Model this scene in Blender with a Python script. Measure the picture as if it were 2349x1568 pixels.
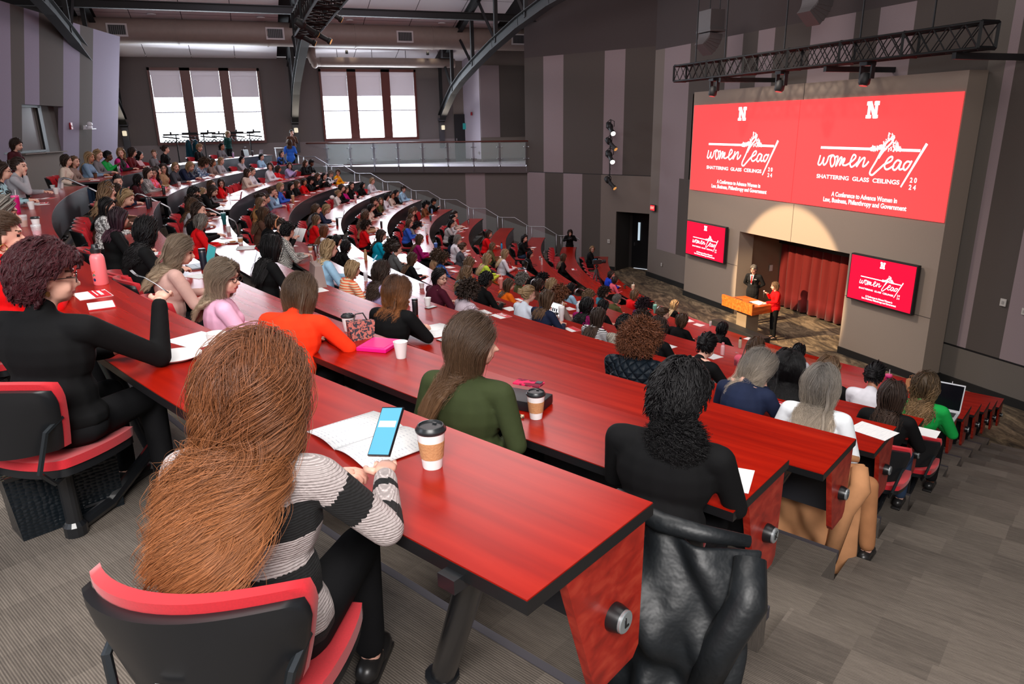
import bpy, bmesh, math, random
import numpy as np
from mathutils import Vector, Matrix, Euler
sc = bpy.context.scene
for o in list(bpy.data.objects): bpy.data.objects.remove(o)
COL = sc.collection
PI = math.pi
# ------------------------------------------------------------ camera
cam_d = bpy.data.cameras.new('camera'); cam = bpy.data.objects.new('camera', cam_d); COL.objects.link(cam)
F_PX, PITCH, ROLL, YAW = 1634.5, .2960, .0177, .3484
cam_d.sensor_width = 36.0; cam_d.lens = F_PX*36/2349; cam_d.clip_start = .05; cam_d.clip_end = 300
fw = Vector((math.sin(YAW)*math.cos(PITCH), math.cos(YAW)*math.cos(PITCH), -math.sin(PITCH)))
rt = Vector((math.cos(YAW), -math.sin(YAW), 0)); dn = fw.cross(rt)
r2 = rt*math.cos(ROLL)+dn*math.sin(ROLL); d2 = dn*math.cos(ROLL)-rt*math.sin(ROLL)
m3 = Matrix((r2, -d2, -fw)).transposed().to_4x4()
cam.matrix_world = Matrix.Translation((0, 0, 1.796)) @ m3
sc.camera = cam
# ------------------------------------------------------------ colour management, world
sc.view_settings.view_transform = 'Standard'; sc.view_settings.look = 'None'
sc.view_settings.gamma = 1.0; sc.view_settings.exposure = 0.45
w = bpy.data.worlds.new('world'); sc.world = w; w.use_nodes = True
w.node_tree.nodes['Background'].inputs[0].default_value = (.80, .74, .78, 1)
w.node_tree.nodes['Background'].inputs[1].default_value = .22
def area(name, loc, target, sx, sy, power, color):
    l = bpy.data.lights.new(name, 'AREA'); l.shape = 'RECTANGLE'; l.size = sx; l.size_y = sy; l.energy = power; l.color = color
    o = bpy.data.objects.new(name, l); COL.objects.link(o); o.location = loc
    o.rotation_euler = (Vector(target)-Vector(loc)).to_track_quat('-Z', 'Y').to_euler()
    return o
def spot(name, loc, target, power, color, size, blend, rad=.05):
    l = bpy.data.lights.new(name, 'SPOT'); l.energy = power; l.color = color; l.spot_size = math.radians(size); l.spot_blend = blend; l.shadow_soft_size = rad
    o = bpy.data.objects.new(name, l); COL.objects.link(o); o.location = loc
    o.rotation_euler = (Vector(target)-Vector(loc)).to_track_quat('-Z', 'Y').to_euler()
    return o
# house lights high in the roof, daylight coming in at the windows, the warm stage spots, an added wash on the screen wall
area('house_light_rear', (1.5, 5, 8.2), (1.2, 5.5, 0), 5, 6, 480, (1, .95, .91))
area('house_light_back_wall', (-1.2, -3.2, 5.2), (.8, 3.5, .4), 4.5, 2.5, 720, (1, .96, .93))
area('house_light_middle', (5.5, 19, 8.8), (5.5, 19, 0), 7, 9, 620, (1, .88, .88))
area('house_light_window_side', (3, 29, 7.2), (3, 29, 0), 8, 5, 190, (.95, .85, 1))
area('daylight_left_window', (-1.1, 36.6, 2.9), (0, 20, 0), 4.4, 3.1, 420, (.82, .9, 1))
area('daylight_right_window', (6.3, 36.6, 2.9), (5, 20, 0), 4.4, 3.1, 420, (.82, .9, 1))
area('rear_daylight', (-7, 3, 4.5), (2, 6, 0), 5, 3, 170, (.84, .9, 1))
spot('lectern_spot', (1.75, 16.2, 3.6), (14.0, 16.35, -2.75), 15000, (1, .72, .42), 19.5, .18, .06)
spot('added_wall_wash', (6.5, 16.4, 7.2), (14.4, 16.4, -2.6), 2600, (1, .87, .74), 62, 1., .3)  # wash without a fixture, added to brighten the screen wall
spot('wall_spot', (13.9, 26.0, .95), (13.2, 16.6, -3.2), 900, (1, .74, .48), 26, .35, .05)
# ------------------------------------------------------------ node materials
MATS = {}
def nt(name):
    m = bpy.data.materials.new(name); m.use_nodes = True
    t = m.node_tree; return m, t, t.nodes['Principled BSDF']
def N(t, typ, **kw):
    n = t.nodes.new(typ)
    for k, v in kw.items():
        if k.startswith('i_'): n.inputs[k[2:].replace('_', ' ')].default_value = v
        else: setattr(n, k, v)
    return n
def c4(c): return (c[0], c[1], c[2], 1)
def sr(*c):   # sRGB 0-255 -> linear
    return tuple(((x/255)/12.92 if x/255 <= .04045 else ((x/255+.055)/1.055)**2.4) for x in c)
def M(name, col=(.5, .5, .5), rough=.6, metal=0., noise=0., nscale=60., bump=0., coat=0., trans=0., emit=None, es=1., alpha=1., sheen=0.):
    if name in MATS: return MATS[name]
    m, t, b = nt(name)
    b.inputs['Base Color'].default_value = c4(col); b.inputs['Roughness'].default_value = rough; b.inputs['Metallic'].default_value = metal
    b.inputs['Coat Weight'].default_value = coat; b.inputs['Transmission Weight'].default_value = trans; b.inputs['Alpha'].default_value = alpha
    if sheen: b.inputs['Sheen Weight'].default_value = sheen
    if emit: b.inputs['Emission Color'].default_value = c4(emit); b.inputs['Emission Strength'].default_value = es
    if noise or bump:
        tc = N(t, 'ShaderNodeTexCoord'); nz = N(t, 'ShaderNodeTexNoise'); nz.inputs['Scale'].default_value = nscale; nz.inputs['Detail'].default_value = 3
        t.links.new(tc.outputs['Object'], nz.inputs['Vector'])
        if noise:
            mr = N(t, 'ShaderNodeMapRange'); mr.inputs[1].default_value = .3; mr.inputs[2].default_value = .7; mr.inputs[3].default_value = 1-noise; mr.inputs[4].default_value = 1+noise
            t.links.new(nz.outputs['Fac'], mr.inputs[0])
            mx = N(t, 'ShaderNodeVectorMath', operation='SCALE'); mx.inputs[0].default_value = col
            t.links.new(mr.outputs[0], mx.inputs['Scale']); t.links.new(mx.outputs[0], b.inputs['Base Color'])
        if bump:
            bp = N(t, 'ShaderNodeBump'); bp.inputs['Strength'].default_value = bump; bp.inputs['Distance'].default_value = .01
            t.links.new(nz.outputs['Fac'], bp.inputs['Height']); t.links.new(bp.outputs[0], b.inputs['Normal'])
    MATS[name] = m; return m
def ramp(t, fac, stops):
    r = N(t, 'ShaderNodeValToRGB'); e = r.color_ramp.elements
    e[0].position, e[0].color = stops[0][0], c4(stops[0][1]); e[1].position, e[1].color = stops[-1][0], c4(stops[-1][1])
    for p, c in stops[1:-1]:
        x = e.new(p); x.color = c4(c)
    t.links.new(fac, r.inputs[0]); return r.outputs[0]
def wood(name, dark, mid, light, rough=.3, uv=True, su=.55, sv=9., coat=.15):
    if name in MATS: return MATS[name]
    m, t, b = nt(name)
    tc = N(t, 'ShaderNodeTexCoord'); mp = N(t, 'ShaderNodeMapping'); mp.inputs['Scale'].default_value = (su, sv, sv if not uv else 1)
    t.links.new(tc.outputs['UV' if uv else 'Object'], mp.inputs[0])
    n1 = N(t, 'ShaderNodeTexNoise'); n1.inputs['Scale'].default_value = 1.6; n1.inputs['Detail'].default_value = 4; n1.inputs['Roughness'].default_value = .5
    n1.inputs['Distortion'].default_value = .35
    t.links.new(mp.outputs[0], n1.inputs['Vector'])
    t.links.new(ramp(t, n1.outputs['Fac'], [(.3, dark), (.5, mid), (.72, light)]), b.inputs['Base Color'])
    b.inputs['Roughness'].default_value = rough; b.inputs['Coat Weight'].default_value = coat; b.inputs['Coat Roughness'].default_value = .2; b.inputs['Specular IOR Level'].default_value = .28
    MATS[name] = m; return m
def carpet(name, c1, c2, c3, kind='tile', ang=.5):
    m, t, b = nt(name)
    tc = N(t, 'ShaderNodeTexCoord'); mp = N(t, 'ShaderNodeMapping'); mp.inputs['Rotation'].default_value = (0, 0, ang)
    t.links.new(tc.outputs['Object'], mp.inputs[0]); P = mp.outputs[0]
    if kind == 'tile':
        sn = N(t, 'ShaderNodeVectorMath', operation='SNAP'); sn.inputs[1].default_value = (.62, .31, 50); t.links.new(P, sn.inputs[0])
        wn = N(t, 'ShaderNodeTexWhiteNoise'); t.links.new(sn.outputs[0], wn.inputs['Vector'])
        wv = N(t, 'ShaderNodeTexWave'); wv.bands_direction = 'X'; wv.inputs['Scale'].default_value = 34; wv.inputs['Distortion'].default_value = .8; wv.inputs['Detail'].default_value = 2; wv.inputs['Detail Scale'].default_value = 4
        t.links.new(P, wv.inputs[0])
        n1 = N(t, 'ShaderNodeTexNoise'); n1.inputs['Scale'].default_value = 7; n1.inputs['Detail'].default_value = 6; n1.inputs['Roughness'].default_value = .75
        mp2 = N(t, 'ShaderNodeMapping'); mp2.inputs['Scale'].default_value = (9, .7, 1); t.links.new(P, mp2.inputs[0]); t.links.new(mp2.outputs[0], n1.inputs[0])
        a = N(t, 'ShaderNodeMath', operation='MULTIPLY'); a.inputs[1].default_value = .17; t.links.new(wn.outputs['Value'], a.inputs[0])
        c = N(t, 'ShaderNodeMath', operation='MULTIPLY_ADD'); c.inputs[1].default_value = .26; t.links.new(wv.outputs['Fac'], c.inputs[0]); t.links.new(a.outputs[0], c.inputs[2])
        d = N(t, 'ShaderNodeMath', operation='MULTIPLY_ADD'); d.inputs[1].default_value = .5; t.links.new(n1.outputs['Fac'], d.inputs[0]); t.links.new(c.outputs[0], d.inputs[2])
        f = d.outputs[0]
        col = ramp(t, f, [(.22, c1), (.46, c2), (.74, c3)])
    else:
        mp2 = N(t, 'ShaderNodeMapping'); mp2.inputs['Scale'].default_value = (2.2, .7, 1); t.links.new(P, mp2.inputs[0])
        n1 = N(t, 'ShaderNodeTexNoise'); n1.inputs['Scale'].default_value = 1.6; n1.inputs['Detail'].default_value = 9; n1.inputs['Roughness'].default_value = .72; n1.inputs['Distortion'].default_value = 1.1
        t.links.new(mp2.outputs[0], n1.inputs[0]); f = n1.outputs['Fac']
        col = ramp(t, f, [(.38, c1), (.5, c2), (.62, c3)])
    t.links.new(col, b.inputs['Base Color']); b.inputs['Roughness'].default_value = .95
    bp = N(t, 'ShaderNodeBump'); bp.inputs['Strength'].default_value = .25; bp.inputs['Distance'].default_value = .01; t.links.new(f, bp.inputs['Height']); t.links.new(bp.outputs[0], b.inputs['Normal'])
    MATS[name] = m; return m
# ------------------------------------------------------------ mesh building
class MB:
    def __init__(s): s.v = []; s.f = []; s.m = []; s.uv = []; s.hasuv = False
    def add(s, vs, fs, mi=0, uvs=None):
        n = len(s.v); s.v += [tuple(map(float, v)) for v in vs]; s.f += [tuple(i+n for i in f) for f in fs]; s.m += [mi]*len(fs)
        if uvs is not None: s.hasuv = True; s.uv += list(uvs)
        else: s.uv += [(0., 0.)]*len(vs)
        return s
    def box(s, c, size, mi=0, rz=0., ry=0., rx=0., bev=0.):
        x, y, z = size[0]/2, size[1]/2, size[2]/2; R = Euler((rx, ry, rz)).to_matrix()
        if bev <= 0:
            P = [(-x, -y, -z), (x, -y, -z), (x, y, -z), (-x, y, -z), (-x, -y, z), (x, -y, z), (x, y, z), (-x, y, z)]
            Fs = [(3, 2, 1, 0), (4, 5, 6, 7), (0, 1, 5, 4), (1, 2, 6, 5), (2, 3, 7, 6), (3, 0, 4, 7)]
        else:
            b = min(bev, x*.49, y*.49, z*.49); bm = bmesh.new(); bmesh.ops.create_cube(bm, size=1.)
            for v in bm.verts: v.co = Vector((v.co.x*2*x, v.co.y*2*y, v.co.z*2*z))
            bmesh.ops.bevel(bm, geom=bm.edges[:], offset=b, segments=2, affect='EDGES', profile=.7)
            bm.verts.index_update(); P = [v.co[:] for v in bm.verts]; Fs = [tuple(q.index for q in f.verts) for f in bm.faces]; bm.free()
        return s.add([Vector(c)+R@Vector(p) for p in P], Fs, mi)
    def tube(s, path, r, n=8, mi=0, cap=True, flat=1., up=None, uvr=False):
        path = [Vector(p) for p in path]; k = len(path)
        if not hasattr(r, '__len__'): r = [r]*k
        vs = []; uvs = []; L = 0; prev = None
        for i, p in enumerate(path):
            t = (path[min(i+1, k-1)]-path[max(i-1, 0)]).normalized()
            if prev is None:
                a = Vector(up) if up else (Vector((0, 0, 1)) if abs(t.z) < .9 else Vector((1, 0, 0)))
            else: a = prev
            nrm = (a-t*a.dot(t)).normalized(); b = t.cross(nrm); prev = nrm
            if i: L += (p-path[i-1]).length
            for j in range(n):
                th = 2*PI*j/n; vs.append(p+nrm*math.cos(th)*r[i]*flat+b*math.sin(th)*r[i]); uvs.append((j/n, L))
        fs = [(i*n+j, i*n+(j+1) % n, (i+1)*n+(j+1) % n, (i+1)*n+j) for i in range(k-1) for j in range(n)]
        if cap: fs += [tuple(range(n-1, -1, -1)), tuple((k-1)*n+j for j in range(n))]
        return s.add(vs, fs, mi, uvs if uvr else None)
    def lathe(s, prof, c=(0, 0, 0), n=20, mi=0, axis=None):
        vs = []; k = len(prof)
        for r, z in prof:
            for j in range(n):
                th = 2*PI*j/n; vs.append(Vector((max(r, 1e-4)*math.cos(th), max(r, 1e-4)*math.sin(th), z)))
        if axis: q = Vector((0, 0, 1)).rotation_difference(Vector(axis)); vs = [q@v for v in vs]
        vs = [v+Vector(c) for v in vs]
        fs = [(i*n+j, i*n+(j+1) % n, (i+1)*n+(j+1) % n, (i+1)*n+j) for i in range(k-1) for j in range(n)]
        fs += [tuple(range(n-1, -1, -1)), tuple((k-1)*n+j for j in range(n))]
        return s.add(vs, fs, mi)
    def ell(s, c, r, mi=0, nu=14, nv=9, ry=0., rz=0., rx=0.):
        R = Euler((rx, ry, rz)).to_matrix(); vs = [Vector((0, 0, -r[2]))]
        for i in range(1, nv):
            ph = -PI/2+PI*i/nv
            for j in range(nu): th = 2*PI*j/nu; vs.append(Vector((r[0]*math.cos(ph)*math.cos(th), r[1]*math.cos(ph)*math.sin(th), r[2]*math.sin(ph))))
        vs.append(Vector((0, 0, r[2]))); top = len(vs)-1
        fs = [(0, 1+(j+1) % nu, 1+j) for j in range(nu)]
        for i in range(nv-2):
            a = 1+i*nu; fs += [(a+j, a+(j+1) % nu, a+nu+(j+1) % nu, a+nu+j) for j in range(nu)]
        a = 1+(nv-2)*nu; fs += [(a+j, a+(j+1) % nu, top) for j in range(nu)]
        return s.add([Vector(c)+R@v for v in vs], fs, mi)
    def cap(s, p0, p1, r0, r1, mi=0, n=12):
        p0 = Vector(p0); p1 = Vector(p1); d = (p1-p0); L = d.length; d.normalize(); pts = []; rs = []
        for q in (-1, -.8, -.45): pts.append(p0+d*r0*q); rs.append(r0*math.sqrt(max(.02, 1-q*q)))
        pts += [p0, p1]; rs += [r0, r1]
        for q in (.45, .8, 1): pts.append(p1+d*r1*q); rs.append(r1*math.sqrt(max(.02, 1-q*q)))
        return s.tube(pts, rs, n, mi)
    def prism(s, poly, h, axis='z', base=0., mi=0):
        n = len(poly)
        def P(a, b, z): return (a, b, z) if axis == 'z' else ((z, a, b) if axis == 'x' else (a, z, b))
        vs = [P(a, b, base) for a, b in poly]+[P(a, b, base+h) for a, b in poly]
        fs = [tuple(range(n-1, -1, -1)), tuple(range(n, 2*n))]+[(i, (i+1) % n, n+(i+1) % n, n+i) for i in range(n)]
        return s.add(vs, fs, mi)
    def mesh(s, name, mats, smooth=False):
        me = bpy.data.meshes.new(name); me.from_pydata(s.v, [], s.f)
        for m in (mats if isinstance(mats, (list, tuple)) else [mats]): me.materials.append(m)
        if any(s.m): me.polygons.foreach_set('material_index', s.m)
        if s.hasuv:
            ul = me.uv_layers.new(name='UVMap'); li = np.zeros(len(me.loops), dtype=np.int32); me.loops.foreach_get('vertex_index', li)
            ul.data.foreach_set('uv', np.array(s.uv, dtype=np.float32)[li].ravel())
        if smooth: me.polygons.foreach_set('use_smooth', [True]*len(me.polygons))
        me.update(); return me
    def build(s, name, mats, parent=None, smooth=False, auto=None):
        me = s.mesh(name, mats, smooth); o = bpy.data.objects.new(name, me); COL.objects.link(o)
        if parent: o.parent = parent
        if smooth and auto is not None:
            me.set_sharp_from_angle(angle=math.radians(auto))
        return o
def obj(name, me, parent=None, loc=None, rz=None):
    o = bpy.data.objects.new(name, me); COL.objects.link(o)
    if parent: o.parent = parent
    if loc is not None: o.location = loc
    if rz is not None: o.rotation_euler = (0, 0, rz)
    return o
def thing(name, label, cat, loc=(0, 0, 0), rz=0., group=None):
    o = bpy.data.objects.new(name, None); COL.objects.link(o); o.empty_display_size = .1
    o.location = loc; o.rotation_euler = (0, 0, rz); o['label'] = label; o['category'] = cat
    if group: o['group'] = group
    return o
def tag(o, label, cat, group=None):
    o['label'] = label; o['category'] = cat
    if group: o['group'] = group
    return o
def struct(o): o['kind'] = 'structure'; return o
def copy_tree(o, parent=None):
    c = o.copy(); COL.objects.link(c); c.parent = parent
    for ch in list(o.children): copy_tree(ch, c)
    return c
def setmat(o, i, m):
    o.material_slots[i].link = 'OBJECT'; o.material_slots[i].material = m
# ------------------------------------------------------------ the bowl: concentric desks round one centre
CX, CY = 28.7, 17.06
LET = 'LKJIHGFEDCBA'
def RK(k): return 31.72-1.3*k
def ZK(k): return -.381*k
def NEAR(k): return 29.18-.09*k
def pol(R, a, z=0.): a = math.radians(a); return Vector((CX-R*math.cos(a), CY-R*math.sin(a), z))
def inward(a): return math.radians(a)            # z rotation that turns local +X to the stage
def arc(a0, a1, step=1.2):
    n = max(2, int(abs(a1-a0)/step)+1); return [a0+(a1-a0)*i/(n-1) for i in range(n)]
def sector(mb, R0, R1, z0, z1, a0, a1, mi=0, step=1.2, side=None, uvs=True):
    A = arc(a0, a1, step); vs = []; uv = []
    for a in A:
        vs += [pol(R0, a, z0), pol(R1, a, z0), pol(R1, a, z1), pol(R0, a, z1)]
        s = math.radians(a)*R0; uv += [(s, 0), (s, R1-R0), (s, R1-R0), (s, 0)]
    n = len(A); sd = mi if side is None else side
    rev = a1 > a0
    def q(*i): return i if rev else i[::-1]
    top = [q(4*i+3, 4*i+2, 4*i+6, 4*i+7) for i in range(n-1)]
    oth = []
    for i in range(n-1): oth += [q(4*i, 4*i+4, 4*i+5, 4*i+1), q(4*i, 4*i+3, 4*i+7, 4*i+4), q(4*i+1, 4*i+5, 4*i+6, 4*i+2)]
    oth += [q(0, 1, 2, 3), q(4*n-4, 4*n-1, 4*n-2, 4*n-3)]
    b = len(mb.v); mb.add(vs, top, mi, uv); k = len(mb.f)
    mb.f += [tuple(j+b for j in f) for f in oth]; mb.m += [sd]*len(oth)
    return mb
# ============================================================ materials of the room
WL = M('wall_fabric_light', sr(146, 130, 132), .95, noise=.07, nscale=90, bump=.1)
WD = M('wall_fabric_dark', sr(84, 76, 71), .95, noise=.07, nscale=90, bump=.1)
WM = M('wall_paint_taupe', sr(122, 111, 103), .9, noise=.03, nscale=60)
WU = M('wall_upper_dark', sr(74, 65, 64), .95, noise=.04, nscale=40)
WV = M('left_fabric_light', sr(138, 128, 146), .95, noise=.07, nscale=90)
BLK = M('black_paint', (.012, .012, .013), .55)
BLKS = M('black_steel', (.004, .004, .005), .7)
BASEB = M('baseboard_black', (.012, .012, .012), .5)
STEEL = M('brushed_steel', (.36, .36, .38), .34, 1.)
GLASS = M('clear_glass', (.78, .86, .86), .03, trans=1., alpha=.35)
CHERRY = wood('cherry_top', (.24, .0055, .0018), (.30, .0075, .0020), (.37, .012, .0032), .25, coat=.0)
CHERRYB = wood('cherry_panel', (.20, .011, .006), (.31, .017, .009), (.40, .04, .02), .4, uv=False, su=2., sv=14.)
TRIMW = M('mahogany_trim', (.09, .014, .01), .4)
SEAT = carpet('seating_carpet', (.042, .033, .027), (.105, .086, .070), (.21, .175, .145), 'tile', -.51)
STAGE = carpet('stage_carpet', (.03, .02, .012), (.11, .078, .045), (.27, .2, .12), 'streak', .25)
TILE = M('ceiling_tile_white', (.72, .68, .70), .9, noise=.03, nscale=80)
# ============================================================ floor
z_st = -4.191
mb = MB(); mb.add([(-12, -14, z_st), (21, -14, z_st), (21, 42, z_st), (-12, 42, z_st)], [(0, 1, 2, 3)])
mb.add([(-12, -14, z_st-.3), (21, -14, z_st-.3), (21, 42, z_st-.3), (-12, 42, z_st-.3)], [(3, 2, 1, 0)])
struct(mb.build('floor', STAGE))
mb = MB()
EDGE = 30.7
for k in range(12):
    r0 = RK(k)+.08; r1 = RK(k)+1.42 if k else 42.5
    a0, a1 = NEAR(k), -EDGE
    gm = [math.degrees(math.asin((-.04)/RK(k))), -math.degrees(math.asin(1.4/RK(k)))]
    if k < 11:
        sector(mb, r0, r1, z_st-.1, ZK(k), gm[0], a0); sector(mb, r0, r1, z_st-.1, ZK(k), a1, gm[1])
        sector(mb, r0-.035, r0, ZK(k)-.06, ZK(k)+.003, gm[0], a0, 1)      # dark nosing strip
        zz = ZK(k)
        for (b0, b1) in ((gm[1], gm[0]), (a0, a0+46), (a1-2.8-.14*k, a1)):
            if k == 0: sector(mb, r0+.35, r1, z_st-.1, zz, b0, b1)
            else: sector(mb, RK(k)+.38, RK(k)+1.03, z_st-.1, zz, b0, b1)
            sector(mb, RK(k)-.27, RK(k)+.38+(.05 if k == 0 else 0), z_st-.1, zz-.19, b0, b1)
struct(mb.build('floor_tiers', [SEAT, M('nosing_dark', (.05, .045, .055), .7)]))
# ============================================================ walls
def wall_seg(mb, P0, P1, s0, s1, z0, z1, mi, th=.18):
    P0 = Vector((P0[0], P0[1], 0)); P1 = Vector((P1[0], P1[1], 0)); d = (P1-P0).normalized(); n = Vector((-d.y, d.x, 0))
    a = P0+d*s0; b = P0+d*s1
    vs = [(p.x, p.y, z) for z in (z0, z1) for p in (a, b, b+n*th, a+n*th)]
    mb.add(vs, [(3, 2, 1, 0), (4, 5, 6, 7), (0, 1, 5, 4), (1, 2, 6, 5), (2, 3, 7, 6), (3, 0, 4, 7)], mi)
A0, A1 = (12, 30.2), (15, 25)
mb = MB()    # wall facing the seats on the far side of the stage
for s0, s1, m in ((-.3, .72, 1), (.72, 1.76, 0), (1.76, 3.76, 1), (3.76, 4.7, 0), (4.7, 6.05, 1)): wall_seg(mb, A0, A1, s0, s1, -.22, 4.5, m)
for s0, s1, m in ((-.2, .78, 0), (.78, 1.78, 1), (1.78, 2.76, 0), (2.76, 3.7, 1), (3.7, 4.46, 2)): wall_seg(mb, A0, A1, s0, s1, z_st, -.24, m)
wall_seg(mb, A0, A1, 4.46, 6.05, -1.7, -.24, 2)
wall_seg(mb, A0, A1, -.3, 6.05, -.245, -.215, 3, .15)
wall_seg(mb, A0, A1, -.3, 6.05, 4.5, 10, 4)
struct(mb.build('wall_far', [WL, WD, WM, BLK, WU]))
mb = MB()    # stage end wall, seen left, above and right of the screen wall
S0, S1 = (15, 25.), (15, -6)
def yseg(y0, y1, z0, z1, m): wall_seg(mb, S0, S1, 25-y0, 25-y1, z0, z1, m)
for y0, y1, m in ((25, 24.35, 2), (24.35, 22.7, 0), (22.7, 20.65, 1), (20.65, 19.86, 0), (19.86, 19.14, 1), (19.14, 18.4, 0), (18.4, 16.93, 1), (16.93, 15.4, 0), (15.4, 14.63, 1), (14.63, 13.6, 0), (13.6, 11.6, 1)):
    yseg(y0, y1, 2.6 if y1 < 20.7 and y0 < 21 else -.2 if m != 2 else z_st, 4.36, m)
yseg(24.35, 23.0, -3.0, -.2, 0); yseg(23.0, 21.2, -3.0, -.2, 1); yseg(24.35, 21.2, z_st, -3.0, 2); yseg(22.4, 20.6, -.2, 2.7, 1)
for y0, y1, m in ((11.6, 11.22, 5), (11.22, 11.0, 0), (11.0, 10.2, 1), (10.2, 8.9, 0), (8.9, 7.4, 1), (7.4, 6.2, 0), (6.2, -6, 1)): yseg(y0, y1, -3.27, 4.36, m)
yseg(11.6, -6, z_st, -3.29, 5)
yseg(11.6, -6, -3.3, -3.26, 3)
yseg(25, -6, 4.36, 10, 4)
struct(mb.build('wall_stage_end', [WL, WD, WM, BLK, WU, M('wall_right_taupe', sr(104, 97, 90), .93, noise=.05)]))
mb = MB()    # the screen wall with the opening
X0, X1 = 14.4, 14.95
for (y0, y1, z0, z1) in ((18.54, 21.44, z_st, 2.72), (11.52, 14.08, z_st, 2.72), (14.08, 18.54, -1.53, 2.72)):
    mb.box(((X0+X1)/2, (y0+y1)/2, (z0+z1)/2), (X1-X0, y1-y0, z1-z0))
mb.box((14.398, 16.3, 1.2), (.004, .02, 3.1), 1); mb.box((14.399, 16.27, -1.0), (.006, .014, 1.05), 1)
for y0, y1 in ((18.54, 21.44), (11.52, 14.08)): mb.box((14.399, (y0+y1)/2, -2.62), (.006, y1-y0, .014), 1)
struct(mb.build('wall_screen', [M('screen_wall_taupe', sr(150, 135, 122), .9, noise=.03, nscale=50), M('panel_joint', sr(80, 72, 66), .9)]))
mb = MB()    # recess behind the opening
mb.box((15.7, 18.85, -2.8), (2.4, .16, 2.8), 0, rz=.08)
mb.box((15.9, 13.9, -2.8), (2.0, .16, 2.8), 0)
mb.box((16.9, 16.4, -2.8), (.16, 6, 2.8), 1)
mb.box((15.8, 16.4, -1.45), (2.4, 6, .1), 1)
struct(mb.build('wall_recess', [M('recess_paint', sr(128, 104, 82), .9, noise=.03), BLK]))
mb = MB()    # black baseboards along the stage
for y0, y1 in ((18.54, 21.46), (11.5, 14.08)): mb.box((14.385, (y0+y1)/2, z_st+.09), (.03, y1-y0, .18))
mb.box((14.96, 23.2, z_st+.09), (.05, 3.6, .18)); mb.box((14.96, 4, z_st+.09), (.05, 15, .18)); mb.box((14.7, 11.5, z_st+.09), (.6, .04, .18))
mb.box((15.6, 18.72, z_st+.09), (2.2, .03, .18), rz=.08)
wall_seg(mb, A0, A1, 0, 4.46, z_st, z_st+.18, 0, -.03)
struct(mb.build('baseboard_stage', BASEB))
# door recess in the far wall
dv = (Vector((15, 25, 0))-Vector((12, 30.2, 0))).normalized(); nv = Vector((-dv.y, dv.x, 0))
def wa(s, z, off=0.): p = Vector((12, 30.2, 0))+dv*s-nv*off; return Vector((p.x, p.y, z))
az = math.atan2(dv.y, dv.x)
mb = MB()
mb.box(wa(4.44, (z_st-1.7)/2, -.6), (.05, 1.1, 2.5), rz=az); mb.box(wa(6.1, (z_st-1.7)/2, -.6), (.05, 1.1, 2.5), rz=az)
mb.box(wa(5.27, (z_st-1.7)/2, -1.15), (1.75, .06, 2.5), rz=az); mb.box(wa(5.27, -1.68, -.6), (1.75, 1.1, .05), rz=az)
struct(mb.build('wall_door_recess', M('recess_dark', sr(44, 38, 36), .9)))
mb = MB(); mb.box(wa(5.27, -2.98, -1.08), (1.25, .08, 2.3), rz=az)
d = struct(mb.build('door_1', M('door_black', (.006, .006, .007), .4)))
for nm, c, sz, mt in (('door_window', wa(4.98, -2.6, -1.02), (.09, .03, .75), M('door_pane', (.5, .6, .66), .2, emit=(.55, .68, .78), es=.6)), ('glowing_sill', wa(5.27, z_st+.02, -1.0), (.95, .05, .02), M('door_sill_light', (.8, .85, .9), .4, emit=(.7, .8, .9), es=.35)), ('handle', wa(4.8, -3.15, -1.0), (.05, .05, .14), STEEL)):  # light at the foot of the door is put in as a glowing strip
    b = MB(); b.box(c, sz, rz=az); b.build(nm, mt, d)
# ============================================================ window wall
WY = 37.0
wins = ((-3.45, 1.23), (3.9, 8.58)); zb, zt = 1.17, 4.47
mb = MB()
def wbox(x0, x1, z0, z1, m=0, y0=WY, y1=WY+.25): mb.box(((x0+x1)/2, (y0+y1)/2, (z0+z1)/2), (x1-x0, y1-y0, z1-z0), m)
for x0, x1 in ((-8, wins[0][0]), (wins[0][1], wins[1][0]), (wins[1][1], 11.0)): wbox(x0, x1, z_st, 4.95)
for a, b_ in wins: wbox(a, b_, z_st, zb); wbox(a, b_, zt, 4.95)
wbox(-8, 11, .9, 1.16, 1, WY-.02, WY)
wbox(-8, 11, z_st, .9, 1, WY-.03, WY)
struct(mb.build('wall_window_side', [M('window_wall', sr(102, 94, 92), .93, noise=.05), M('window_wall_dado', sr(128, 118, 118), .93, noise=.04)]))
WIN = M('daylight_pane', (.9, .95, 1), .3, emit=(.86, .93, 1.0), es=5.)
SHD = M('roller_shade', sr(205, 198, 205), .9, emit=(.62, .57, .66), es=.15)  # daylight through the fabric is put in as a weak glow
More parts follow.
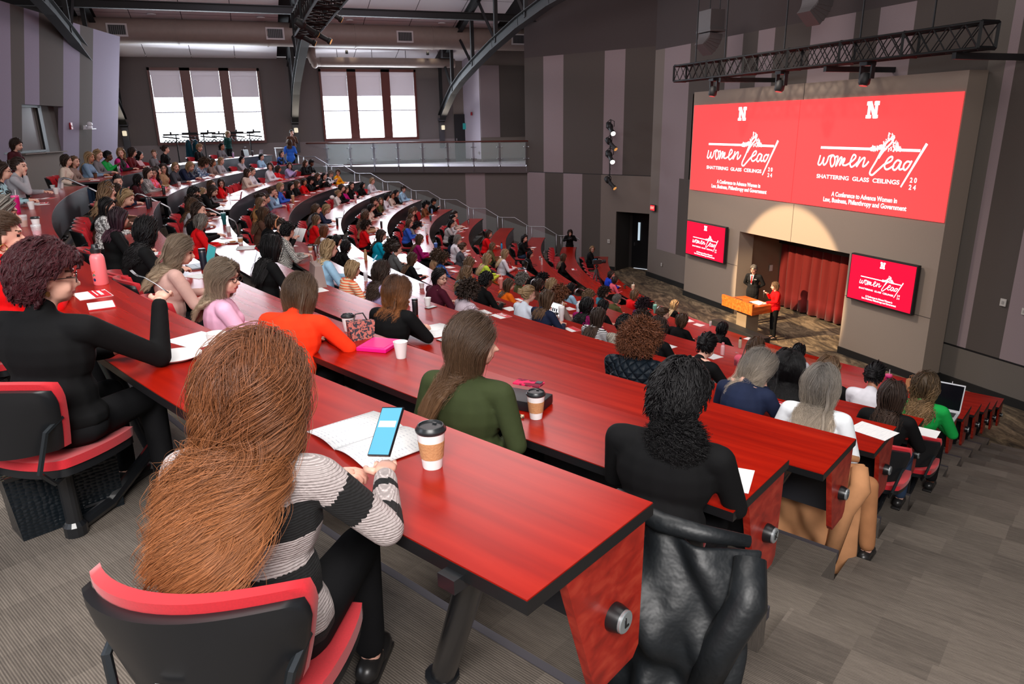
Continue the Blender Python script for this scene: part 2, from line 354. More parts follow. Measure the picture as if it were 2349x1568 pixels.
for i, (a, b_) in enumerate(wins):
    mb = MB(); W_ = b_-a; fr = .1; pw = (W_-2*fr-2*.42)/3
    mb.box(((a+b_)/2, WY-.02, zt-.06), (W_, .14, .12)); mb.box(((a+b_)/2, WY-.03, zb+.05), (W_, .2, .12))
    mb.box((a+.05, WY-.02, (zb+zt)/2), (.1, .14, zt-zb)); mb.box((b_-.05, WY-.02, (zb+zt)/2), (.1, .14, zt-zb))
    for j in range(2):
        x = a+fr+pw*(j+1)+.42*j+.21; mb.box((x, WY-.02, (zb+zt)/2), (.42, .14, zt-zb))
    f = struct(mb.build('window_%d' % (i+1), TRIMW))
    for j in range(3):
        x = a+fr+pw/2+j*(pw+.42); z0 = zb+.12; z1 = zt-.12
        p = MB(); p.box((x, WY+.12, (z0+z1)/2), (pw, .02, z1-z0)); p.build('pane', WIN, f)
        p = MB()
        for q in (-1, 0, 1): p.box((x+q*pw/3-.0 if q else x, WY+.1, (z0+z1)/2), (.012 if q else .001, .012, z1-z0))
        p.box((x, WY+.09, z0+(z1-z0)*.42), (pw, .03, .045)); p.box((x, WY+.1, z0+(z1-z0)*.19), (pw, .012, .012))
        p.build('glazing_bar', M('bar_grey', (.42, .42, .5), .5), f)
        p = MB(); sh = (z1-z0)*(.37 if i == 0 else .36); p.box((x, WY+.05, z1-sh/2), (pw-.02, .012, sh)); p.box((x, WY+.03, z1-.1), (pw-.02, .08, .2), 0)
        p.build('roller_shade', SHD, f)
# far right corner behind the balcony
mb = MB()
mb.box((10.9, 37.1, 3.6), (.9, .25, 2.7), 0)
mb.add([(11.0, 37, z_st), (11.45, 35.6, z_st), (11.45, 35.6, 6), (11.0, 37, 6), (11.3, 37, z_st), (11.75, 35.6, z_st), (11.75, 35.6, 6), (11.3, 37, 6)], [(0, 1, 2, 3), (4, 7, 6, 5), (3, 2, 6, 7)], 1)
mb.box((13.6, 35.7, 1), (4.3, .2, 11), 0)
mb.box((11.98, 35.58, 2.9), (1.0, .05, 3.4), 2)
mb.box((13.6, 35.58, 2.9), (2.2, .04, 3.4), 3)
struct(mb.build('wall_balcony_corner', [WM, M('corner_pale', sr(178, 168, 178), .9, noise=.03), WL, WD]))
mb = MB(); mb.box((10.75, 36.93, 1.17), (.55, .06, 2.35))
d = struct(mb.build('door_2', M('door_black2', (.008, .007, .009), .5)))
b = MB(); b.box((10.55, 36.88, 1.1), (.06, .04, .12)); b.build('handle', STEEL, d)
# ============================================================ leaning acoustic wall at the back left
L0, L1 = Vector((-8.9, 14.4, 0)), Vector((-4.6, 33.0, 0)); ld = (L1-L0).normalized(); ln = Vector((ld.y, -ld.x, 0)); LL = (L1-L0).length
def lw(s, z, off=0.): return L0+ld*s+ln*((z-1.0)*.19+off)+Vector((0, 0, z))
def lseg(mb, s0, s1, z0, z1, mi, off=0., th=.16):
    vs = [lw(s0, z0, off), lw(s1, z0, off), lw(s1, z1, off), lw(s0, z1, off), lw(s0, z0, off-th), lw(s1, z0, off-th), lw(s1, z1, off-th), lw(s0, z1, off-th)]
    mb.add(vs, [(0, 1, 2, 3), (5, 4, 7, 6), (3, 2, 6, 7), (1, 5, 6, 2), (4, 0, 3, 7), (4, 5, 1, 0)], mi)
mb = MB(); zt_ = 5.6
def ztop(s): return 5.26+(LL-s)*.0
for s0, s1, m in ((0, 9.9, 1), (9.9, 11.34, 0), (11.34, 11.9, 1), (14.51, 15.7, 0), (15.7, 16.73, 1), (16.73, LL, 0)): lseg(mb, s0, s1, 0, 5.26, m)
for s0, s1, m in ((11.9, 12.08, 1), (12.08, 12.95, 0), (12.95, 14.51, 1)): lseg(mb, s0, s1, 2.62, 5.26, m)
lseg(mb, 11.9, 14.51, 0, 1.2, 2)
struct(mb.build('wall_left', [WV, WD, WM]))
ang = math.atan2(ld.y, ld.x)
def vw(s, z, off=0.): return L0+ld*s+ln*(.0+off)+Vector((0, 0, z))
mb = MB()   # booth window: the vertical wall and pane behind the leaning wall
mb.box(vw(13.9, 1.9, -.04)[:], (1.3, .05, 1.5), 0, rz=ang); mb.box(vw(12.4, 1.93, -.10)[:], (3.0, .03, 1.5), 1, rz=ang)
mb.box(vw(13.2, 1.19, .0)[:], (2.7, .3, .03), 2, rz=ang)
struct(mb.build('wall_booth_niche', [M('niche_side', sr(96, 94, 90), .9), M('niche_dark', sr(30, 28, 30), .9), WM]))
mb = MB()
for dx, dz, sx, sz in ((12.2, 2.60, 2.6, .09), (12.2, 1.25, 2.6, .07), (13.45, 1.9, .22, 1.5)): mb.box(vw(dx, dz, .0)[:], (sx, .10, sz), rz=ang)
f = struct(mb.build('window_3', BLK)); b = MB(); b.box(vw(12.2, 1.9, -.05)[:], (2.5, .02, 1.35), rz=ang); b.build('pane', M('booth_glass', (.20, .19, .19), .12, coat=.3), f)
# ============================================================ ceiling
def czl(y): return 4.9+.31*(37-y)
mb = MB()
for i in range(10):
    y0, y1 = 37-i*2., 37-(i+1)*2.+.02
    for x0, x1 in ((-5.2, 2.1), (3.6, 11.6)):
        n = 4
        for j in range(n):
            a = x0+(x1-x0)*j/n; b_ = x0+(x1-x0)*(j+1)/n-.025
            mb.add([(a, y0, czl(y0)), (b_, y0, czl(y0)), (b_, y1, czl(y1)), (a, y1, czl(y1))], [(0, 1, 2, 3)])
struct(mb.build('ceiling', TILE))
mb = MB()
mb.add([(-12, 37.3, 5.02), (20, 37.3, 5.02), (20, 16, 11.6), (-12, 16, 11.6)], [(0, 1, 2, 3)])
mb.add([(-12, 16, 11.6), (20, 16, 11.6), (20, -4, 11.6), (-12, -4, 11.6)], [(0, 1, 2, 3)])
struct(mb.build('ceiling_deck', M('deck_dark', (.022, .02, .022), .9)))
for i, (x, y) in enumerate(((-2.61, 33.), (1.41, 33.), (4.96, 33.), (8.96, 33.))):
    t = thing('recessed_light', 'round recessed ceiling light above the windows, %s of four' % ('leftmost', 'second from the left', 'third from the left', 'rightmost')[i], 'ceiling light', (x, y, czl(y)-.02), group='recessed lights in the tiles')
    b = MB(); b.lathe([(.13, 0), (.16, 0), (.16, -.03), (.13, -.03)], n=20); b.build('trim_ring', M('white_trim', (.8, .8, .8), .5), t, True)
    b = MB(); b.lathe([(.0, -.02), (.13, -.02), (.13, -.01), (0, -.01)], n=20); b.build('lens', M('lens_glow', (1, 1, 1), .4, emit=(1, .95, .9), es=6), t)
# ============================================================ roof steel
def ibeam(mb, path, w=.16, h=.3):
    path = [Vector(p) for p in path]
    for a, b_ in zip(path[:-1], path[1:]):
        d = b_-a; L = d.length; c = (a+b_)/2; yaw = math.atan2(d.y, d.x); pit = -math.asin(d.z/L)
        mb.box(c, (L+.04, w*.25, h), rz=yaw, ry=pit)
        up = Vector((0, 0, 1)); dd = d.normalized(); nn = (up-dd*up.dot(dd)).normalized()
        for s in (-1, 1): mb.box(c+nn*s*h/2, (L+.04, w, .03), rz=yaw, ry=pit)
def arch(x, name, lab):
    pts = [(x, 36.95, 2.15), (x, 36.3, 2.55), (x, 35.5, 2.95), (x, 34.5, 3.4), (x, 33, 3.85), (x, 31, 4.3), (x, 28.6, 4.78), (x, 25.7, 5.25), (x, 22.9, 5.57), (x, 19, 5.8), (x, 15, 5.9), (x, 10, 5.9)]
    t = thing(name, lab, 'truss', (x, 36.95, 2.15)); inv = Vector((-x, -36.95, -2.15))
    b = MB(); ibeam(b, [Vector(p)+inv for p in pts], .3, .36); b.build('arched_chord', BLKS, t)
    b = MB(); ibeam(b, [Vector((x, y, czl(y)-.18))+inv for y in (37, 30, 23, 16)], .22, .3); b.build('top_chord', BLKS, t)
    for y, dy in ((36.8, 0), (34.6, 1.6), (31.3, 2.2), (28.2, 2.2), (25, 2.4)):
        z = float(np.interp(y, [p[1] for p in pts[::-1]], [p[2] for p in pts[::-1]]))
        b = MB(); b.box(Vector((x, y, (z+czl(y)-.2)/2))+inv, (.14, .14, czl(y)-.2-z))
        b.build('post', BLKS, t)
        if dy:
            b = MB(); b.tube([Vector((x, y, z))+inv, Vector((x, y+dy, czl(y+dy)-.25))+inv], .07, 4); b.build('brace', BLKS, t)
    b = MB(); b.box((0, -.05, -.05), (.34, .4, .14)); b.box((0, .0, -.8), (.26, .12, 1.3)); b.build('wall_bracket', M('bracket_grey', (.05, .05, .06), .4), t)
    b = MB(); b.lathe([(.06, 0), (.09, .02), (.09, .2), (.05, .22)], c=(0, -.3, -.55), n=12); b.build('uplight', M('uplight', (.1, .1, .1), .4, emit=(1, .85, .6), es=.6), t)
    return t
arch(9.8, 'roof_truss', 'black arched steel roof truss landing right of the right window')
arch(2.6, 'roof_truss', 'black arched steel roof truss landing between the two tall windows')
arch(-4.7, 'roof_truss', 'black steel roof truss landing left of the left window behind the leaning wall')
for x in (9.8, 2.6, -4.7): spot('truss_uplight', (x+.1, 36.2, 1.7), (x, 33.5, 5.5), 50, (1, .88, .74), 110, .8)
b = MB(); b.box((2.5, 30, 6.0), (22, .16, .2)); b.box((2.5, 30, 6.12), (22, .24, .03)); b.box((2.5, 30, 5.88), (22, .24, .03))
tag(b.build('roof_beam', BLKS), 'long black steel beam crossing under the white ceiling tiles', 'beam')
b = MB(); b.box((2.4, 22, 10.2), (.7, 10, .5)); b.box((9.8, 36.0, 5.5), (.5, 1.5, 1.2)); struct(b.build('ceiling_bulkhead', M('bulk_dark', (.02, .018, .02), .8)))
# ducts
DUCT = M('duct_paint', sr(132, 116, 108), .55, noise=.04, nscale=6)
t = thing('air_duct', 'fat round tan air duct running under the ceiling above the windows', 'duct', (-6, 33.5, 5.55))
b = MB(); b.tube([(0, 0, 0), (21, 0, 0)], .47, 28); b.build('duct_body', DUCT, t, True, 40)
for x in (.8, 4.2, 7.6, 11.2, 14.6, 17.6):
    b = MB(); b.tube([(x-.03, 0, 0), (x+.03, 0, 0)], .495, 28); b.build('seam_ring', DUCT, t, True, 40)
for x in (2.1, 7.9, 13.3, 18.6):
    b = MB(); b.box((x, -.445, -.02), (.72, .06, .46)); g = b.build('vent_frame', M('vent_white', (.5, .46, .46), .5), t)
    b = MB(); b.box((x, -.478, -.02), (.6, .02, .34)); [b.box((x-.28+.07*i, -.49, -.02), (.02, .02, .34), 1) for i in range(9)]; b.build('grille', [BLK, M('grille_grey', (.12, .11, .12), .5)], g)
t = thing('air_duct', 'thin tan air duct with an elbow above the right window, lit by two wall lamps', 'duct', (3.9, 35.9, 4.7))
b = MB(); b.tube([(0, 0, 0), (6.4, 0, 0)], .21, 18); b.build('duct_body', DUCT, t, True, 40)
b = MB(); b.tube([(-.35, 0, .6), (-.36, 0, .25), (-.3, -.05, .05), (-.15, 0, -.02), (.1, 0, 0)], .2, 16); b.ell((-.25, -.1, -.1), (.16, .16, .2)); b.build('elbow', DUCT, t, True)
for x in (.8, 2.4, 4.0, 5.6):
    b = MB(); b.tube([(x, 0, .2), (x, 0, 1.0)], .012, 4); b.build('hanger', BLK, t)
for x in (5.1, 8.9):
    t = thing('accent_lamp', 'small accent lamp glowing over the thin duct, %s one' % ('left' if x < 7 else 'right'), 'lamp', (x, 35.55, 5.02))
    b = MB(); b.lathe([(.05, 0), (.07, .02), (.06, .14), (.03, .16)], n=12); b.build('housing', BLK, t, True)
    spot('accent', (x, 35.4, 5.35), (x, 35.95, 4.7), 9, (1, .86, .62), 95, .6)
# ============================================================ balcony
B0, B1 = Vector((3.7, 36.5, 0)), Vector((12.0, 30.3, 0)); bd = (B1-B0).normalized(); bn = Vector((-bd.y, bd.x, 0)); BL = (B1-B0).length; ba = math.atan2(bd.y, bd.x)
mb = MB()
mb.add([B0+Vector((0, 0, 0)), B1, Vector((14, 30.3, 0)), Vector((14, 35.6, 0)), Vector((11.45, 35.6, 0)), Vector((11.0, 37, 0)), Vector((3.7, 37, 0))], [(0, 1, 2, 3, 4, 5, 6)], 0)
mb.add([B0+Vector((0, 0, -.28)), B1+Vector((0, 0, -.28)), Vector((12.6, 33, -.28)), Vector((11.1, 37, -.28)), Vector((3.7, 37, -.28))], [(4, 3, 2, 1, 0)], 1)
mb.box(((B0+B1)/2+Vector((0, 0, -.14)))[:], (BL, .06, .28), 1, rz=ba)
struct(mb.build('floor_balcony', [M('balcony_floor', sr(205, 198, 205), .5), M('balcony_edge', sr(92, 84, 84), .9)]))
mb = MB()
pat = [(0, 4.4, 1), (4.4, 5.5, 1), (5.5, 7.25, 1), (7.25, 8.2, 0), (8.2, BL, 1)]
for s0, s1, m in pat: wall_seg(mb, B0+bn*.1, B1+bn*.1, s0, s1, z_st, -.3, m, .15)
wall_seg(mb, (-1, 36.6), (3.72, 36.6), 0, 4.72, z_st, 0, 1, .15)
struct(mb.build('wall_under_balcony', [WL, M('under_balcony_grey', sr(100, 92, 88), .93, noise=.05), WL]))
mb = MB(); mb.box((8, 36.93, .07), (6.2, .04, .14)); mb.box((11.2, 36.3, .07), (.04, 1.5, .14), rz=.31); mb.box((13, 35.55, .07), (3, .04, .14))
struct(mb.build('baseboard_balcony', M('base_oxblood', (.05, .008, .008), .4)))
t = thing('balcony_railing', 'glass balcony railing with wooden top rail and steel posts below the windows', 'railing', B0[:])
def bp(s, z, off=0.): return bd*s+bn*off+Vector((0, 0, z))
b = MB(); b.tube([bp(-2.2, 1.09), bp(BL-.05, 1.09)], .032, 10); b.build('wooden_top_rail', M('rail_wood', (.12, .03, .02), .35), t, True)
npost = 9
for i in range(npost):
    s = .25+(BL-.4)*i/(npost-1)
    b = MB()
    for q in (-.025, .025): b.box(bp(s+q, .5), (.012, .05, 1.15), rz=ba)
    for z in (.35, .85): b.tube([bp(s-.11, z, -.03), bp(s+.11, z, -.03)], .014, 6); b.lathe([(.0, -.02), (.03, -.02), (.03, .02), (0, .02)], c=bp(s-.11, z, -.03), n=8); b.lathe([(0, -.02), (.03, -.02), (.03, .02), (0, .02)], c=bp(s+.11, z, -.03), n=8)
    b.lathe([(.03, 0), (.05, .03), (.03, .1)], c=bp(s, -.02), n=10); b.box(bp(s, -.12, -.02), (.05, .05, .2), rz=ba)
    b.build('post', STEEL, t)
for i in range(npost-1):
    s0 = .25+(BL-.4)*i/(npost-1)+.05; s1 = .25+(BL-.4)*(i+1)/(npost-1)-.05
    b = MB(); b.box(bp((s0+s1)/2, .57), (s1-s0, .015, .92), rz=ba); b.build('glass_panel', M('balustrade_glass', (.62, .75, .74), .04, trans=.0, alpha=.2), t)
# stepped rail with glass beside the far aisle
t = thing('stair_railing', 'stepped stainless steel stair railing with glass infill down the far side aisle', 'railing', pol(RK(0)+.7, -33.4, 0)[:])
ir = -Vector(t.location); pts = []; 
def fa(k): return -33.5-.17*k
for k in range(0, 12):
    z = ZK(k)+.95; pts += [pol(RK(k)+.95, fa(k), z), pol(RK(k)+.35, fa(k), z)]
    if k < 11: pts += [pol(RK(k)-.25, fa(k+.5), z-.36)]
    if k == 11: pts += [pol(RK(k)+.1, fa(k), z-.1), pol(RK(k)+.02, fa(k), z-.9)]
b = MB(); b.tube([p+ir for p in pts], .019, 8); b.build('handrail', STEEL, t, True)
for k in range(0, 12):
    for dr in (.9, -.2):
        zf = ZK(k)-(.0 if dr > 0 else .381)
        if k == 11 and dr < 0: continue
        b = MB(); b.tube([pol(RK(k)+dr, fa(k), zf-.1)+ir, pol(RK(k)+dr, fa(k), ZK(k)+(.95 if dr > 0 else .62))+ir], .02, 6); b.build('post', STEEL, t, True)
    b = MB(); p0, p1 = pol(RK(k)+.85, fa(k))+ir, pol(RK(k)-.15, fa(k))+ir
    z0 = ZK(k)+.08; b.add([(p0.x, p0.y, z0), (p1.x, p1.y, z0-.3), (p1.x, p1.y, z0+.45), (p0.x, p0.y, z0+.78), (p0.x, p0.y+.012, z0), (p1.x, p1.y+.012, z0-.3), (p1.x, p1.y+.012, z0+.45), (p0.x, p0.y+.012, z0+.78)], [(0, 1, 2, 3), (7, 6, 5, 4), (3, 2, 6, 7), (0, 3, 7, 4), (1, 5, 6, 2), (0, 4, 5, 1)])
    b.build('glass_panel', M('stair_glass', (.5, .6, .6), .05, alpha=.10), t)
# handrails of the middle aisle
for k in range(12):
    a = math.degrees(math.asin(-.22/RK(k))); base = pol(RK(k)+.55, a, ZK(k))
    t = thing('aisle_handrail', 'bent steel aisle handrail at the end of the %s desk from the back' % ('rearmost', 'second', 'third', 'fourth', 'fifth', 'sixth', 'seventh', 'eighth', 'ninth', 'tenth', 'eleventh', 'front')[k] if k not in (0, 11) else 'bent steel aisle handrail at the end of the %s desk' % ('rearmost' if k == 0 else 'front'), 'handrail', base[:], group='steel handrails down the middle aisle')
    dx = .70; P = [(0, 0, 0), (0, 0, .76), (.03, 0, .86), (.10, 0, .90), (.18, 0, .88), (dx-.12, 0, .64), (dx-.03, 0, .58), (dx, 0, .48), (dx, 0, -.381 if k < 11 else 0)]
    b = MB(); b.tube(P, .021, 8); b.build('rail', STEEL, t, True)
    b = MB(); b.tube([(0, 0, .4), (dx, 0, .12)], .012, 6); b.build('lower_bar', STEEL, t, True)
# ============================================================ small wall fittings
def plate(name, loc, size, mat, label, cat, rz=0.):
    t = thing(name, label, cat, loc, rz); b = MB(); b.box((0, 0, 0), size, bev=.006); b.build('plate', mat, t)
    b = MB(); b.box((-size[0]*.5-.004, 0, 0), (.012, size[1]*.35, size[2]*.4)); b.build('toggle', M('toggle_grey', (.35, .33, .31), .5), t); return t
PL = M('plate_white', (.55, .52, .48), .5)
plate('wall_plate', (14.97, 10.32, -2.03), (.02, .13, .16), PL, 'larger pale wall plate on the striped wall right of the screens', 'wall plate')
plate('wall_plate', (14.97, 9.85, -2.12), (.02, .1, .14), PL, 'smaller pale wall plate near the right edge of the photo', 'wall plate')
plate('wall_plate', (14.97, 22.2, -1.25), (.02, .1, .12), PL, 'left one of two pale switches beside the left small screen', 'wall plate')
plate('wall_plate', (14.97, 21.75, -1.27), (.02, .1, .14), PL, 'right one of two pale switches beside the left small screen', 'wall plate')
plate('wall_plate', (14.97, 23.9, -3.55), (.02, .09, .12), PL, 'pale socket low on the wall right of the dark doorway', 'wall plate')
plate('wall_plate', wa(4.15, -2.95, .03)[:], (.02, .12, .16), PL, 'pale switch on the wall left of the dark doorway', 'wall plate', az+PI/2)
t = thing('exit_sign', 'red lit exit sign on the wall right of the dark doorway', 'sign', (14.93, 24.62, -1.42))
b = MB(); b.box((0, 0, 0), (.06, .34, .24)); b.build('housing', BLK, t)
b = MB(); b.box((-.035, 0, 0), (.01, .3, .2)); b.build('sign_face', M('exit_face', (.4, .01, .01), .4, emit=(.75, .02, .03), es=.8), t)
def text_mesh(txt, size, mat, name='text', bold=0.): 
    cu = bpy.data.curves.new('t', 'FONT'); cu.body = txt; cu.size = size; cu.align_x = 'CENTER'; cu.align_y = 'CENTER'; cu.offset = bold; cu.extrude = .001
    o = bpy.data.objects.new('t', cu); COL.objects.link(o); dg = bpy.context.evaluated_depsgraph_get(); me = bpy.data.meshes.new_from_object(o.evaluated_get(dg)); bpy.data.objects.remove(o)
    me.materials.clear(); me.materials.append(mat); return me
MXW = Matrix(((0, 0, -1, 0), (-1, 0, 0, 0), (0, 1, 0, 0), (0, 0, 0, 1)))   # text facing -X
o = obj('exit_letters', text_mesh('EXIT', .13, M('exit_text', (1, .2, .15), .4, emit=(1, .3, .25), es=1.5), bold=.003), t); o.matrix_local = Matrix.Translation((-.045, 0, 0)) @ MXW
t = thing('fire_alarm', 'red fire alarm box on the leaning striped wall at the left', 'alarm', lw(15.0, 2.0, .03)[:], ang); b = MB(); b.box((0, 0, 0), (.13, .06, .22), bev=.01); b.build('box', M('alarm_red', (.35, .01, .02), .4), t); b = MB(); b.lathe([(0, 0), (.035, .0), (.03, .04), (0, .05)], axis=(0, -1, 0), n=10); b.build('strobe', M('strobe_white', (.8, .8, .8), .3), t)
t = thing('security_camera', 'white dome camera on a small shelf of the leaning wall at the left', 'camera', lw(16.0, 2.0, .2)[:], ang)
b = MB(); b.box((0, 0, -.1), (.36, .3, .03), bev=.01); b.box((-.05, .12, -.05), (.1, .08, .14)); b.build('shelf', M('cam_white', (.7, .7, .74), .4), t)
b = MB(); b.lathe([(.09, -.085), (.1, -.04), (.08, .0), (0, .0)], n=16); b.ell((0, -.02, .06), (.09, .1, .085)); b.build('camera_head', M('cam_white'), t, True)
b = MB(); b.ell((.06, -.07, .06), (.04, .04, .04)); b.build('lens', BLK, t, True)
t = thing('fire_alarm', 'small red fire alarm on the pale wall above the balcony', 'alarm', (11.18, 36.2, 2.35)); b = MB(); b.box((0, 0, 0), (.06, .12, .16), bev=.01); b.build('box', M('alarm_red'), t)
t = thing('exit_sign', 'small green exit sign beside the narrow dark door on the balcony', 'sign', (11.0, 36.85, 1.75)); b = MB(); b.box((0, 0, 0), (.2, .05, .3), bev=.01); b.build('sign_face', M('exit_green', (.01, .12, .12), .4, emit=(.01, .12, .12), es=.6), t)
plate('wall_plate', (11.36, 35.75, .45), (.02, .1, .14), PL, 'pale socket low on the bright wall of the balcony', 'wall plate')
# ============================================================ curved desks
ORD = ('rearmost', 'second', 'third', 'fourth', 'fifth', 'sixth', 'seventh', 'eighth', 'ninth', 'tenth', 'eleventh', 'front')
EDGEB = M('edge_black', (.008, .008, .009), .35)
FASC = M('fascia_charcoal', (.028, .029, .036), .32, coat=.1)
SILV = M('badge_silver', (.42, .47, .49), .35, .7)
TD = .575
def ga(k, y): return math.degrees(math.asin((CY-y)/RK(k)))
def desk(k, a0, a1, far):
    R = RK(k); zt = ZK(k)+.74
    o = pol(R+.28, (a0+a1)/2, ZK(k)); inv = -o
    lab = ('%s curved cherry desk%s, far half beyond the middle aisle' if far else '%s curved cherry desk%s, near half ending at the right') % (ORD[k], '' if k in (0, 11) else ' from the back')
    t = thing('curved_desk', lab, 'desk', o[:], group='curved desk rows')
    step = .45 if k < 4 else .7
    def S(*a, **kw): b = MB(); sector(b, *a, **kw); b.v = [(v[0]+inv.x, v[1]+inv.y, v[2]+inv.z) for v in b.v]; return b
    b = S(R, R+TD, zt-.006, zt, a0, a1, 0, step); b.build('worktop', CHERRY, t)
    b = S(R-.002, R+TD+.002, zt-.042, zt-.004, a0+math.degrees(.002/R)*(1 if a0 > a1 else -1), a1, 0, step); b.build('edge_band', EDGEB, t)
    b = S(R+.02, R+.045, zt-.5, zt-.045, a0-.15, a1+.15, 0, step); b.build('modesty_panel', FASC, t)
    if not far:   # end panel with the row letter
        a = a0-math.degrees(.03/R); P = pol(0, 0); er = Vector((math.cos(math.radians(a)), math.sin(math.radians(a)), 0)); et = Vector((-er.y, er.x, 0))
        c = pol(R, a, zt)+inv
        def pp(off, dz, n=0.): return c-er*off+et*n+Vector((0, 0, dz))
        out = -1   # outward (towards the aisle) is -et
        poly = [(.04, -.045), (.42, -.045), (.285, -.46), (.26, -.49), (.08, -.49), (.05, -.46)]
        b = MB(); v0 = [pp(q, z, 0) for q, z in poly]; v1 = [pp(q, z, -.03) for q, z in poly]; n = len(poly)
        b.add(v0+v1, [tuple(range(n)), tuple(range(2*n-1, n-1, -1))]+[(i, n+i, n+(i+1) % n, (i+1) % n) for i in range(n)], 0); ep = b.build('end_panel', CHERRYB, t)
        b = MB(); b.lathe([(.042, 0), (.042, .012), (.036, .035)], c=pp(.20, -.27, -.03), axis=-et, n=20, mi=0); kn = b.build('badge_housing', EDGEB, t, True, 40)
        b = MB(); b.lathe([(.034, 0), (.034, .010), (.031, .013)], c=pp(.20, -.27, -.062), axis=-et, n=20); b.build('badge_face', SILV, kn, True, 40)
        o2 = obj('row_letter', text_mesh(LET[k], .042, EDGEB, bold=.001), kn)
        zx = -et; xx = Vector((0, 0, 1)).cross(zx).normalized(); o2.matrix_local = Matrix.Translation(pp(.20, -.27, -.0765)) @ Matrix((xx, Vector((0, 0, 1)), zx)).transposed().to_4x4()
    n = max(2, int(abs(a1-a0)*math.radians(1)*R/2.3)); A = [a0+(a1-a0)*(.035+.93*i/(n-1)) for i in range(n)]
    for a in A:
        sh_ = .65 if (a == A[0] and not far) else 0.
        if sh_: a = a0-.42
        b = MB(); p0 = pol(R+.50, a, zt-.045)+inv; p1 = pol(R+.32, a-sh_, ZK(k))+inv
        b.tube([p0, p1], .042, 12); b.lathe([(.06, 0), (.06, .015), (.042, .02)], c=p1, n=12); b.box((p0+(pol(R+.3, a, zt-.045)+inv))/2, (.42, .06, .04), rz=math.radians(a))
        b.build('leg', M('leg_black', (.01, .011, .013), .3, coat=.3), t, True, 35)
    return t
for k in range(12):
    desk(k, NEAR(k), ga(k, CY+.02), False)
    desk(k, -math.degrees(math.asin(1.33/RK(k))), -30.2, True)
# ============================================================ stage furniture
ORW = wood('lectern_orange', (.42, .07, .012), (.62, .13, .02), (.78, .2, .04), .35, uv=False, su=1.5, sv=9.)
t = thing('lectern', 'orange wooden lectern with a tapered grey pedestal on the stage', 'lectern', (13.2, 16.35, z_st))
b = MB(); cr = [(-.55, .5), (-.42, -.72), (.34, -.62), (.28, .62)]
cr = [(-.42, .72), (-.55, -.62), (.30, -.72), (.34, .62)]
def prism2(poly, z0, z1a, top=None): 
    m = MB(); n = len(poly); v = [(x, y, z0) for x, y in poly]+[(x, y, z1a if top is None else top(x, y)) for x, y in poly]
    m.add(v, [tuple(range(n-1, -1, -1)), tuple(range(n, 2*n))]+[(i, (i+1) % n, n+(i+1) % n, n+i) for i in range(n)]); return m
pol4 = [(-.42, -.68), (.34, -.60), (.34, .60), (-.42, .68)]
prism2(pol4, .80, 1.02).build('top_box', ORW, t)
prism2([(-.43, -.69), (-.36, -.685), (-.36, .685), (-.43, .69)], 1.0, 1.12).build('front_lip', ORW, t)
prism2([(-.22, -.22), (.22, -.2), (.22, .2), (-.22, .22)], 0.03, .8).build('pedestal', M('pedestal_grey', sr(140, 122, 100), .6), t)
prism2([(-.3, -.3), (.3, -.28), (.3, .28), (-.3, .3)], 0, .03).build('base_plate', BLK, t)
b = MB(); b.box((-.2, .25, 1.045), (.1, .34, .03), bev=.008); b.build('control_pad', BLK, t)
b = MB(); b.box((-.12, -.18, 1.03), (.1, .1, .02)); b.lathe([(.03, 0), (.02, .05)], c=(-.22, -.28, 1.02), n=10); b.build('switch_box', BLK, t)
tt = MB(); tt.box((0, 0, 0), (.3, .42, .012)); tag(tt.build('paper', M('paper_white', (.82, .82, .82), .7)), 'white papers lying on the lectern top', 'paper').location = (13.3, 16.05, z_st+1.035)
# low black stage wedge in front of the desks
t = thing('stage_monitor_bench', 'low black carpeted box along the front of the stage', 'bench', (12.75, 16.1, z_st), 0)
b = MB(); b.box((0, 0, .17), (.32, 2.2, .34), bev=.01); b.build('body', BLK, t)
b = MB(); b.box((.17, 0, .17), (.01, 2.0, .26)); b.build('grille_cloth', M('grille_cloth', (.02, .02, .02), .95), t)
# curtain
vs = []; fs = []; n = 260
for j in range(7):
    z = z_st+.06+(2.35)*j/6
    for i in range(n):
        y = 13.9+(18.95-13.9)*i/(n-1); ph = y*17+.8*math.sin(y*3.1)+.35*math.sin(z*2+y*5)
        vs.append((16.35+.07*math.sin(ph)+.02*math.sin(ph*2.3+z)*(1-.1*j), y+.03*math.cos(ph), z))
for j in range(6):
    for i in range(n-1): a = j*n+i; fs.append((a, a+1, a+n+1, a+n))
mb = MB(); mb.add(vs, fs); c = mb.build('stage_curtain', M('velvet_red', (.15, .003, .003), .85, sheen=.1), None, True)
tag(c, 'dark red pleated velvet curtain hanging behind the stage opening', 'curtain')
md = c.modifiers.new('thick', 'SOLIDIFY'); md.thickness = .008
mb = MB(); mb.box((16.2, 16.4, -1.75), (.04, 4.8, .6)); tag(mb.build('curtain_valance', BLK), 'black valance above the red curtain', 'valance')
t = thing('control_panel', 'small blue lit touch panel on the lit side wall of the stage opening', 'touch panel', (14.78, 18.66, -2.95), .08)
b = MB(); b.box((0, 0, 0), (.26, .04, .18), bev=.01); b.build('housing', BLK, t); b = MB(); b.box((0, -.025, 0), (.22, .01, .14)); b.build('display', M('panel_blue', (.02, .06, .14), .3, emit=(.03, .12, .28), es=.9), t)
plate('wall_plate', (15.9, 18.74, -2.85), (.12, .02, .2), PL, 'pale switch on the dark side wall behind the man in a suit', 'wall plate')
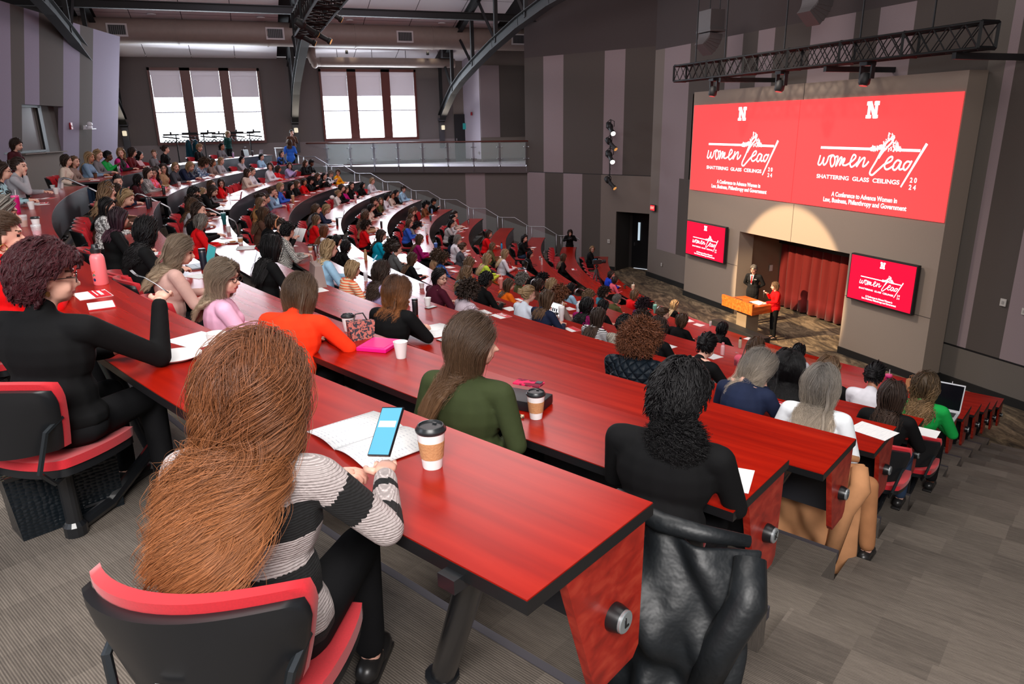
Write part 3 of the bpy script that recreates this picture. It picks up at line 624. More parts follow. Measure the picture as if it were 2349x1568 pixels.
# ============================================================ screens
LOGO = {'w': [(0.193, 0.483), (0.186, 0.431), (0.182, 0.402), (0.195, 0.392), (0.211, 0.418), (0.221, 0.463), (0.219, 0.419), (0.227, 0.394), (0.245, 0.421), (0.254, 0.475)],
'o': [(0.254, 0.475), (0.281, 0.488), (0.27, 0.458), (0.272, 0.415), (0.282, 0.384), (0.297, 0.403), (0.302, 0.439), (0.296, 0.474), (0.284, 0.491)],
'm': [(0.297, 0.467), (0.321, 0.476), (0.312, 0.39), (0.338, 0.466), (0.349, 0.463), (0.338, 0.399), (0.363, 0.461), (0.369, 0.451), (0.359, 0.408), (0.379, 0.402)],
'e': [(0.379, 0.402), (0.406, 0.425), (0.438, 0.469), (0.439, 0.493), (0.425, 0.498), (0.413, 0.46), (0.409, 0.418), (0.419, 0.391), (0.439, 0.407), (0.457, 0.436)],
'n': [(0.47, 0.485), (0.453, 0.398), (0.47, 0.437), (0.489, 0.472), (0.502, 0.473), (0.496, 0.425), (0.496, 0.401), (0.512, 0.413), (0.529, 0.448)],
'l': [(0.587, 0.478), (0.614, 0.545), (0.654, 0.612), (0.66, 0.638), (0.647, 0.644), (0.626, 0.617), (0.603, 0.558), (0.575, 0.457), (0.548, 0.375), (0.546, 0.341), (0.562, 0.334), (0.583, 0.364), (0.625, 0.428)],
'e2': [(0.625, 0.428), (0.664, 0.46), (0.671, 0.49), (0.661, 0.496), (0.644, 0.475), (0.63, 0.428), (0.635, 0.396), (0.652, 0.391), (0.686, 0.426)],
'a': [(0.721, 0.461), (0.702, 0.469), (0.685, 0.439), (0.681, 0.4), (0.694, 0.388), (0.71, 0.415), (0.724, 0.458), (0.717, 0.409), (0.725, 0.394), (0.746, 0.411)],
'd': [(0.777, 0.458), (0.759, 0.463), (0.743, 0.437), (0.742, 0.405), (0.754, 0.393), (0.771, 0.426), (0.784, 0.471)]}
def catmull(p, n=6):
    p = [p[0]]+p+[p[-1]]; out = []
    for i in range(1, len(p)-2):
        for j in range(n):
            t = j/n; q = []
            for d in (0, 1):
                a, b_, c_, e_ = p[i-1][d], p[i][d], p[i+1][d], p[i+2][d]
                q.append(.5*(2*b_+(c_-a)*t+(2*a-5*b_+4*c_-e_)*t*t+(3*b_-a-3*c_+e_)*t**3))
            out.append(tuple(q))
    return out+[p[-2]]
def ribbon(mb, pts, wd, asp, mi=0):
    n = len(pts); L = []; Rr = []
    P = [(x, y/asp) for x, y in pts]
    for i in range(n):
        a = P[max(i-1, 0)]; b_ = P[min(i+1, n-1)]; dx, dy = b_[0]-a[0], b_[1]-a[1]; l = math.hypot(dx, dy) or 1
        w_ = wd if not callable(wd) else wd(i/(n-1)); nx, ny = -dy/l*w_/2, dx/l*w_/2
        L.append((P[i][0]+nx, (P[i][1]+ny)*asp)); Rr.append((P[i][0]-nx, (P[i][1]-ny)*asp))
    for i in range(n-1): mb.add([(*L[i], 0), (*Rr[i], 0), (*Rr[i+1], 0), (*L[i+1], 0)], [(0, 1, 2, 3)], mi)
def logo_mesh(W_, H_, mat, simple=False):
    mb = MB(); asp = W_/H_
    for kk, p in LOGO.items(): ribbon(mb, catmull(p), .0088 if kk != 'l' else .0095, asp)
    ribbon(mb, [(.852, .61), (.741, .25)], lambda t: .014-.006*t, asp)
    ribbon(mb, [(.19, .555), (.54, .555)], .0125, asp); ribbon(mb, [(.69, .554), (.822, .554)], .0125, asp)
    rr = random.Random(4)
    for i in range(150):
        u = rr.random(); x = .535+.175*u; pk = .03+.13*math.exp(-((x-.645)/.035)**2); y = .545+rr.random()*pk; s = .0035+.006*rr.random(); an = rr.random()*6.28
        tri = [(x+s*math.cos(an+q), y+s*asp*1.2*math.sin(an+q)) for q in (0, 2.5+rr.random()*.4, 3.6+rr.random()*.5)]
        if abs(x-.64) < .012 and y > .57 and y < .62: continue
        mb.add([(a, b_, 0) for a, b_ in tri], [(0, 1, 2)])
    # block letter with slab serifs
    x0, x1, y0, y1 = .474, .552, .815, .957; w_ = .028; s = .030; h = .028
    def R4(a, b_, c_, d_): mb.add([(a, b_, .0), (c_, b_, 0), (c_, d_, 0), (a, d_, 0)], [(0, 1, 2, 3)])
    R4(x0+.008, y0, x0+.026, y1); R4(x1-.026, y0, x1-.008, y1)
    for xa, xb, ya, yb in ((x0, x0+.034, y0, y0+h), (x0, x0+.030, y1-h*1.2, y1), (x1-.032, x1, y1-h*1.2, y1), (x1-.034, x1-.002, y0, y0+h)): R4(xa, ya, xb, yb)
    mb.add([(x0+.008, y1, .0), (x0+.030, y1, 0), (x1-.008, y0, 0), (x1-.030, y0, 0)], [(0, 3, 2, 1)])
    mb.v = [((x-.5)*W_, (y-.5)*H_, z) for x, y, z in mb.v]
    return mb.mesh('artwork', mat)
WHITE_E = M('slide_white', (1, 1, 1), .5, emit=(1, .93, .93), es=1.0)
WHITE_T = M('slide_white_tv', (1, 1, 1), .5, emit=(1, .95, .98), es=1.0)
def slide(name, label, Y, Z, X, W_, H_, red, white, body, cat, framed):
    t = thing(name, label, cat, (X, Y, Z))
    if framed:
        b = MB(); b.box((.05, 0, 0), (.1, W_+.07, H_+.07), bev=.01); b.build('housing', BLK, t)
        b = MB(); b.box((.14, 0, 0), (.12, .5, .4)); b.build('wall_mount', BLK, t)
    b = MB(); b.box((-.006, 0, 0), (.012, W_, H_)); b.build('picture', red, t)
    def put(me, nm, x=0, y=0):
        o = obj(nm, me, t); o.matrix_local = Matrix.Translation((-.016, -x*W_, y*H_)) @ MXW; return o
    a = obj('artwork', logo_mesh(W_, H_, white), t); a.matrix_local = Matrix.Translation((-.017, 0, 0)) @ MXW
    def tl(s, u0, u1, v, hgt, wt, sp=1.):
        cu = text_mesh(s, hgt*H_*1.42, white, bold=wt*H_)
        xs = [v_.co.x for v_ in cu.vertices]; sc_ = (u1-u0)*W_/(max(xs)-min(xs)); cx = (max(xs)+min(xs))/2
        for v_ in cu.vertices: v_.co.x = (v_.co.x-cx)*sc_
        put(cu, 'lettering', (u0+u1)/2-.5, v-.5)
    tl('SHATTERING  GLASS  CEILINGS', .181, .73, .285, .036, .0010)
    tl('2 0', .788, .826, .312, .04, .001); tl('2 4', .787, .826, .253, .04, .001)
    tl('A Conference to Advance Women in', .304, .731, .131, .041, .0012)
    tl('Law, Business, Philanthropy and Government', .249, .791, .074, .041, .0012)
    return t
PR = M('projection_red', (.4, .02, .02), .9, emit=(1.0, .058, .060), es=.95)
TR_ = M('tv_red', (.1, .0, .01), .25, emit=(.80, .006, .036), es=1.0)
slide('projected_slide', 'big projected red slide, left half of the pair above the stage', 18.87, .93, 14.385, 4.98, 2.74, PR, WHITE_E, None, 'screen', False)
slide('projected_slide', 'big projected red slide, right half of the pair above the stage', 13.95, .93, 14.385, 4.82, 2.74, PR, WHITE_E, None, 'screen', False)
slide('wall_screen', 'small red wall-mounted screen left of the stage opening', 20.14, -2.05, 14.25, 2.12, 1.12, TR_, WHITE_T, None, 'screen', True)
slide('wall_screen', 'small red wall-mounted screen right of the stage opening', 12.89, -2.04, 14.25, 1.9, 1.1, TR_, WHITE_T, None, 'screen', True)
# ============================================================ trusses, stage lights, loudspeakers
def box_truss(t, p0, p1, s, nb, r=.025, name='lattice'):
    p0 = Vector(p0); p1 = Vector(p1); d = (p1-p0).normalized(); u = Vector((0, 0, 1)); n = d.cross(u)
    C4 = [(-s/2, -s/2), (s/2, -s/2), (s/2, s/2), (-s/2, s/2)]
    b = MB()
    for a, c_ in C4: b.tube([p0+n*a+u*c_, p1+n*a+u*c_], r, 6)
    b.build('chord_tubes', BLKS, t, True)
    b = MB(); L = (p1-p0).length
    for i in range(nb):
        q0 = p0+d*(L*i/nb); q1 = p0+d*(L*(i+1)/nb)
        for j in range(4):
            a0, a1 = C4[j], C4[(j+1) % 4]
            if i % 2: a0, a1 = a1, a0
            b.tube([q0+n*a0[0]+u*a0[1], q1+n*a1[0]+u*a1[1]], r*.55, 4)
            b.tube([q1+n*a0[0]+u*a0[1], q0+n*a1[0]+u*a1[1]], r*.55, 4)
    m = max(2, nb//5)
    for i in range(m+1):
        q = p0+d*(L*i/m)
        for j in range(4): a0, a1 = C4[j], C4[(j+1) % 4]; b.tube([q+n*a0[0]+u*a0[1], q+n*a1[0]+u*a1[1]], r*1.5, 4)
    b.build(name, BLKS, t)
t = thing('lighting_truss', 'long black lattice lighting truss above the big red screens', 'truss', (12.95, 15.3, 3.2))
box_truss(t, (0, -5.2, 0), (0, 4.8, 0), .44, 30)
for y in (-4.0, -2.2, .2, 2.6, 4.0):
    b = MB(); b.tube([(0, y, .2), (0, y, 5)], .02, 5); b.build('hanger_cable', BLK, t)
for y in (-1.3, 2.7, -4.6):
    b = MB(); b.box((1.0, y, -.3), (2.1, .09, .12)); b.build('wall_bracket', BLK, t)
def moving_head(loc, lab, s=1.):
    t = thing('moving_head_light', lab, 'stage light', loc)
    b = MB(); b.box((0, 0, -.06*s), (.26*s, .22*s, .12*s), bev=.02); b.build('base', BLK, t)
    b = MB(); b.box((0, .15*s, -.24*s), (.1*s, .04*s, .3*s)); b.box((0, -.15*s, -.24*s), (.1*s, .04*s, .3*s)); b.build('yoke', BLK, t)
    b = MB(); b.lathe([(.09*s, 0), (.12*s, .04*s), (.12*s, .2*s), (.08*s, .26*s)], c=(-.06*s, 0, -.52*s), n=16, axis=(.2, 0, 1)); b.build('head', BLK, t, True, 40)
    b = MB(); b.lathe([(0, 0), (.085*s, 0), (.085*s, -.01), (0, -.01)], c=(-.06*s, 0, -.523*s), n=16, axis=(.2, 0, 1)); b.build('lens', M('lens_dim', (.1, .03, .03), .2, emit=(.5, .12, .1), es=.25), t)
for y, l in ((18.3, 'left'), (15.5, 'middle'), (12.8, 'right')): moving_head((12.95, y, 3.0), 'black moving head light hanging under the truss above the screens, %s of three' % l)
t = thing('lighting_truss', 'black box truss running overhead toward the camera with spotlights on its end', 'truss', (1.5, 16, 3.78))
box_truss(t, (0, -15, 0), (0, 0, 0), .42, 40, .022)
def ellipsoidal(loc, aim, lab, glow=False, s=1., name='stage_spotlight'):
    t = thing(name, lab, 'stage light', loc); d = (Vector(aim)-Vector(loc)).normalized(); q = Vector((0, 0, 1)).rotation_difference(d)
    def L(p): return q@Vector(p)
    b = MB(); b.lathe([(.03*s, -.3*s), (.1*s, -.26*s), (.13*s, -.1*s), (.12*s, 0), (.08*s, .04*s), (.075*s, .36*s), (.1*s, .38*s), (.1*s, .46*s)], axis=d, n=14); b.build('barrel', BLK, t, True, 40)
    b = MB(); b.tube([L((.15*s, 0, 0)), L((.16*s, 0, 0))+Vector((0, 0, .2*s)), Vector((0, 0, .3*s)), L((-.16*s, 0, 0))+Vector((0, 0, .2*s)), L((-.15*s, 0, 0))], .015*s, 6); b.build('yoke', BLK, t, True)
    b = MB(); b.lathe([(0, .461*s), (.088*s, .461*s), (.088*s, .47*s), (0, .47*s)], axis=d, n=14); b.build('lens', M('lens_hot', (1, 1, 1), .3, emit=(1, .92, .85), es=9) if glow else M('lens_amber', (.3, .12, .05), .2, emit=(.8, .35, .1), es=.6), t)
    return t
T0 = (13.8, 16.4, -2.8)
for loc, aim, l in (((1.42, 15.9, 3.55), T0, 'lower one at the low end'), ((1.95, 15.6, 3.98), T0, 'right one at the end, pointing down right'), ((1.62, 15.0, 3.50), (13, 12, -3), 'tucked beside the lower one'), ((1.3, 14.0, 3.52), (13, 18, -3), 'left one further up')):
    ellipsoidal(loc, aim, 'black stage spotlight on the overhead truss, '+l, s=.62)
for x, yy, l in ((-5.6, 33.6, ''),):
    ellipsoidal((x+.2, 34, 5.9), (0, 20, 0), 'dark floodlight in the roof steel at the top left corner', s=1.4)
# vertical light pole on the far wall
pw = wa(4.42, 0, .5)
t = thing('light_pole', 'vertical black pipe on the far striped wall carrying stage lights', 'light stand', (pw.x, pw.y, -.6))
b = MB(); b.tube([(0, 0, 0), (0, 0, 2.5)], .025, 8); b.build('pipe', BLK, t)
b = MB(); b.tube([(0, 0, .6), (.25, .42, .6)], .02, 6); b.tube([(0, 0, 2.0), (.25, .42, 2.0)], .02, 6); b.build('wall_arm', BLK, t)
for i, (z, gl, s) in enumerate(((1.62, True, 1.), (1.05, False, .9), (.55, True, 1.), (-.45, False, .9))):
    ellipsoidal((pw.x-.08, pw.y-.12, z), (pw.x+(-1.2 if gl else .5)*1., pw.y-(6 if gl else 2), z-(3.4 if gl else 1.5)), 'black stage light on the wall pipe, %s of the four' % ('topmost', 'second', 'third', 'lowest')[i], gl, s)
# loudspeakers above the screens
SPK = M('speaker_grey', (.115, .105, .105), .6)
def line_array(loc, lab):
    t = thing('line_array_speaker', lab, 'loudspeaker', loc)
    b = MB(); b.box((0, 0, .15), (.5, .62, .55), bev=.01); b.build('top_cabinet', SPK, t)
    b = MB(); b.box((0, 0, -.16), (.56, .74, .06)); b.build('rigging_frame', SPK, t)
    for i in range(5):
        a = .12+.17*i; b = MB(); c = Vector((-.32+.46*math.cos(a)-.15, 0, -.26-.42*math.sin(a)*1.2)); b.box(c+Vector((-.1*i*.1, 0, 0)), (.46, .58-.03*i, .17), ry=a*.9, bev=.008); b.build('cabinet', SPK, t)
    b = MB(); b.tube([(.1, .25, .4), (.1, .25, 4)], .015, 5); b.tube([(.1, -.25, .4), (.1, -.25, 4)], .015, 5); b.build('hanging_cables', BLK, t)
line_array((13.8, 19.85, 4.55), 'grey hanging loudspeaker stack above the left half of the big screen')
line_array((13.8, 15.45, 4.85), 'grey hanging loudspeaker stack cut by the top edge of the photo')
# ============================================================ people
def remesh(mb, voxel, smooth=5, name='m'):
    me = mb.mesh('tmp', M('tmp')); o = bpy.data.objects.new('tmp', me); COL.objects.link(o)
    r = o.modifiers.new('r', 'REMESH'); r.mode = 'VOXEL'; r.voxel_size = voxel
    s = o.modifiers.new('s', 'SMOOTH'); s.iterations = smooth; s.factor = .5
    dg = bpy.context.evaluated_depsgraph_get(); out = bpy.data.meshes.new_from_object(o.evaluated_get(dg)); out.name = name
    bpy.data.objects.remove(o); bpy.data.meshes.remove(me); out.materials.clear(); return out
def vget(me): a = np.empty(len(me.vertices)*3, dtype=np.float32); me.vertices.foreach_get('co', a); return a.reshape(-1, 3)
def vset(me, a): me.vertices.foreach_set('co', a.astype(np.float32).ravel()); me.update()
def pcent(me): a = np.empty(len(me.polygons)*3, dtype=np.float32); me.polygons.foreach_get('center', a); return a.reshape(-1, 3)
def smooth_all(me): me.polygons.foreach_set('use_smooth', [True]*len(me.polygons))
SKINS = {'f': M('skin_fair', sr(222, 170, 150), .5, noise=.04, nscale=30), 't': M('skin_tan', sr(190, 130, 100), .5, noise=.04), 'k': M('skin_brown', sr(96, 58, 42), .5, noise=.04)}
EYE = M('eye_dark', (.03, .02, .02), .25); LIP = M('lip_rose', sr(170, 80, 80), .45); BROW = M('brow_brown', sr(84, 56, 42), .7)
ARMS = {   # elbow, wrist (left side, y>0), elbow, wrist (right side) in upper-body space, seated
 'A': ((.13, .27, .75), (.36, .10, .775), (.13, -.27, .75), (.36, -.08, .775)),
 'B': ((.15, .24, .76), (.38, .12, .775), (.20, -.20, .80), (.17, -.05, 1.04)),
 'C': ((.20, .28, .76), (.42, .16, .775), (.20, -.28, .76), (.42, -.06, .775)),
 'D': ((-.01, .27, .76), (.20, .10, .66), (-.01, -.27, .76), (.20, -.08, .66)),
 'E': ((.16, .24, .80), (.33, .07, .95), (.16, -.24, .80), (.33, -.07, .95)),
 'F': ((-.02, .25, .77), (.02, .10, .88), (-.02, -.25, .77), (.02, -.10, .88)),     # standing, arms folded low
 'G': ((.10, .26, .80), (.30, .10, .95), (.0, -.26, .78), (-.10, -.10, .62)),
 'Z': ((-.08, .27, .77), (-.14, .07, .62), (-.08, -.27, .77), (-.14, -.07, .62)),   # hands clasped behind
}
LEAN = {'A': 6, 'B': 8, 'C': 26, 'D': 2, 'E': 8, 'F': 0, 'G': 0, 'Z': 0}
def build_figure(pose, voxel=.0095, yaw=0., pitch=0., stand=False, wide=1., lean=None, sleeve=1., arms=None, legpos=None, coatlen=0., neckh=0.):
    """one continuous body, plus top and trousers meshes. +X is forward; origin on the floor under the hips."""
    ln_ = math.radians(LEAN[pose] if lean is None else lean); hip = .50
    dz = .40 if stand else 0.
    def U(p, extra=0.):
        x, y, z = p; h = z-hip; return Vector((x*math.cos(ln_)+h*math.sin(ln_), y, hip+dz+h*math.cos(ln_)-x*math.sin(ln_)))
    W_ = wide
    el, wl, er_, wr = arms or ARMS[pose]
    if arms is None and ln_: pass
    sh = [U((0, s*.175*W_, .995)) for s in (1, -1)]
    H = U((.055, 0, 1.20)); H0 = Vector(H)
    # arms are given in world offsets so that hands stay on the desk
    def fix(p): return Vector((p[0], p[1], p[2]+dz))
    if stand: E_ = [fix(el), fix(er_)]; Wr = [fix(wl), fix(wr)]
    else:
        ox = math.sin(ln_)*.35; E_ = [Vector((el[0]+ox*.7, el[1], el[2])), Vector((er_[0]+ox*.7, er_[1], er_[2]))]; Wr = [Vector((wl[0]+ox*.3, wl[1], wl[2])), Vector((wr[0]+ox*.8 if pose == 'B' else wr[0]+ox*.3, wr[1], wr[2]))]
    def hip_leg():
        if stand: return [((0, s*.09, .92), (.01, s*.10, .50), (-.01, s*.10, .09)) for s in (1, -1)]
        return [((.0, s*.10, .54), (.43, s*.12, .53), (.44, s*.12, .09)) for s in (1, -1)]
    legs = legpos or hip_leg()
    # ---------- body
    b = MB()
    b.ell((0, 0, .56+dz), (.13, .165, .11)); b.ell(U((.01, 0, .72)), (.10, .13*W_, .13)); b.ell(U((.01, 0, .90)), (.10, .145*W_, .14))
    b.cap(sh[0], sh[1], .05, .05); b.cap(U((.0, 0, .99)), H+Vector((-.02, 0, -.08)), .056, .05)
    h = lambda x, y, z: H+Vector((x, y, z))
    b.ell(h(-.012, 0, .022), (.096, .074, .100), nu=24, nv=16); b.ell(h(.026, 0, -.03), (.064, .058, .082), nu=20, nv=12); b.ell(h(.048, 0, -.088), (.028, .027, .022))
    b.cap(h(.084, 0, .006), h(.106, 0, -.026), .008, .0125, n=8); b.ell(h(.082, 0, -.058), (.014, .022, .010))
    b.ell(h(.078, 0, .034), (.016, .05, .012))
    for s in (1, -1): b.ell(h(-.008, s*.074, -.012), (.017, .010, .030)); b.ell(h(.06, s*.036, -.035), (.022, .02, .025))
    hands = []
    for i, s in enumerate((1, -1)):
        b.cap(sh[i], E_[i], .046, .037); b.cap(E_[i], Wr[i], .037, .025)
        d = (Wr[i]-E_[i]).normalized(); inn = Vector((0, -s, 0)); 
        if pose == 'B' and i == 1: d = (Vector((.02, 0, .06))+d*.02).normalized()
        if pose in 'AC' : d = (d*Vector((1, 1, .15))).normalized()
        lat = d.cross(Vector((0, 0, 1))).normalized() if abs(d.z) < .9 else Vector((0, 1, 0))
        nrm = lat.cross(d).normalized(); pc = Wr[i]+d*.045; Rm = Matrix((d, lat, nrm)).transposed()
        e2 = MB(); e2.ell((0, 0, 0), (.05, .037, .017)); b.add([pc+Rm@Vector(v) for v in e2.v], e2.f)
        hands.append((Wr[i]+d*.082, d, lat, nrm, s, pc))
    for (a, k_, an) in legs: b.cap(a, k_, .078, .055); b.cap(k_, an, .052, .038); b.cap((an[0], an[1], .05), (an[0]+.13, an[1], .035), .035, .028)
    body = remesh(b, voxel, 3, 'body')
    # fingers
    f = MB()
    for (tip, d, lat, nrm, s, pc) in hands:
        for j, (o_, L) in enumerate(((-.027, .066), (-.009, .076), (.009, .072), (.027, .056))):
            p0 = tip-d*.018+lat*o_; c_ = .5+.15*j; p1 = p0+d*L*.5-nrm*L*.12; p2 = p1+(d*math.cos(c_)-nrm*math.sin(c_))*L*.32; p3 = p2+(d*math.cos(c_*2)-nrm*math.sin(c_*2))*L*.25
            f.tube([p0, p1, p2, p3, p3+(p3-p2)*.15], [.0092, .0088, .008, .007, .003], 7)
        tl = lat*(1 if s*lat.y < 0 else -1); p0 = pc-d*.015+tl*.03; p1 = p0+tl*.025+d*.022-nrm*.004; p2 = p1+tl*.006+d*.03-nrm*.008
        f.tube([p0, p1, p2, p2+d*.006], [.0125, .0105, .009, .004], 7)
    bm = bmesh.new(); bm.from_mesh(body); vs_ = [bm.verts.new(v) for v in f.v]; bm.verts.index_update()
    for q in f.f:
        try: bm.faces.new([vs_[i] for i in q])
        except ValueError: pass
    bm.to_mesh(body); bm.free(); smooth_all(body)
    # material zones on the face
    for m_ in (SKINS['f'], EYE, LIP, BROW): body.materials.append(m_)
    C = pcent(body)-np.array(H0); idx = np.zeros(len(C), dtype=np.int32)
    ay = np.abs(C[:, 1]); fr = C[:, 0] > .055
    idx[fr & (((ay-.031)/.014)**2+((C[:, 2]-.008)/.0075)**2 < 1)] = 1
    idx[fr & (((ay-.032)/.021)**2+((C[:, 2]-.036)/.005)**2 < 1)] = 3
    idx[(C[:, 0] > .075) & (ay < .024) & (((C[:, 2]+.058)/.010)**2+(ay/.025)**2 < 1)] = 2
    body.polygons.foreach_set('material_index', idx)
    # ---------- top
    t = MB(); k_ = .016
    t.ell(U((-.005, 0, .70)), (.118+k_, .145*W_+k_, .16)); t.ell(U((.0, 0, .89)), (.118+k_, .160*W_+k_, .185)); t.cap(sh[0]+Vector((0, -.015, 0)), sh[1]+Vector((0, .015, 0)), .064, .064)
    t.ell((0, 0, .60+dz-coatlen*.4), (.15, .185*W_, .10+coatlen)); 
    for s in (1, -1): t.ell(U((.085, s*.07, .90)), (.062, .062, .066))
    t.cap(U((-.01, 0, 1.0)), U((.005, 0, 1.055+neckh)), .072, .058)
    for i in (0, 1):
        t.cap(sh[i], E_[i], .060, .050)
        if sleeve > .6: t.cap(E_[i], E_[i].lerp(Wr[i], .93), .050, .036)
    top = remesh(t, .0165 if voxel > .014 else max(voxel, .0095), 6 if voxel < .014 else 3, 'top'); smooth_all(top)
    # ---------- trousers
    t = MB(); t.ell((0, 0, .55+dz), (.145, .18*W_, .11))
    for (a, kk, an) in legs: t.cap(a, kk, .092, .070); t.cap(kk, (an[0], an[1], .13), .068, .055)
    tro = remesh(t, max(voxel*1.5, .015), 4, 'trousers'); smooth_all(tro)
    # ---------- head turn
    def turn(me):
        v = vget(me); rel = v-np.array(H0-Vector((.02, 0, 0))); 
        up = np.clip((v[:, 2]-(H0.z-.17))/.09, 0, 1); near = (np.hypot(rel[:, 0], rel[:, 1]) < .16); up = up*near
        a = np.radians(yaw)*up; x = rel[:, 0]*np.cos(a)-rel[:, 1]*np.sin(a); y = rel[:, 0]*np.sin(a)+rel[:, 1]*np.cos(a)
        rel2 = rel.copy(); rel2[:, 0] = np.where(up > 0, x, rel[:, 0]); rel2[:, 1] = np.where(up > 0, y, rel[:, 1])
        if pitch:
            p = np.radians(pitch)*up; ca, sa = math.cos(math.radians(yaw)), math.sin(math.radians(yaw))
            fx = rel2[:, 0]*ca+rel2[:, 1]*sa; lt = -rel2[:, 0]*sa+rel2[:, 1]*ca; z = rel2[:, 2]+.1
            fx2 = fx*np.cos(p)+z*np.sin(p); z2 = z*np.cos(p)-fx*np.sin(p)
            rel2[:, 0] = fx2*ca-lt*sa; rel2[:, 1] = fx2*sa+lt*ca; rel2[:, 2] = z2-.1
        vset(me, rel2+np.array(H0-Vector((.02, 0, 0))))
    turn(body)
    return {'body': body, 'top': top, 'trousers': tro, 'H': H0, 'legs': legs, 'yaw': yaw, 'pitch': pitch, 'E': E_, 'W': Wr, 'U': U}
def shoe_mesh():
    b = MB(); b.cap((-.03, 0, .05), (.04, 0, .055), .042, .04); b.ell((.10, 0, .035), (.09, .042, .035)); b.box((.04, 0, .012), (.25, .075, .02), bev=.008)
    m_ = b.mesh('shoe', M('shoe_black', (.015, .014, .014), .35)); smooth_all(m_); return m_
SHOE = shoe_mesh()
# ------------------------------------------------------------ hair
HA = np.array([.108, .086, .112]); HC = np.array([-.012, 0, .02])
def hair_mesh(style, seed=1, n=150, wd=.012, zc=None, wave=.0, wl=.10, bulk=1., part=.015, sides=5, curl=0., step=.018, cap=True, fringe=False, taper=1., name='hair', frizz=.003, flow=0., clump=1, clw=.34, rad=0., fz_amp=.0, strands=0, srad=.0006):
    R = np.random.RandomState(seed)
    zc = {'S': -.40, 'W': -.34, 'B': -.13, 'H': -.06, 'C': -.10, 'P': .0, 'K': -.30}[style] if zc is None else zc
    # roots on the scalp
    d = R.normal(size=(n*6, 3)); d /= np.linalg.norm(d, axis=1)[:, None]
    zlow = {'H': -.62, 'C': -.6, 'P': -.72}.get(style, -.55)
    ok = (d[:, 2] > zlow) & ~((d[:, 0] > .42) & (d[:, 2] < .50-.12*(np.abs(d[:, 1])))) & ~((d[:, 0] > -.05) & (d[:, 2] < .02)) & ~((d[:, 0] > .2) & (d[:, 2] < .25))
    d = d[ok][:n]; n = len(d); P = HC+HA*d*1.0
    sgn = np.where(d[:, 1] > part, 1., -1.); steps = {'S': 32, 'W': 34, 'B': 16, 'H': 5, 'C': 9, 'P': 14, 'K': 24}[style]
    step_ = (.022 if style in 'SWK' else step) if style not in 'HC' else (.014 if style == 'H' else .017)
    if zc < -.42: steps = int(steps+(-.42-zc)/step_)+2
    path = np.zeros((n, steps, 3)); path[:, 0] = P; act = np.ones(n, bool); lay = 1.04+.14*R.rand(n)*bulk; endz = zc+R.uniform(-.035, .035, n)*taper
    length = np.full(n, steps)
    for i in range(1, steps):
        p = path[:, i-1]; q = (p-HC)/HA; rr = np.linalg.norm(q, axis=1); nrm = q/HA; nrm /= np.linalg.norm(nrm, axis=1)[:, None]
        near = np.clip(1.6-rr*.85/lay, 0, 1)
        g = np.zeros((n, 3)); g[:, 2] = -1
        g[:, 1] = sgn*.55*np.clip((p[:, 2]+.02)*12, 0, 1)*(1-.7*np.clip(-q[:, 0], 0, 1)); g[:, 0] = -.85*np.clip((p[:, 2]+.04)*10, 0, 1)*np.clip(q[:, 0]+1.0, 0, 1.2)
        if style in 'SWK':
            qt = (p-np.array([-.055, 0, -.33]))/np.array([.16, .235, .20]); lowz = (p[:, 2] < -.07) & (np.linalg.norm(qt, axis=1) < 1.12) & (p[:, 2] > -.36); g[lowz, 0] -= .5; g[lowz, 1] -= .08*np.sign(p[lowz, 1])
        if fringe: 
            fm = (d[:, 0] > .3) & (np.abs(d[:, 1]) < .6); g[fm] = [.35, 0, -1]
        if style == 'P':
            T = np.array([-.115, 0, .0+.03]); g = (T-p); g /= (np.linalg.norm(g, axis=1)[:, None]+1e-6)
        if style == 'H': g = np.stack([np.full(n, -.35), .25*sgn, np.full(n, -.55)], 1)+.25*R.normal(size=(n, 3))
        if style == 'C': g = nrm*.9+np.array([0, 0, -.55])+.55*R.normal(size=(n, 3))
        gt = g-nrm*(np.sum(g*nrm, 1)[:, None])*near[:, None]*(1 if style != 'C' else 0)
        gt /= (np.linalg.norm(gt, axis=1)[:, None]+1e-6); pn = p+gt*step_
        # keep off the skull
        q = (pn-HC)/(HA*lay[:, None]); rr = np.linalg.norm(q, axis=1); ins = rr < 1
        if style != 'C': pn[ins] = HC+(HA*lay[:, None]*q/(rr[:, None]+1e-6))[ins]
        # keep off the face
        fz = (pn[:, 0] > .03) & (np.abs(pn[:, 1]) < .072) & (pn[:, 2] < .055) & (style in 'SWBK') & ~(fringe and True)
        pn[fz, 1] = sgn[fz]*.078; pn[fz, 0] -= .006
        # shoulders and back
        if style in 'SWK':
            for c_, r_ in (((-.055, 0, -.33), (.145, .215, .19)),):
                q = (pn-np.array(c_))/np.array(r_); rr = np.linalg.norm(q, axis=1); ins = rr < 1; s_ = 1+.08*R.rand(n)
                pn[ins] = (np.array(c_)+np.array(r_)*q/(rr[:, None]+1e-6)*s_[:, None])[ins]
            bk = (pn[:, 2] < -.16) & (pn[:, 0] > -.02) & (pn[:, 0] < .05) & (np.abs(pn[:, 1]) < .14); pn[bk, 0] -= .010
        pn += R.normal(size=(n, 3))*frizz*.4
        act &= pn[:, 2] > endz if style not in 'HCP' else True
        if style == 'P': act &= np.linalg.norm(p-np.array([-.115, 0, .03]), axis=1) > .03
        length = np.where(act, i+1, np.minimum(length, i)); path[:, i] = pn
    # waves and curls
    s_ = np.arange(steps)*step_; 
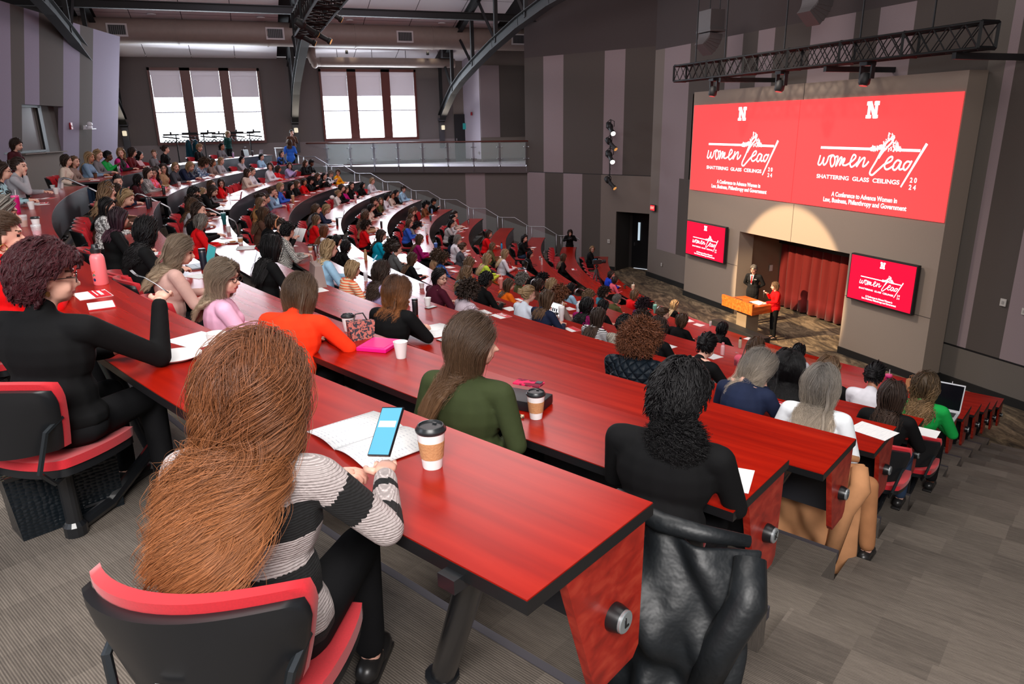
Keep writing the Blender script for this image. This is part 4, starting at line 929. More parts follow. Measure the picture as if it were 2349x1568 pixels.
    if wave > 0 or curl > 0:
        ph = R.rand(n)*6.28 if curl else (2.2*np.sin(4.5*d[:, 1]+1.3)+1.8*np.cos(3.7*d[:, 0]+2*d[:, 2])+R.rand(n)*1.1); out = path-HC; out[:, :, 2] *= .3; out /= (np.linalg.norm(out, axis=2)[:, :, None]+1e-6); side = np.cross(out, [0, 0, 1.]); amp = (wave*np.clip((s_-.06)/.16, 0, 1)+curl)*(.7+.6*R.rand(n))[:, None]
        an = 2*np.pi*s_/wl+ph[:, None]; path = path+side*(amp*np.sin(an))[:, :, None]+out*((amp*.8+0*an)*np.cos(an))[:, :, None]+(np.array([0, 0, 1.])*(curl*.5*np.sin(an+1))[:, :, None] if curl else 0)
    if strands:
        pos = []; cnts = []; rds = []; rs_ = srad
        for i in range(n):
            L = int(length[i])
            if L < 4: continue
            p = path[i, :L]; t = np.gradient(p, axis=0); t /= (np.linalg.norm(t, axis=1)[:, None]+1e-9)
            o_ = p-HC; o_[:, 2] *= .4; o_ -= t*np.sum(o_*t, 1)[:, None]; o_ /= (np.linalg.norm(o_, axis=1)[:, None]+1e-9); b_ = np.cross(t, o_); u = np.linspace(0, 1, L)
            for c_i in range(strands):
                q_ = R.normal(size=2)*(rad or wd)*np.array([1.15, .5]); q_[1] += (rad or wd)*.55
                f1, f2 = R.uniform(3, 9, 2); p1, p2 = R.rand(2)*6.28; am = .0022+.003*R.rand()
                pp = p+(b_*q_[0]+o_*q_[1])*(1.05-.35*u)[:, None]+b_*(am*u*np.sin(u*f1+p1))[:, None]+o_*(am*.8*u*np.sin(u*f2+p2))[:, None]; L2 = max(4, L-R.randint(0, int(L*.16)+1))
                pos.append(pp[:L2]); cnts.append(L2); rds.append(rs_*(.8+.4*R.rand())*(1-.6*u[:L2]))
        STRAND_BUF.append((np.concatenate(pos).astype(np.float32), cnts, np.concatenate(rds).astype(np.float32)))
    # strands: every guide lock is split into finer ones that stay together
    V = []; Fc = []; UV = []; base = 0; rel = rad if rad else wd*1.1
    for i in range(n):
        L = int(length[i])
        if L < 3: continue
        p = path[i, :L]; t = np.gradient(p, axis=0); t /= (np.linalg.norm(t, axis=1)[:, None]+1e-9)
        o_ = p-HC; o_[:, 2] *= .4; o_ -= t*np.sum(o_*t, 1)[:, None]; o_ /= (np.linalg.norm(o_, axis=1)[:, None]+1e-9); b_ = np.cross(t, o_)
        u = np.linspace(0, 1, L); rid = R.randint(0, 9973)
        for c_i in range(clump):
            if clump > 1:
                q_ = R.normal(size=2)*rel*np.array([1.0, .45]); pinch = (1.1-.45*u)[:, None] if taper else 1.
                pp = p+(b_*q_[0]+o_*q_[1])*pinch+b_*(fz_amp*np.sin(u*R.uniform(8, 22)+R.rand()*6.28))[:, None]; L2 = max(3, L-R.randint(0, max(1, int(L*.12))+1))
            else: pp = p; L2 = L
            pp = pp[:L2]; uu = u[:L2]
            ww = wd*(.75+.5*R.rand())*(clw if clump > 1 else 1)*np.minimum(1, .55+uu*3)*np.clip((uu[-1]+.04-uu)*(3.2 if taper else 9), .18, 1); hh = ww*(.24 if style not in 'CKH' else .9)
            a = np.arange(sides)/sides*2*np.pi
            ring = pp[:, None]+b_[:L2, None]*(np.cos(a)[None, :, None]*ww[:, None, None])+o_[:L2, None]*(np.sin(a)[None, :, None]*hh[:, None, None])
            V.append(ring.reshape(-1, 3))
            UV.append(np.stack([np.tile(rid+c_i*.7+np.abs(np.arange(sides)/sides-.5)*(.6 if style not in 'CK' else .1), L2), np.repeat(np.minimum(1, s_[:L2]/.5), sides)], 1))
            ii = np.arange(L2-1)[:, None]*sides; jj = np.arange(sides)[None]; j2 = (jj+1) % sides
            Fc.append((np.stack([ii+jj, ii+j2, ii+sides+j2, ii+sides+jj], -1).reshape(-1, 4)+base)); base += L2*sides
    V = np.concatenate(V); Fc = np.concatenate(Fc); UV = np.concatenate(UV)
    mb = MB(); mb.hasuv = True
    if cap:
        c_ = MB(); c_.ell(HC, HA*1.015, nu=24, nv=16); keep = []
        for f in c_.f:
            q = sum((Vector(c_.v[i])-Vector(HC) for i in f), Vector())/len(f); q = Vector((q.x/HA[0], q.y/HA[1], q.z/HA[2]))
            if q.z > -.62 and not (q.x > .40 and q.z < .52) and not (q.x > -.02 and q.z < .03) and not (q.x > .2 and q.z < .25): keep.append(f)
        mb.add(c_.v, keep, 0, [(.5, .1)]*len(c_.v))
    if style == 'P':
        r2_ = np.random.RandomState(seed+9)
        for i in range(int(n*.25)+12):
            a0 = r2_.rand()*6.28; tilt = r2_.rand()*3; pts = []
            for j in range(7):
                a = a0+j*.9; rr_ = .042*(1+.1*r2_.rand()); v = Vector((math.cos(a)*rr_*.8, math.sin(a)*rr_, rr_*.7*math.sin(a*.5+tilt))); pts.append(Vector((-.135, 0, .045))+v)
            mb.tube(pts, [.004]+[wd*.8]*5+[.003], 5, uvr=True)
        mb.ell((-.13, 0, .045), (.038, .042, .038), nu=12, nv=8)
    # assemble strands (numpy) and cap (list) into one mesh
    nq = len(Fc); cv = np.array(mb.v, dtype=np.float32).reshape(-1, 3); cf = [tuple(i+base for i in f) for f in mb.f]; cu = np.array(mb.uv, dtype=np.float32).reshape(-1, 2)
    AV = np.concatenate([V, cv]); AU = np.concatenate([UV, cu]); ln2 = np.array([4]*nq+[len(f) for f in cf], dtype=np.int32); li = np.concatenate([Fc.ravel(), np.array([i for f in cf for i in f], dtype=np.int64)]).astype(np.int32)
    me = bpy.data.meshes.new(name); me.vertices.add(len(AV)); me.vertices.foreach_set('co', AV.astype(np.float32).ravel()); me.loops.add(len(li)); me.loops.foreach_set('vertex_index', li)
    me.polygons.add(len(ln2)); me.polygons.foreach_set('loop_start', np.concatenate([[0], np.cumsum(ln2)[:-1]]).astype(np.int32)); me.polygons.foreach_set('loop_total', ln2)
    ul = me.uv_layers.new(name='UVMap'); ul.data.foreach_set('uv', AU[li].astype(np.float32).ravel()); me.materials.append(M('tmp')); smooth_all(me); me.update(calc_edges=True); me.validate()
    if strands:
        P_, C_, R_ = STRAND_BUF.pop(); hc = bpy.data.hair_curves.new('hair_strands'); hc.add_curves(C_); hc.attributes['position'].data.foreach_set('vector', P_.ravel())
        ra = hc.attributes.get('radius') or hc.attributes.new('radius', 'FLOAT', 'POINT'); ra.data.foreach_set('value', R_); STRANDS[me.name] = hc
    return me
def strandmat(hm):
    nm = hm.name+'_strand'
    if nm in MATS: return MATS[nm]
    root, tip, var = HCOL[hm.name]; m, t, b = nt(nm); hi = N(t, 'ShaderNodeHairInfo'); mx = N(t, 'ShaderNodeMix', data_type='RGBA'); mx.inputs[6].default_value = c4(root); mx.inputs[7].default_value = c4(tip); t.links.new(hi.outputs['Intercept'], mx.inputs[0])
    a = N(t, 'ShaderNodeMath', operation='MULTIPLY_ADD'); a.inputs[1].default_value = 1.1*var; a.inputs[2].default_value = 1-.45*var; t.links.new(hi.outputs['Random'], a.inputs[0])
    sc_ = N(t, 'ShaderNodeVectorMath', operation='SCALE'); t.links.new(mx.outputs[2], sc_.inputs[0]); t.links.new(a.outputs[0], sc_.inputs['Scale']); t.links.new(sc_.outputs[0], b.inputs['Base Color'])
    b.inputs['Roughness'].default_value = .42; b.inputs['Specular IOR Level'].default_value = .4; MATS[nm] = m; return m
STRAND_BUF = []; STRANDS = {}; HCOL = {}
def hairmat(name, root, tip=None, var=.7, rough=.42):
    if name in MATS: return MATS[name]
    m, t, b = nt(name); tip = tip or tuple(x*1.35 for x in root); HCOL[name] = (root, tip, var)
    uv = N(t, 'ShaderNodeUVMap'); sp = N(t, 'ShaderNodeSeparateXYZ'); t.links.new(uv.outputs[0], sp.inputs[0])
    fl = N(t, 'ShaderNodeMath', operation='FLOOR'); t.links.new(sp.outputs[0], fl.inputs[0])
    wn = N(t, 'ShaderNodeTexWhiteNoise', noise_dimensions='1D'); t.links.new(fl.outputs[0], wn.inputs['W'])
    mp = N(t, 'ShaderNodeMapping'); mp.inputs['Scale'].default_value = (40, 2.4, 1); t.links.new(uv.outputs[0], mp.inputs[0])
    nz = N(t, 'ShaderNodeTexNoise'); nz.inputs['Scale'].default_value = 1; nz.inputs['Detail'].default_value = 2; t.links.new(mp.outputs[0], nz.inputs[0])
    mx = N(t, 'ShaderNodeMix', data_type='RGBA'); mx.inputs[6].default_value = c4(root); mx.inputs[7].default_value = c4(tip)
    pw_ = N(t, 'ShaderNodeMath', operation='MULTIPLY_ADD'); pw_.inputs[1].default_value = 1.25; pw_.inputs[2].default_value = -.12; t.links.new(sp.outputs[1], pw_.inputs[0])
    ad = N(t, 'ShaderNodeMath', operation='MULTIPLY_ADD'); ad.inputs[1].default_value = .3; t.links.new(wn.outputs['Value'], ad.inputs[0]); t.links.new(pw_.outputs[0], ad.inputs[2])
    sb = N(t, 'ShaderNodeMath', operation='SUBTRACT', use_clamp=True); sb.inputs[1].default_value = .2; t.links.new(ad.outputs[0], sb.inputs[0]); t.links.new(sb.outputs[0], mx.inputs[0])
    a2 = N(t, 'ShaderNodeMath', operation='MULTIPLY_ADD'); a2.inputs[1].default_value = 1.1*var; a2.inputs[2].default_value = 1-.62*var; t.links.new(nz.outputs['Fac'], a2.inputs[0])
    a3 = N(t, 'ShaderNodeMath', operation='MULTIPLY_ADD'); a3.inputs[1].default_value = .3*var; t.links.new(wn.outputs['Value'], a3.inputs[0]); t.links.new(a2.outputs[0], a3.inputs[2])
    sc_ = N(t, 'ShaderNodeVectorMath', operation='SCALE'); t.links.new(mx.outputs[2], sc_.inputs[0]); t.links.new(a3.outputs[0], sc_.inputs['Scale'])
    t.links.new(sc_.outputs[0], b.inputs['Base Color']); b.inputs['Roughness'].default_value = rough+.08; b.inputs['Specular IOR Level'].default_value = .28
    bp_ = N(t, 'ShaderNodeBump'); bp_.inputs['Strength'].default_value = .5; bp_.inputs['Distance'].default_value = .003; t.links.new(nz.outputs['Fac'], bp_.inputs['Height']); t.links.new(bp_.outputs[0], b.inputs['Normal'])
    MATS[name] = m; return m
HM = {'k': hairmat('hair_black', (.0045, .0038, .0045), (.007, .0055, .006)), 'd': hairmat('hair_dark_brown', (.026, .015, .011), (.045, .024, .016)), 'b': hairmat('hair_brown', (.06, .032, .018), (.12, .062, .034)),
 'l': hairmat('hair_light_brown', (.12, .068, .036), (.25, .15, .08)), 'y': hairmat('hair_blonde', (.26, .165, .085), (.52, .37, .21)), 'g': hairmat('hair_grey', (.14, .125, .11), (.30, .27, .23)),
 'r': hairmat('hair_auburn', (.11, .036, .016), (.25, .085, .036)), 'w': hairmat('hair_ombre', (.03, .014, .009), (.36, .13, .04)), 'p': hairmat('hair_plum', (.018, .009, .013), (.055, .015, .028)),
 'o': hairmat('hair_locs_gold', (.05, .03, .015), (.22, .13, .06)), 'a': hairmat('hair_ash_blonde', (.15, .11, .078), (.46, .34, .23)), 'x': hairmat('hair_copper', (.135, .045, .017), (.33, .125, .045), .95, .36), 'm': hairmat('hair_maroon', (.03, .007, .010), (.085, .012, .018), .8), 'e': hairmat('hair_espresso_gold', (.055, .032, .02), (.17, .09, .045), .5, .33),
 's': hairmat('hair_silver', (.12, .11, .10), (.42, .34, .26), .7)}
# ------------------------------------------------------------ cloth
def cloth(name, c, c2=None, kind='plain', sc_=30., rough=.85):
    if name in MATS: return MATS[name]
    if kind == 'plain':
        q_ = M(name, c, rough, noise=.10, nscale=9, bump=.25); q_.node_tree.nodes['Principled BSDF'].inputs['Specular IOR Level'].default_value = .18; return q_
    m, t, b = nt(name); tc = N(t, 'ShaderNodeTexCoord'); b.inputs['Roughness'].default_value = rough
    if kind == 'stripe':
        w_ = N(t, 'ShaderNodeTexWave'); w_.bands_direction = 'Z'; w_.inputs['Scale'].default_value = sc_; w_.inputs['Distortion'].default_value = .3; t.links.new(tc.outputs['Object'], w_.inputs[0]); f = w_.outputs['Fac']
    elif kind == 'vstripe':
        w_ = N(t, 'ShaderNodeTexWave'); w_.bands_direction = 'Y'; w_.inputs['Scale'].default_value = sc_; t.links.new(tc.outputs['Object'], w_.inputs[0]); f = w_.outputs['Fac']
    elif kind == 'check':
        w_ = N(t, 'ShaderNodeTexChecker'); w_.inputs['Scale'].default_value = sc_; t.links.new(tc.outputs['Object'], w_.inputs[0]); f = w_.outputs['Fac']
    elif kind == 'dots':
        w_ = N(t, 'ShaderNodeTexVoronoi'); w_.inputs['Scale'].default_value = sc_; w_.inputs['Randomness'].default_value = .25; t.links.new(tc.outputs['Object'], w_.inputs[0]); g_ = N(t, 'ShaderNodeMath', operation='LESS_THAN'); g_.inputs[1].default_value = .22; t.links.new(w_.outputs['Distance'], g_.inputs[0]); f = g_.outputs[0]
    else:
        w_ = N(t, 'ShaderNodeTexNoise'); w_.inputs['Scale'].default_value = sc_; w_.inputs['Detail'].default_value = 3; t.links.new(tc.outputs['Object'], w_.inputs[0]); f = w_.outputs['Fac']
    lo, hi = (.45, .55) if kind != 'print' else (.47, .53)
    t.links.new(ramp(t, f, [(lo, c), (hi, c2)]), b.inputs['Base Color']); MATS[name] = m; return m
K0 = (.0035, .0035, .004)
TOP = {'black': cloth('cloth_black', K0), 'blacks': cloth('cloth_black_blue', K0, sr(40, 90, 170), 'print', 5), 'blackw': cloth('cloth_black_white', K0, sr(200, 200, 205), 'print', 6), 'bwhite': cloth('cloth_white_black', sr(215, 215, 220), K0, 'print', 8),
 'lgrey': cloth('cloth_light_grey', sr(168, 166, 172)), 'grey': cloth('cloth_grey', sr(112, 110, 114)), 'greyh': cloth('cloth_grey_hoodie', sr(96, 98, 98)), 'slate': cloth('cloth_slate', sr(72, 74, 82)), 'cream': cloth('cloth_cream', sr(208, 190, 176)), 'taupe': cloth('cloth_taupe', sr(136, 116, 108)),
 'denim': cloth('cloth_denim', sr(122, 148, 176)), 'green': cloth('cloth_green', sr(20, 150, 66)), 'hotpink': cloth('cloth_hot_pink', sr(200, 20, 120), K0, 'print', 3), 'dred': cloth('cloth_wine', sr(92, 22, 28)), 'palepink': cloth('cloth_pale_pink', sr(205, 170, 176)), 'navy': cloth('cloth_navy', sr(28, 36, 60)),
 'tan': cloth('cloth_tan', sr(170, 136, 104)), 'mauve': cloth('cloth_mauve', sr(92, 74, 82)), 'floral': cloth('cloth_floral', sr(232, 70, 60), sr(240, 120, 170), 'print', 14), 'gingham': cloth('cloth_gingham', K0, sr(200, 195, 195), 'check', 60), 'maroon': cloth('cloth_maroon', sr(62, 18, 26)), 'bluepat': cloth('cloth_blue_pattern', sr(190, 205, 220), sr(50, 80, 120), 'print', 22),
 'patterned': cloth('cloth_bw_pattern', K0, sr(150, 185, 195), 'print', 10), 'lblue': cloth('cloth_light_blue', sr(158, 198, 226)), 'white': cloth('cloth_white', sr(222, 220, 228)), 'shirt': cloth('cloth_white_shirt', sr(214, 222, 236)), 'brown': cloth('cloth_brown', sr(84, 56, 44)), 'red': cloth('cloth_red', sr(214, 12, 20)), 'rust': cloth('cloth_rust', sr(196, 84, 44)),
 'vest': cloth('cloth_vest', K0, sr(190, 140, 84), 'print', 2.5), 'whiteprint': cloth('cloth_white_print', sr(210, 208, 206), sr(96, 92, 92), 'print', 34), 'lilac': cloth('cloth_lilac', sr(176, 160, 205)), 'yellow': cloth('cloth_mustard', sr(238, 160, 10)), 'blue': cloth('cloth_blue', sr(50, 90, 190)), 'plum': cloth('cloth_plum', sr(76, 30, 60)),
 'hound': cloth('cloth_houndstooth', K0, sr(215, 212, 205), 'check', 75), 'magenta': cloth('cloth_magenta', sr(200, 24, 130)), 'magentad': cloth('cloth_deep_magenta', sr(150, 16, 96)), 'puffer': cloth('cloth_puffer', sr(218, 210, 206)), 'olive': cloth('cloth_olive', sr(84, 82, 48)), 'turquoise': cloth('cloth_turquoise', sr(0, 160, 190)), 'camel': cloth('cloth_camel', sr(124, 76, 48)),
 'stripe': cloth('cloth_sunset_stripe', sr(240, 110, 70), sr(235, 215, 180), 'stripe', 9), 'bstripe': cloth('cloth_bw_stripe', K0, sr(225, 222, 225), 'stripe', 16), 'wstripe': cloth('cloth_pinstripe', sr(225, 215, 222), sr(150, 120, 140), 'vstripe', 22), 'lime': cloth('cloth_lime', sr(196, 222, 70)), 'teal': cloth('cloth_teal', sr(60, 130, 150)), 'burg': cloth('cloth_burgundy', sr(70, 18, 36)),
 'orange': cloth('cloth_orange', sr(240, 110, 20)), 'orangeb': cloth('cloth_orange_blazer', sr(252, 58, 22)), 'royal': cloth('cloth_royal', sr(24, 60, 190)), 'pink': cloth('cloth_pink', sr(214, 90, 110)), 'purple': cloth('cloth_purple', sr(90, 20, 90)), 'plaid': cloth('cloth_plaid', sr(168, 160, 146), sr(120, 112, 102), 'check', 48), 'redn': cloth('cloth_red_knit', sr(224, 8, 14)),
 'beige': cloth('cloth_dusty_beige', sr(198, 158, 148)), 'pinks': cloth('cloth_light_pink', sr(236, 178, 206)), 'quilt': cloth('cloth_quilt', sr(20, 28, 36), rough=.5), 'whitec': cloth('cloth_white_coat', sr(224, 228, 232)), 'coat': cloth('cloth_black_coat', (.0035, .0035, .004)), 'dgreen': cloth('cloth_forest', sr(16, 60, 56)), 'cobalt': cloth('cloth_cobalt', sr(50, 110, 215)), 'greenb': cloth('cloth_army', sr(52, 60, 34)), 'ivory': cloth('cloth_ivory_knit', sr(226, 214, 214))}
TRO = cloth('trousers_black', (.005, .005, .006)); JEAN = cloth('jeans_blue', sr(44, 60, 84))
# quilted jacket: diagonal stitching
m_ = MATS['cloth_quilt']; t_ = m_.node_tree; b_ = t_.nodes['Principled BSDF']; tc = N(t_, 'ShaderNodeTexCoord'); mp = N(t_, 'ShaderNodeMapping'); mp.inputs['Rotation'].default_value = (PI/4, 0, 0); mp.inputs['Scale'].default_value = (.01, 17, 17)
t_.links.new(tc.outputs['Object'], mp.inputs[0]); fr_ = N(t_, 'ShaderNodeVectorMath', operation='FRACTION'); t_.links.new(mp.outputs[0], fr_.inputs[0]); sx_ = N(t_, 'ShaderNodeSeparateXYZ'); t_.links.new(fr_.outputs[0], sx_.inputs[0])
def tri_(o_): a = N(t_, 'ShaderNodeMath', operation='PINGPONG'); a.inputs[1].default_value = .5; t_.links.new(o_, a.inputs[0]); return a.outputs[0]
mn_ = N(t_, 'ShaderNodeMath', operation='MINIMUM'); t_.links.new(tri_(sx_.outputs[1]), mn_.inputs[0]); t_.links.new(tri_(sx_.outputs[2]), mn_.inputs[1]); sq_ = N(t_, 'ShaderNodeMath', operation='POWER'); sq_.inputs[1].default_value = .4; t_.links.new(mn_.outputs[0], sq_.inputs[0])
bp_ = N(t_, 'ShaderNodeBump'); bp_.inputs['Distance'].default_value = .03; bp_.inputs['Strength'].default_value = 1.; t_.links.new(sq_.outputs[0], bp_.inputs['Height']); t_.links.new(bp_.outputs[0], b_.inputs['Normal'])
# ------------------------------------------------------------ chair
def chair_proto():
    RC = M('cushion_red', sr(190, 18, 34), .8, noise=.08, nscale=200, sheen=.2); SH = M('shell_charcoal', (.010, .011, .013), .38); MT = M('chair_metal', (.06, .07, .08), .3, .8)
    P = {}
    def grid(f, nu, nv, th, name, mat, th_in=True):
        v0 = [f(i/(nu-1), j/(nv-1), 0) for j in range(nv) for i in range(nu)]; v1 = [f(i/(nu-1), j/(nv-1), 1) for j in range(nv) for i in range(nu)]; n = nu*nv; b = MB(); fs = []
        for j in range(nv-1):
            for i in range(nu-1):
                a = j*nu+i; fs += [(a, a+1, a+nu+1, a+nu), (n+a, n+a+nu, n+a+nu+1, n+a+1)]
        bd_ = [i for i in range(nu)]+[j*nu+nu-1 for j in range(1, nv)]+[(nv-1)*nu+i for i in range(nu-2, -1, -1)]+[j*nu for j in range(nv-2, 0, -1)]
        for a, c_ in zip(bd_, bd_[1:]+bd_[:1]): fs.append((a, n+a, n+c_, c_))
        b.add(v0+v1, fs); me = b.mesh(name, mat); smooth_all(me); me.set_sharp_from_angle(angle=1.2); return me
    def back(off, thk, top):
        def f(u, v, s):
            y = (u-.5)*2; w_ = 0.275*(1-.28*(1-v)**1.5)*(1-.06*max(0, v-.8)*5); z = .53+(top-.53)*v - .035*max(0, v-.6)*2.5*(abs(y)**3)
            x = -.27+.135*abs(y)**2.2-.06*v+off - s*thk; return (x, y*w_, z)
        return f
    P['backrest_shell'] = grid(back(-.018, .03, .845), 17, 9, 0, 'backrest_shell', SH)
    P['backrest_cushion'] = grid(back(.02, .036, .868), 17, 9, 0, 'backrest_cushion', RC)
    def seat(z0, z1, g):
        def f(u, v, s):
            y = (u-.5)*2; x = (v-.5)*2; r = (1-.10*x*x*y*y); return (x*.225*r*g+.02, y*.235*r*g, (z0 if s else z1)+.018*abs(y)**2+.012*(-x if x < 0 else -x*.8))
        return f
    P['seat_cushion'] = grid(seat(.415, .455, 1.), 11, 11, 0, 'seat_cushion', RC); P['seat_shell'] = grid(seat(.375, .418, .97), 11, 11, 0, 'seat_shell', SH)
    b = MB(); b.tube([(.0, .1, .385), (-.2, .16, .38), (-.285, .19, .47), (-.25, .225, .64), (-.17, .235, .68)], .012, 6); b.tube([(.0, -.1, .385), (-.2, -.16, .38), (-.285, -.19, .47), (-.25, -.225, .64), (-.17, -.235, .68)], .012, 6); P['back_bracket'] = b.mesh('back_bracket', MT)
    b = MB(); b.lathe([(.05, .0), (.05, .05), (.035, .07), (.035, .3), (.06, .34), (.06, .385)], n=14); b.tube([(0, 0, .03), (.22, 0, .04), (.47, 0, .14), (.6, 0, .2)], .03, 8); P['pedestal_arm'] = b.mesh('pedestal_arm', M('leg_black')); 
    b = MB(); b.box((-.358, .0, .665), (.004, .055, .02)); P['size_tag'] = b.mesh('size_tag', M('tag_grey', (.5, .5, .5), .5))
    return P
CH = chair_proto(); CHP = None
def make_chair(loc, rz, label, near=False):
    global CHP
    t = thing('task_chair', label, 'chair', loc, rz, 'red and charcoal chairs along the desks')
    for nm, me in CH.items():
        if nm == 'size_tag' and not near: continue
        obj(nm, me, t)
    return t
# ------------------------------------------------------------ assembling a person
FIG = {}
def fig(pose, yaw, far=False):
    k_ = (pose, yaw, far)
    if k_ not in FIG: FIG[k_] = build_figure(pose, .0142 if far else .0095, yaw=yaw, pitch={'C': 22, 'A': 8, 'E': 14, 'B': 6}.get(pose, 4))
    return FIG[k_]
HAIRP = {}
def hairp(style, v, far=False):
    k_ = (style, v, far)
    if k_ not in HAIRP:
        kw = dict(S=dict(n=150, wd=.013, clump=3, clw=.5), W=dict(n=150, wd=.013, wave=.014, wl=.13, clump=3, clw=.5), B=dict(n=150, wd=.013, wave=.004, clump=3, clw=.5), H=dict(n=420, wd=.009), C=dict(n=500, wd=.009, curl=.010, wl=.045, cap=True), P=dict(n=150, wd=.013, clump=2, clw=.6), K=dict(n=120, wd=.010))[style]
        if v == 1 and style in 'SW': kw['zc'] = -.27
        if far: kw = dict(kw, n=int(kw['n']*(.85 if style != 'C' else .6)), wd=kw['wd']*(1.25 if style in 'HC' else 1.15), clump=1)
        HAIRP[k_] = hair_mesh(style, seed=11+v*7+ord(style), sides=3, **kw)
    return HAIRP[k_]
GL = None
def glasses_mesh():
    b = MB()
    for s in (1, -1):
        c_ = Vector((.098, s*.032, .006)); pts = [c_+Vector((-.004*abs(math.cos(a))*0, .025*math.cos(a), .019*math.sin(a))) for a in [2*PI*i/16 for i in range(17)]]; b.tube(pts, .0028, 5, cap=False)
        b.tube([(.096, s*.057, .012), (.06, s*.078, .012), (.0, s*.084, .006), (-.02, s*.082, -.01)], .0026, 5)
    b.tube([(.099, .008, .01), (.101, 0, .013), (.099, -.008, .01)], .0026, 5)
    return b.mesh('glasses', M('glasses_tortoise', (.05, .03, .025), .25))
GLASSES = glasses_mesh()
VAR = {}
def variant(me, mat):
    """the same mesh carrying another material in its first slot, shared by everybody who needs it"""
    if not me.materials: me.materials.append(mat); VAR[(me.name, mat.name)] = me; return me
    if me.materials[0] == mat: return me
    k_ = (me.name, mat.name)
    if k_ not in VAR: c_ = me.copy(); c_.materials[0] = mat; VAR[k_] = c_
    return VAR[k_]
def assemble(label, F, loc, rz, hair, hm, top, skin='f', tro=None, scale=1., glasses=False, name='person', shoes=True, group=None, hscale=1.):
    t = thing(name, label, 'person', loc, rz, group); t.scale = (scale,)*3
    bo = obj('body', variant(F['body'], SKINS[skin]), t)
    to = obj('top', variant(F['top'], TOP[top] if isinstance(top, str) else top) if top else F['top'], t)
    tr = obj('trousers', variant(F['trousers'], tro or TRO), t)
    if hair:
        h = obj('hair', variant(hair, hm), t); T = Matrix.Translation(F['H']-Vector((.02, 0, 0))) @ Matrix.Rotation(math.radians(F['yaw']), 4, 'Z') @ Matrix.Translation((0, 0, -.1)) @ Matrix.Rotation(math.radians(F['pitch']), 4, 'Y') @ Matrix.Translation((.02, 0, .1))
        h.matrix_local = T @ Matrix.Scale(hscale, 4)
        if hair.name in STRANDS:
            hc = STRANDS[hair.name]; hc.materials.clear(); hc.materials.append(strandmat(hm)); o2 = obj('hair_strands', hc, t); o2.matrix_local = T @ Matrix.Scale(hscale, 4)
        if glasses: g = obj('glasses', GLASSES, t); g.matrix_local = T
    if shoes:
        for (a, k_, an) in F['legs']: obj('shoe', SHOE, t, loc=(an[0]-.02, an[1], 0))
    return t
PEOPLE = []
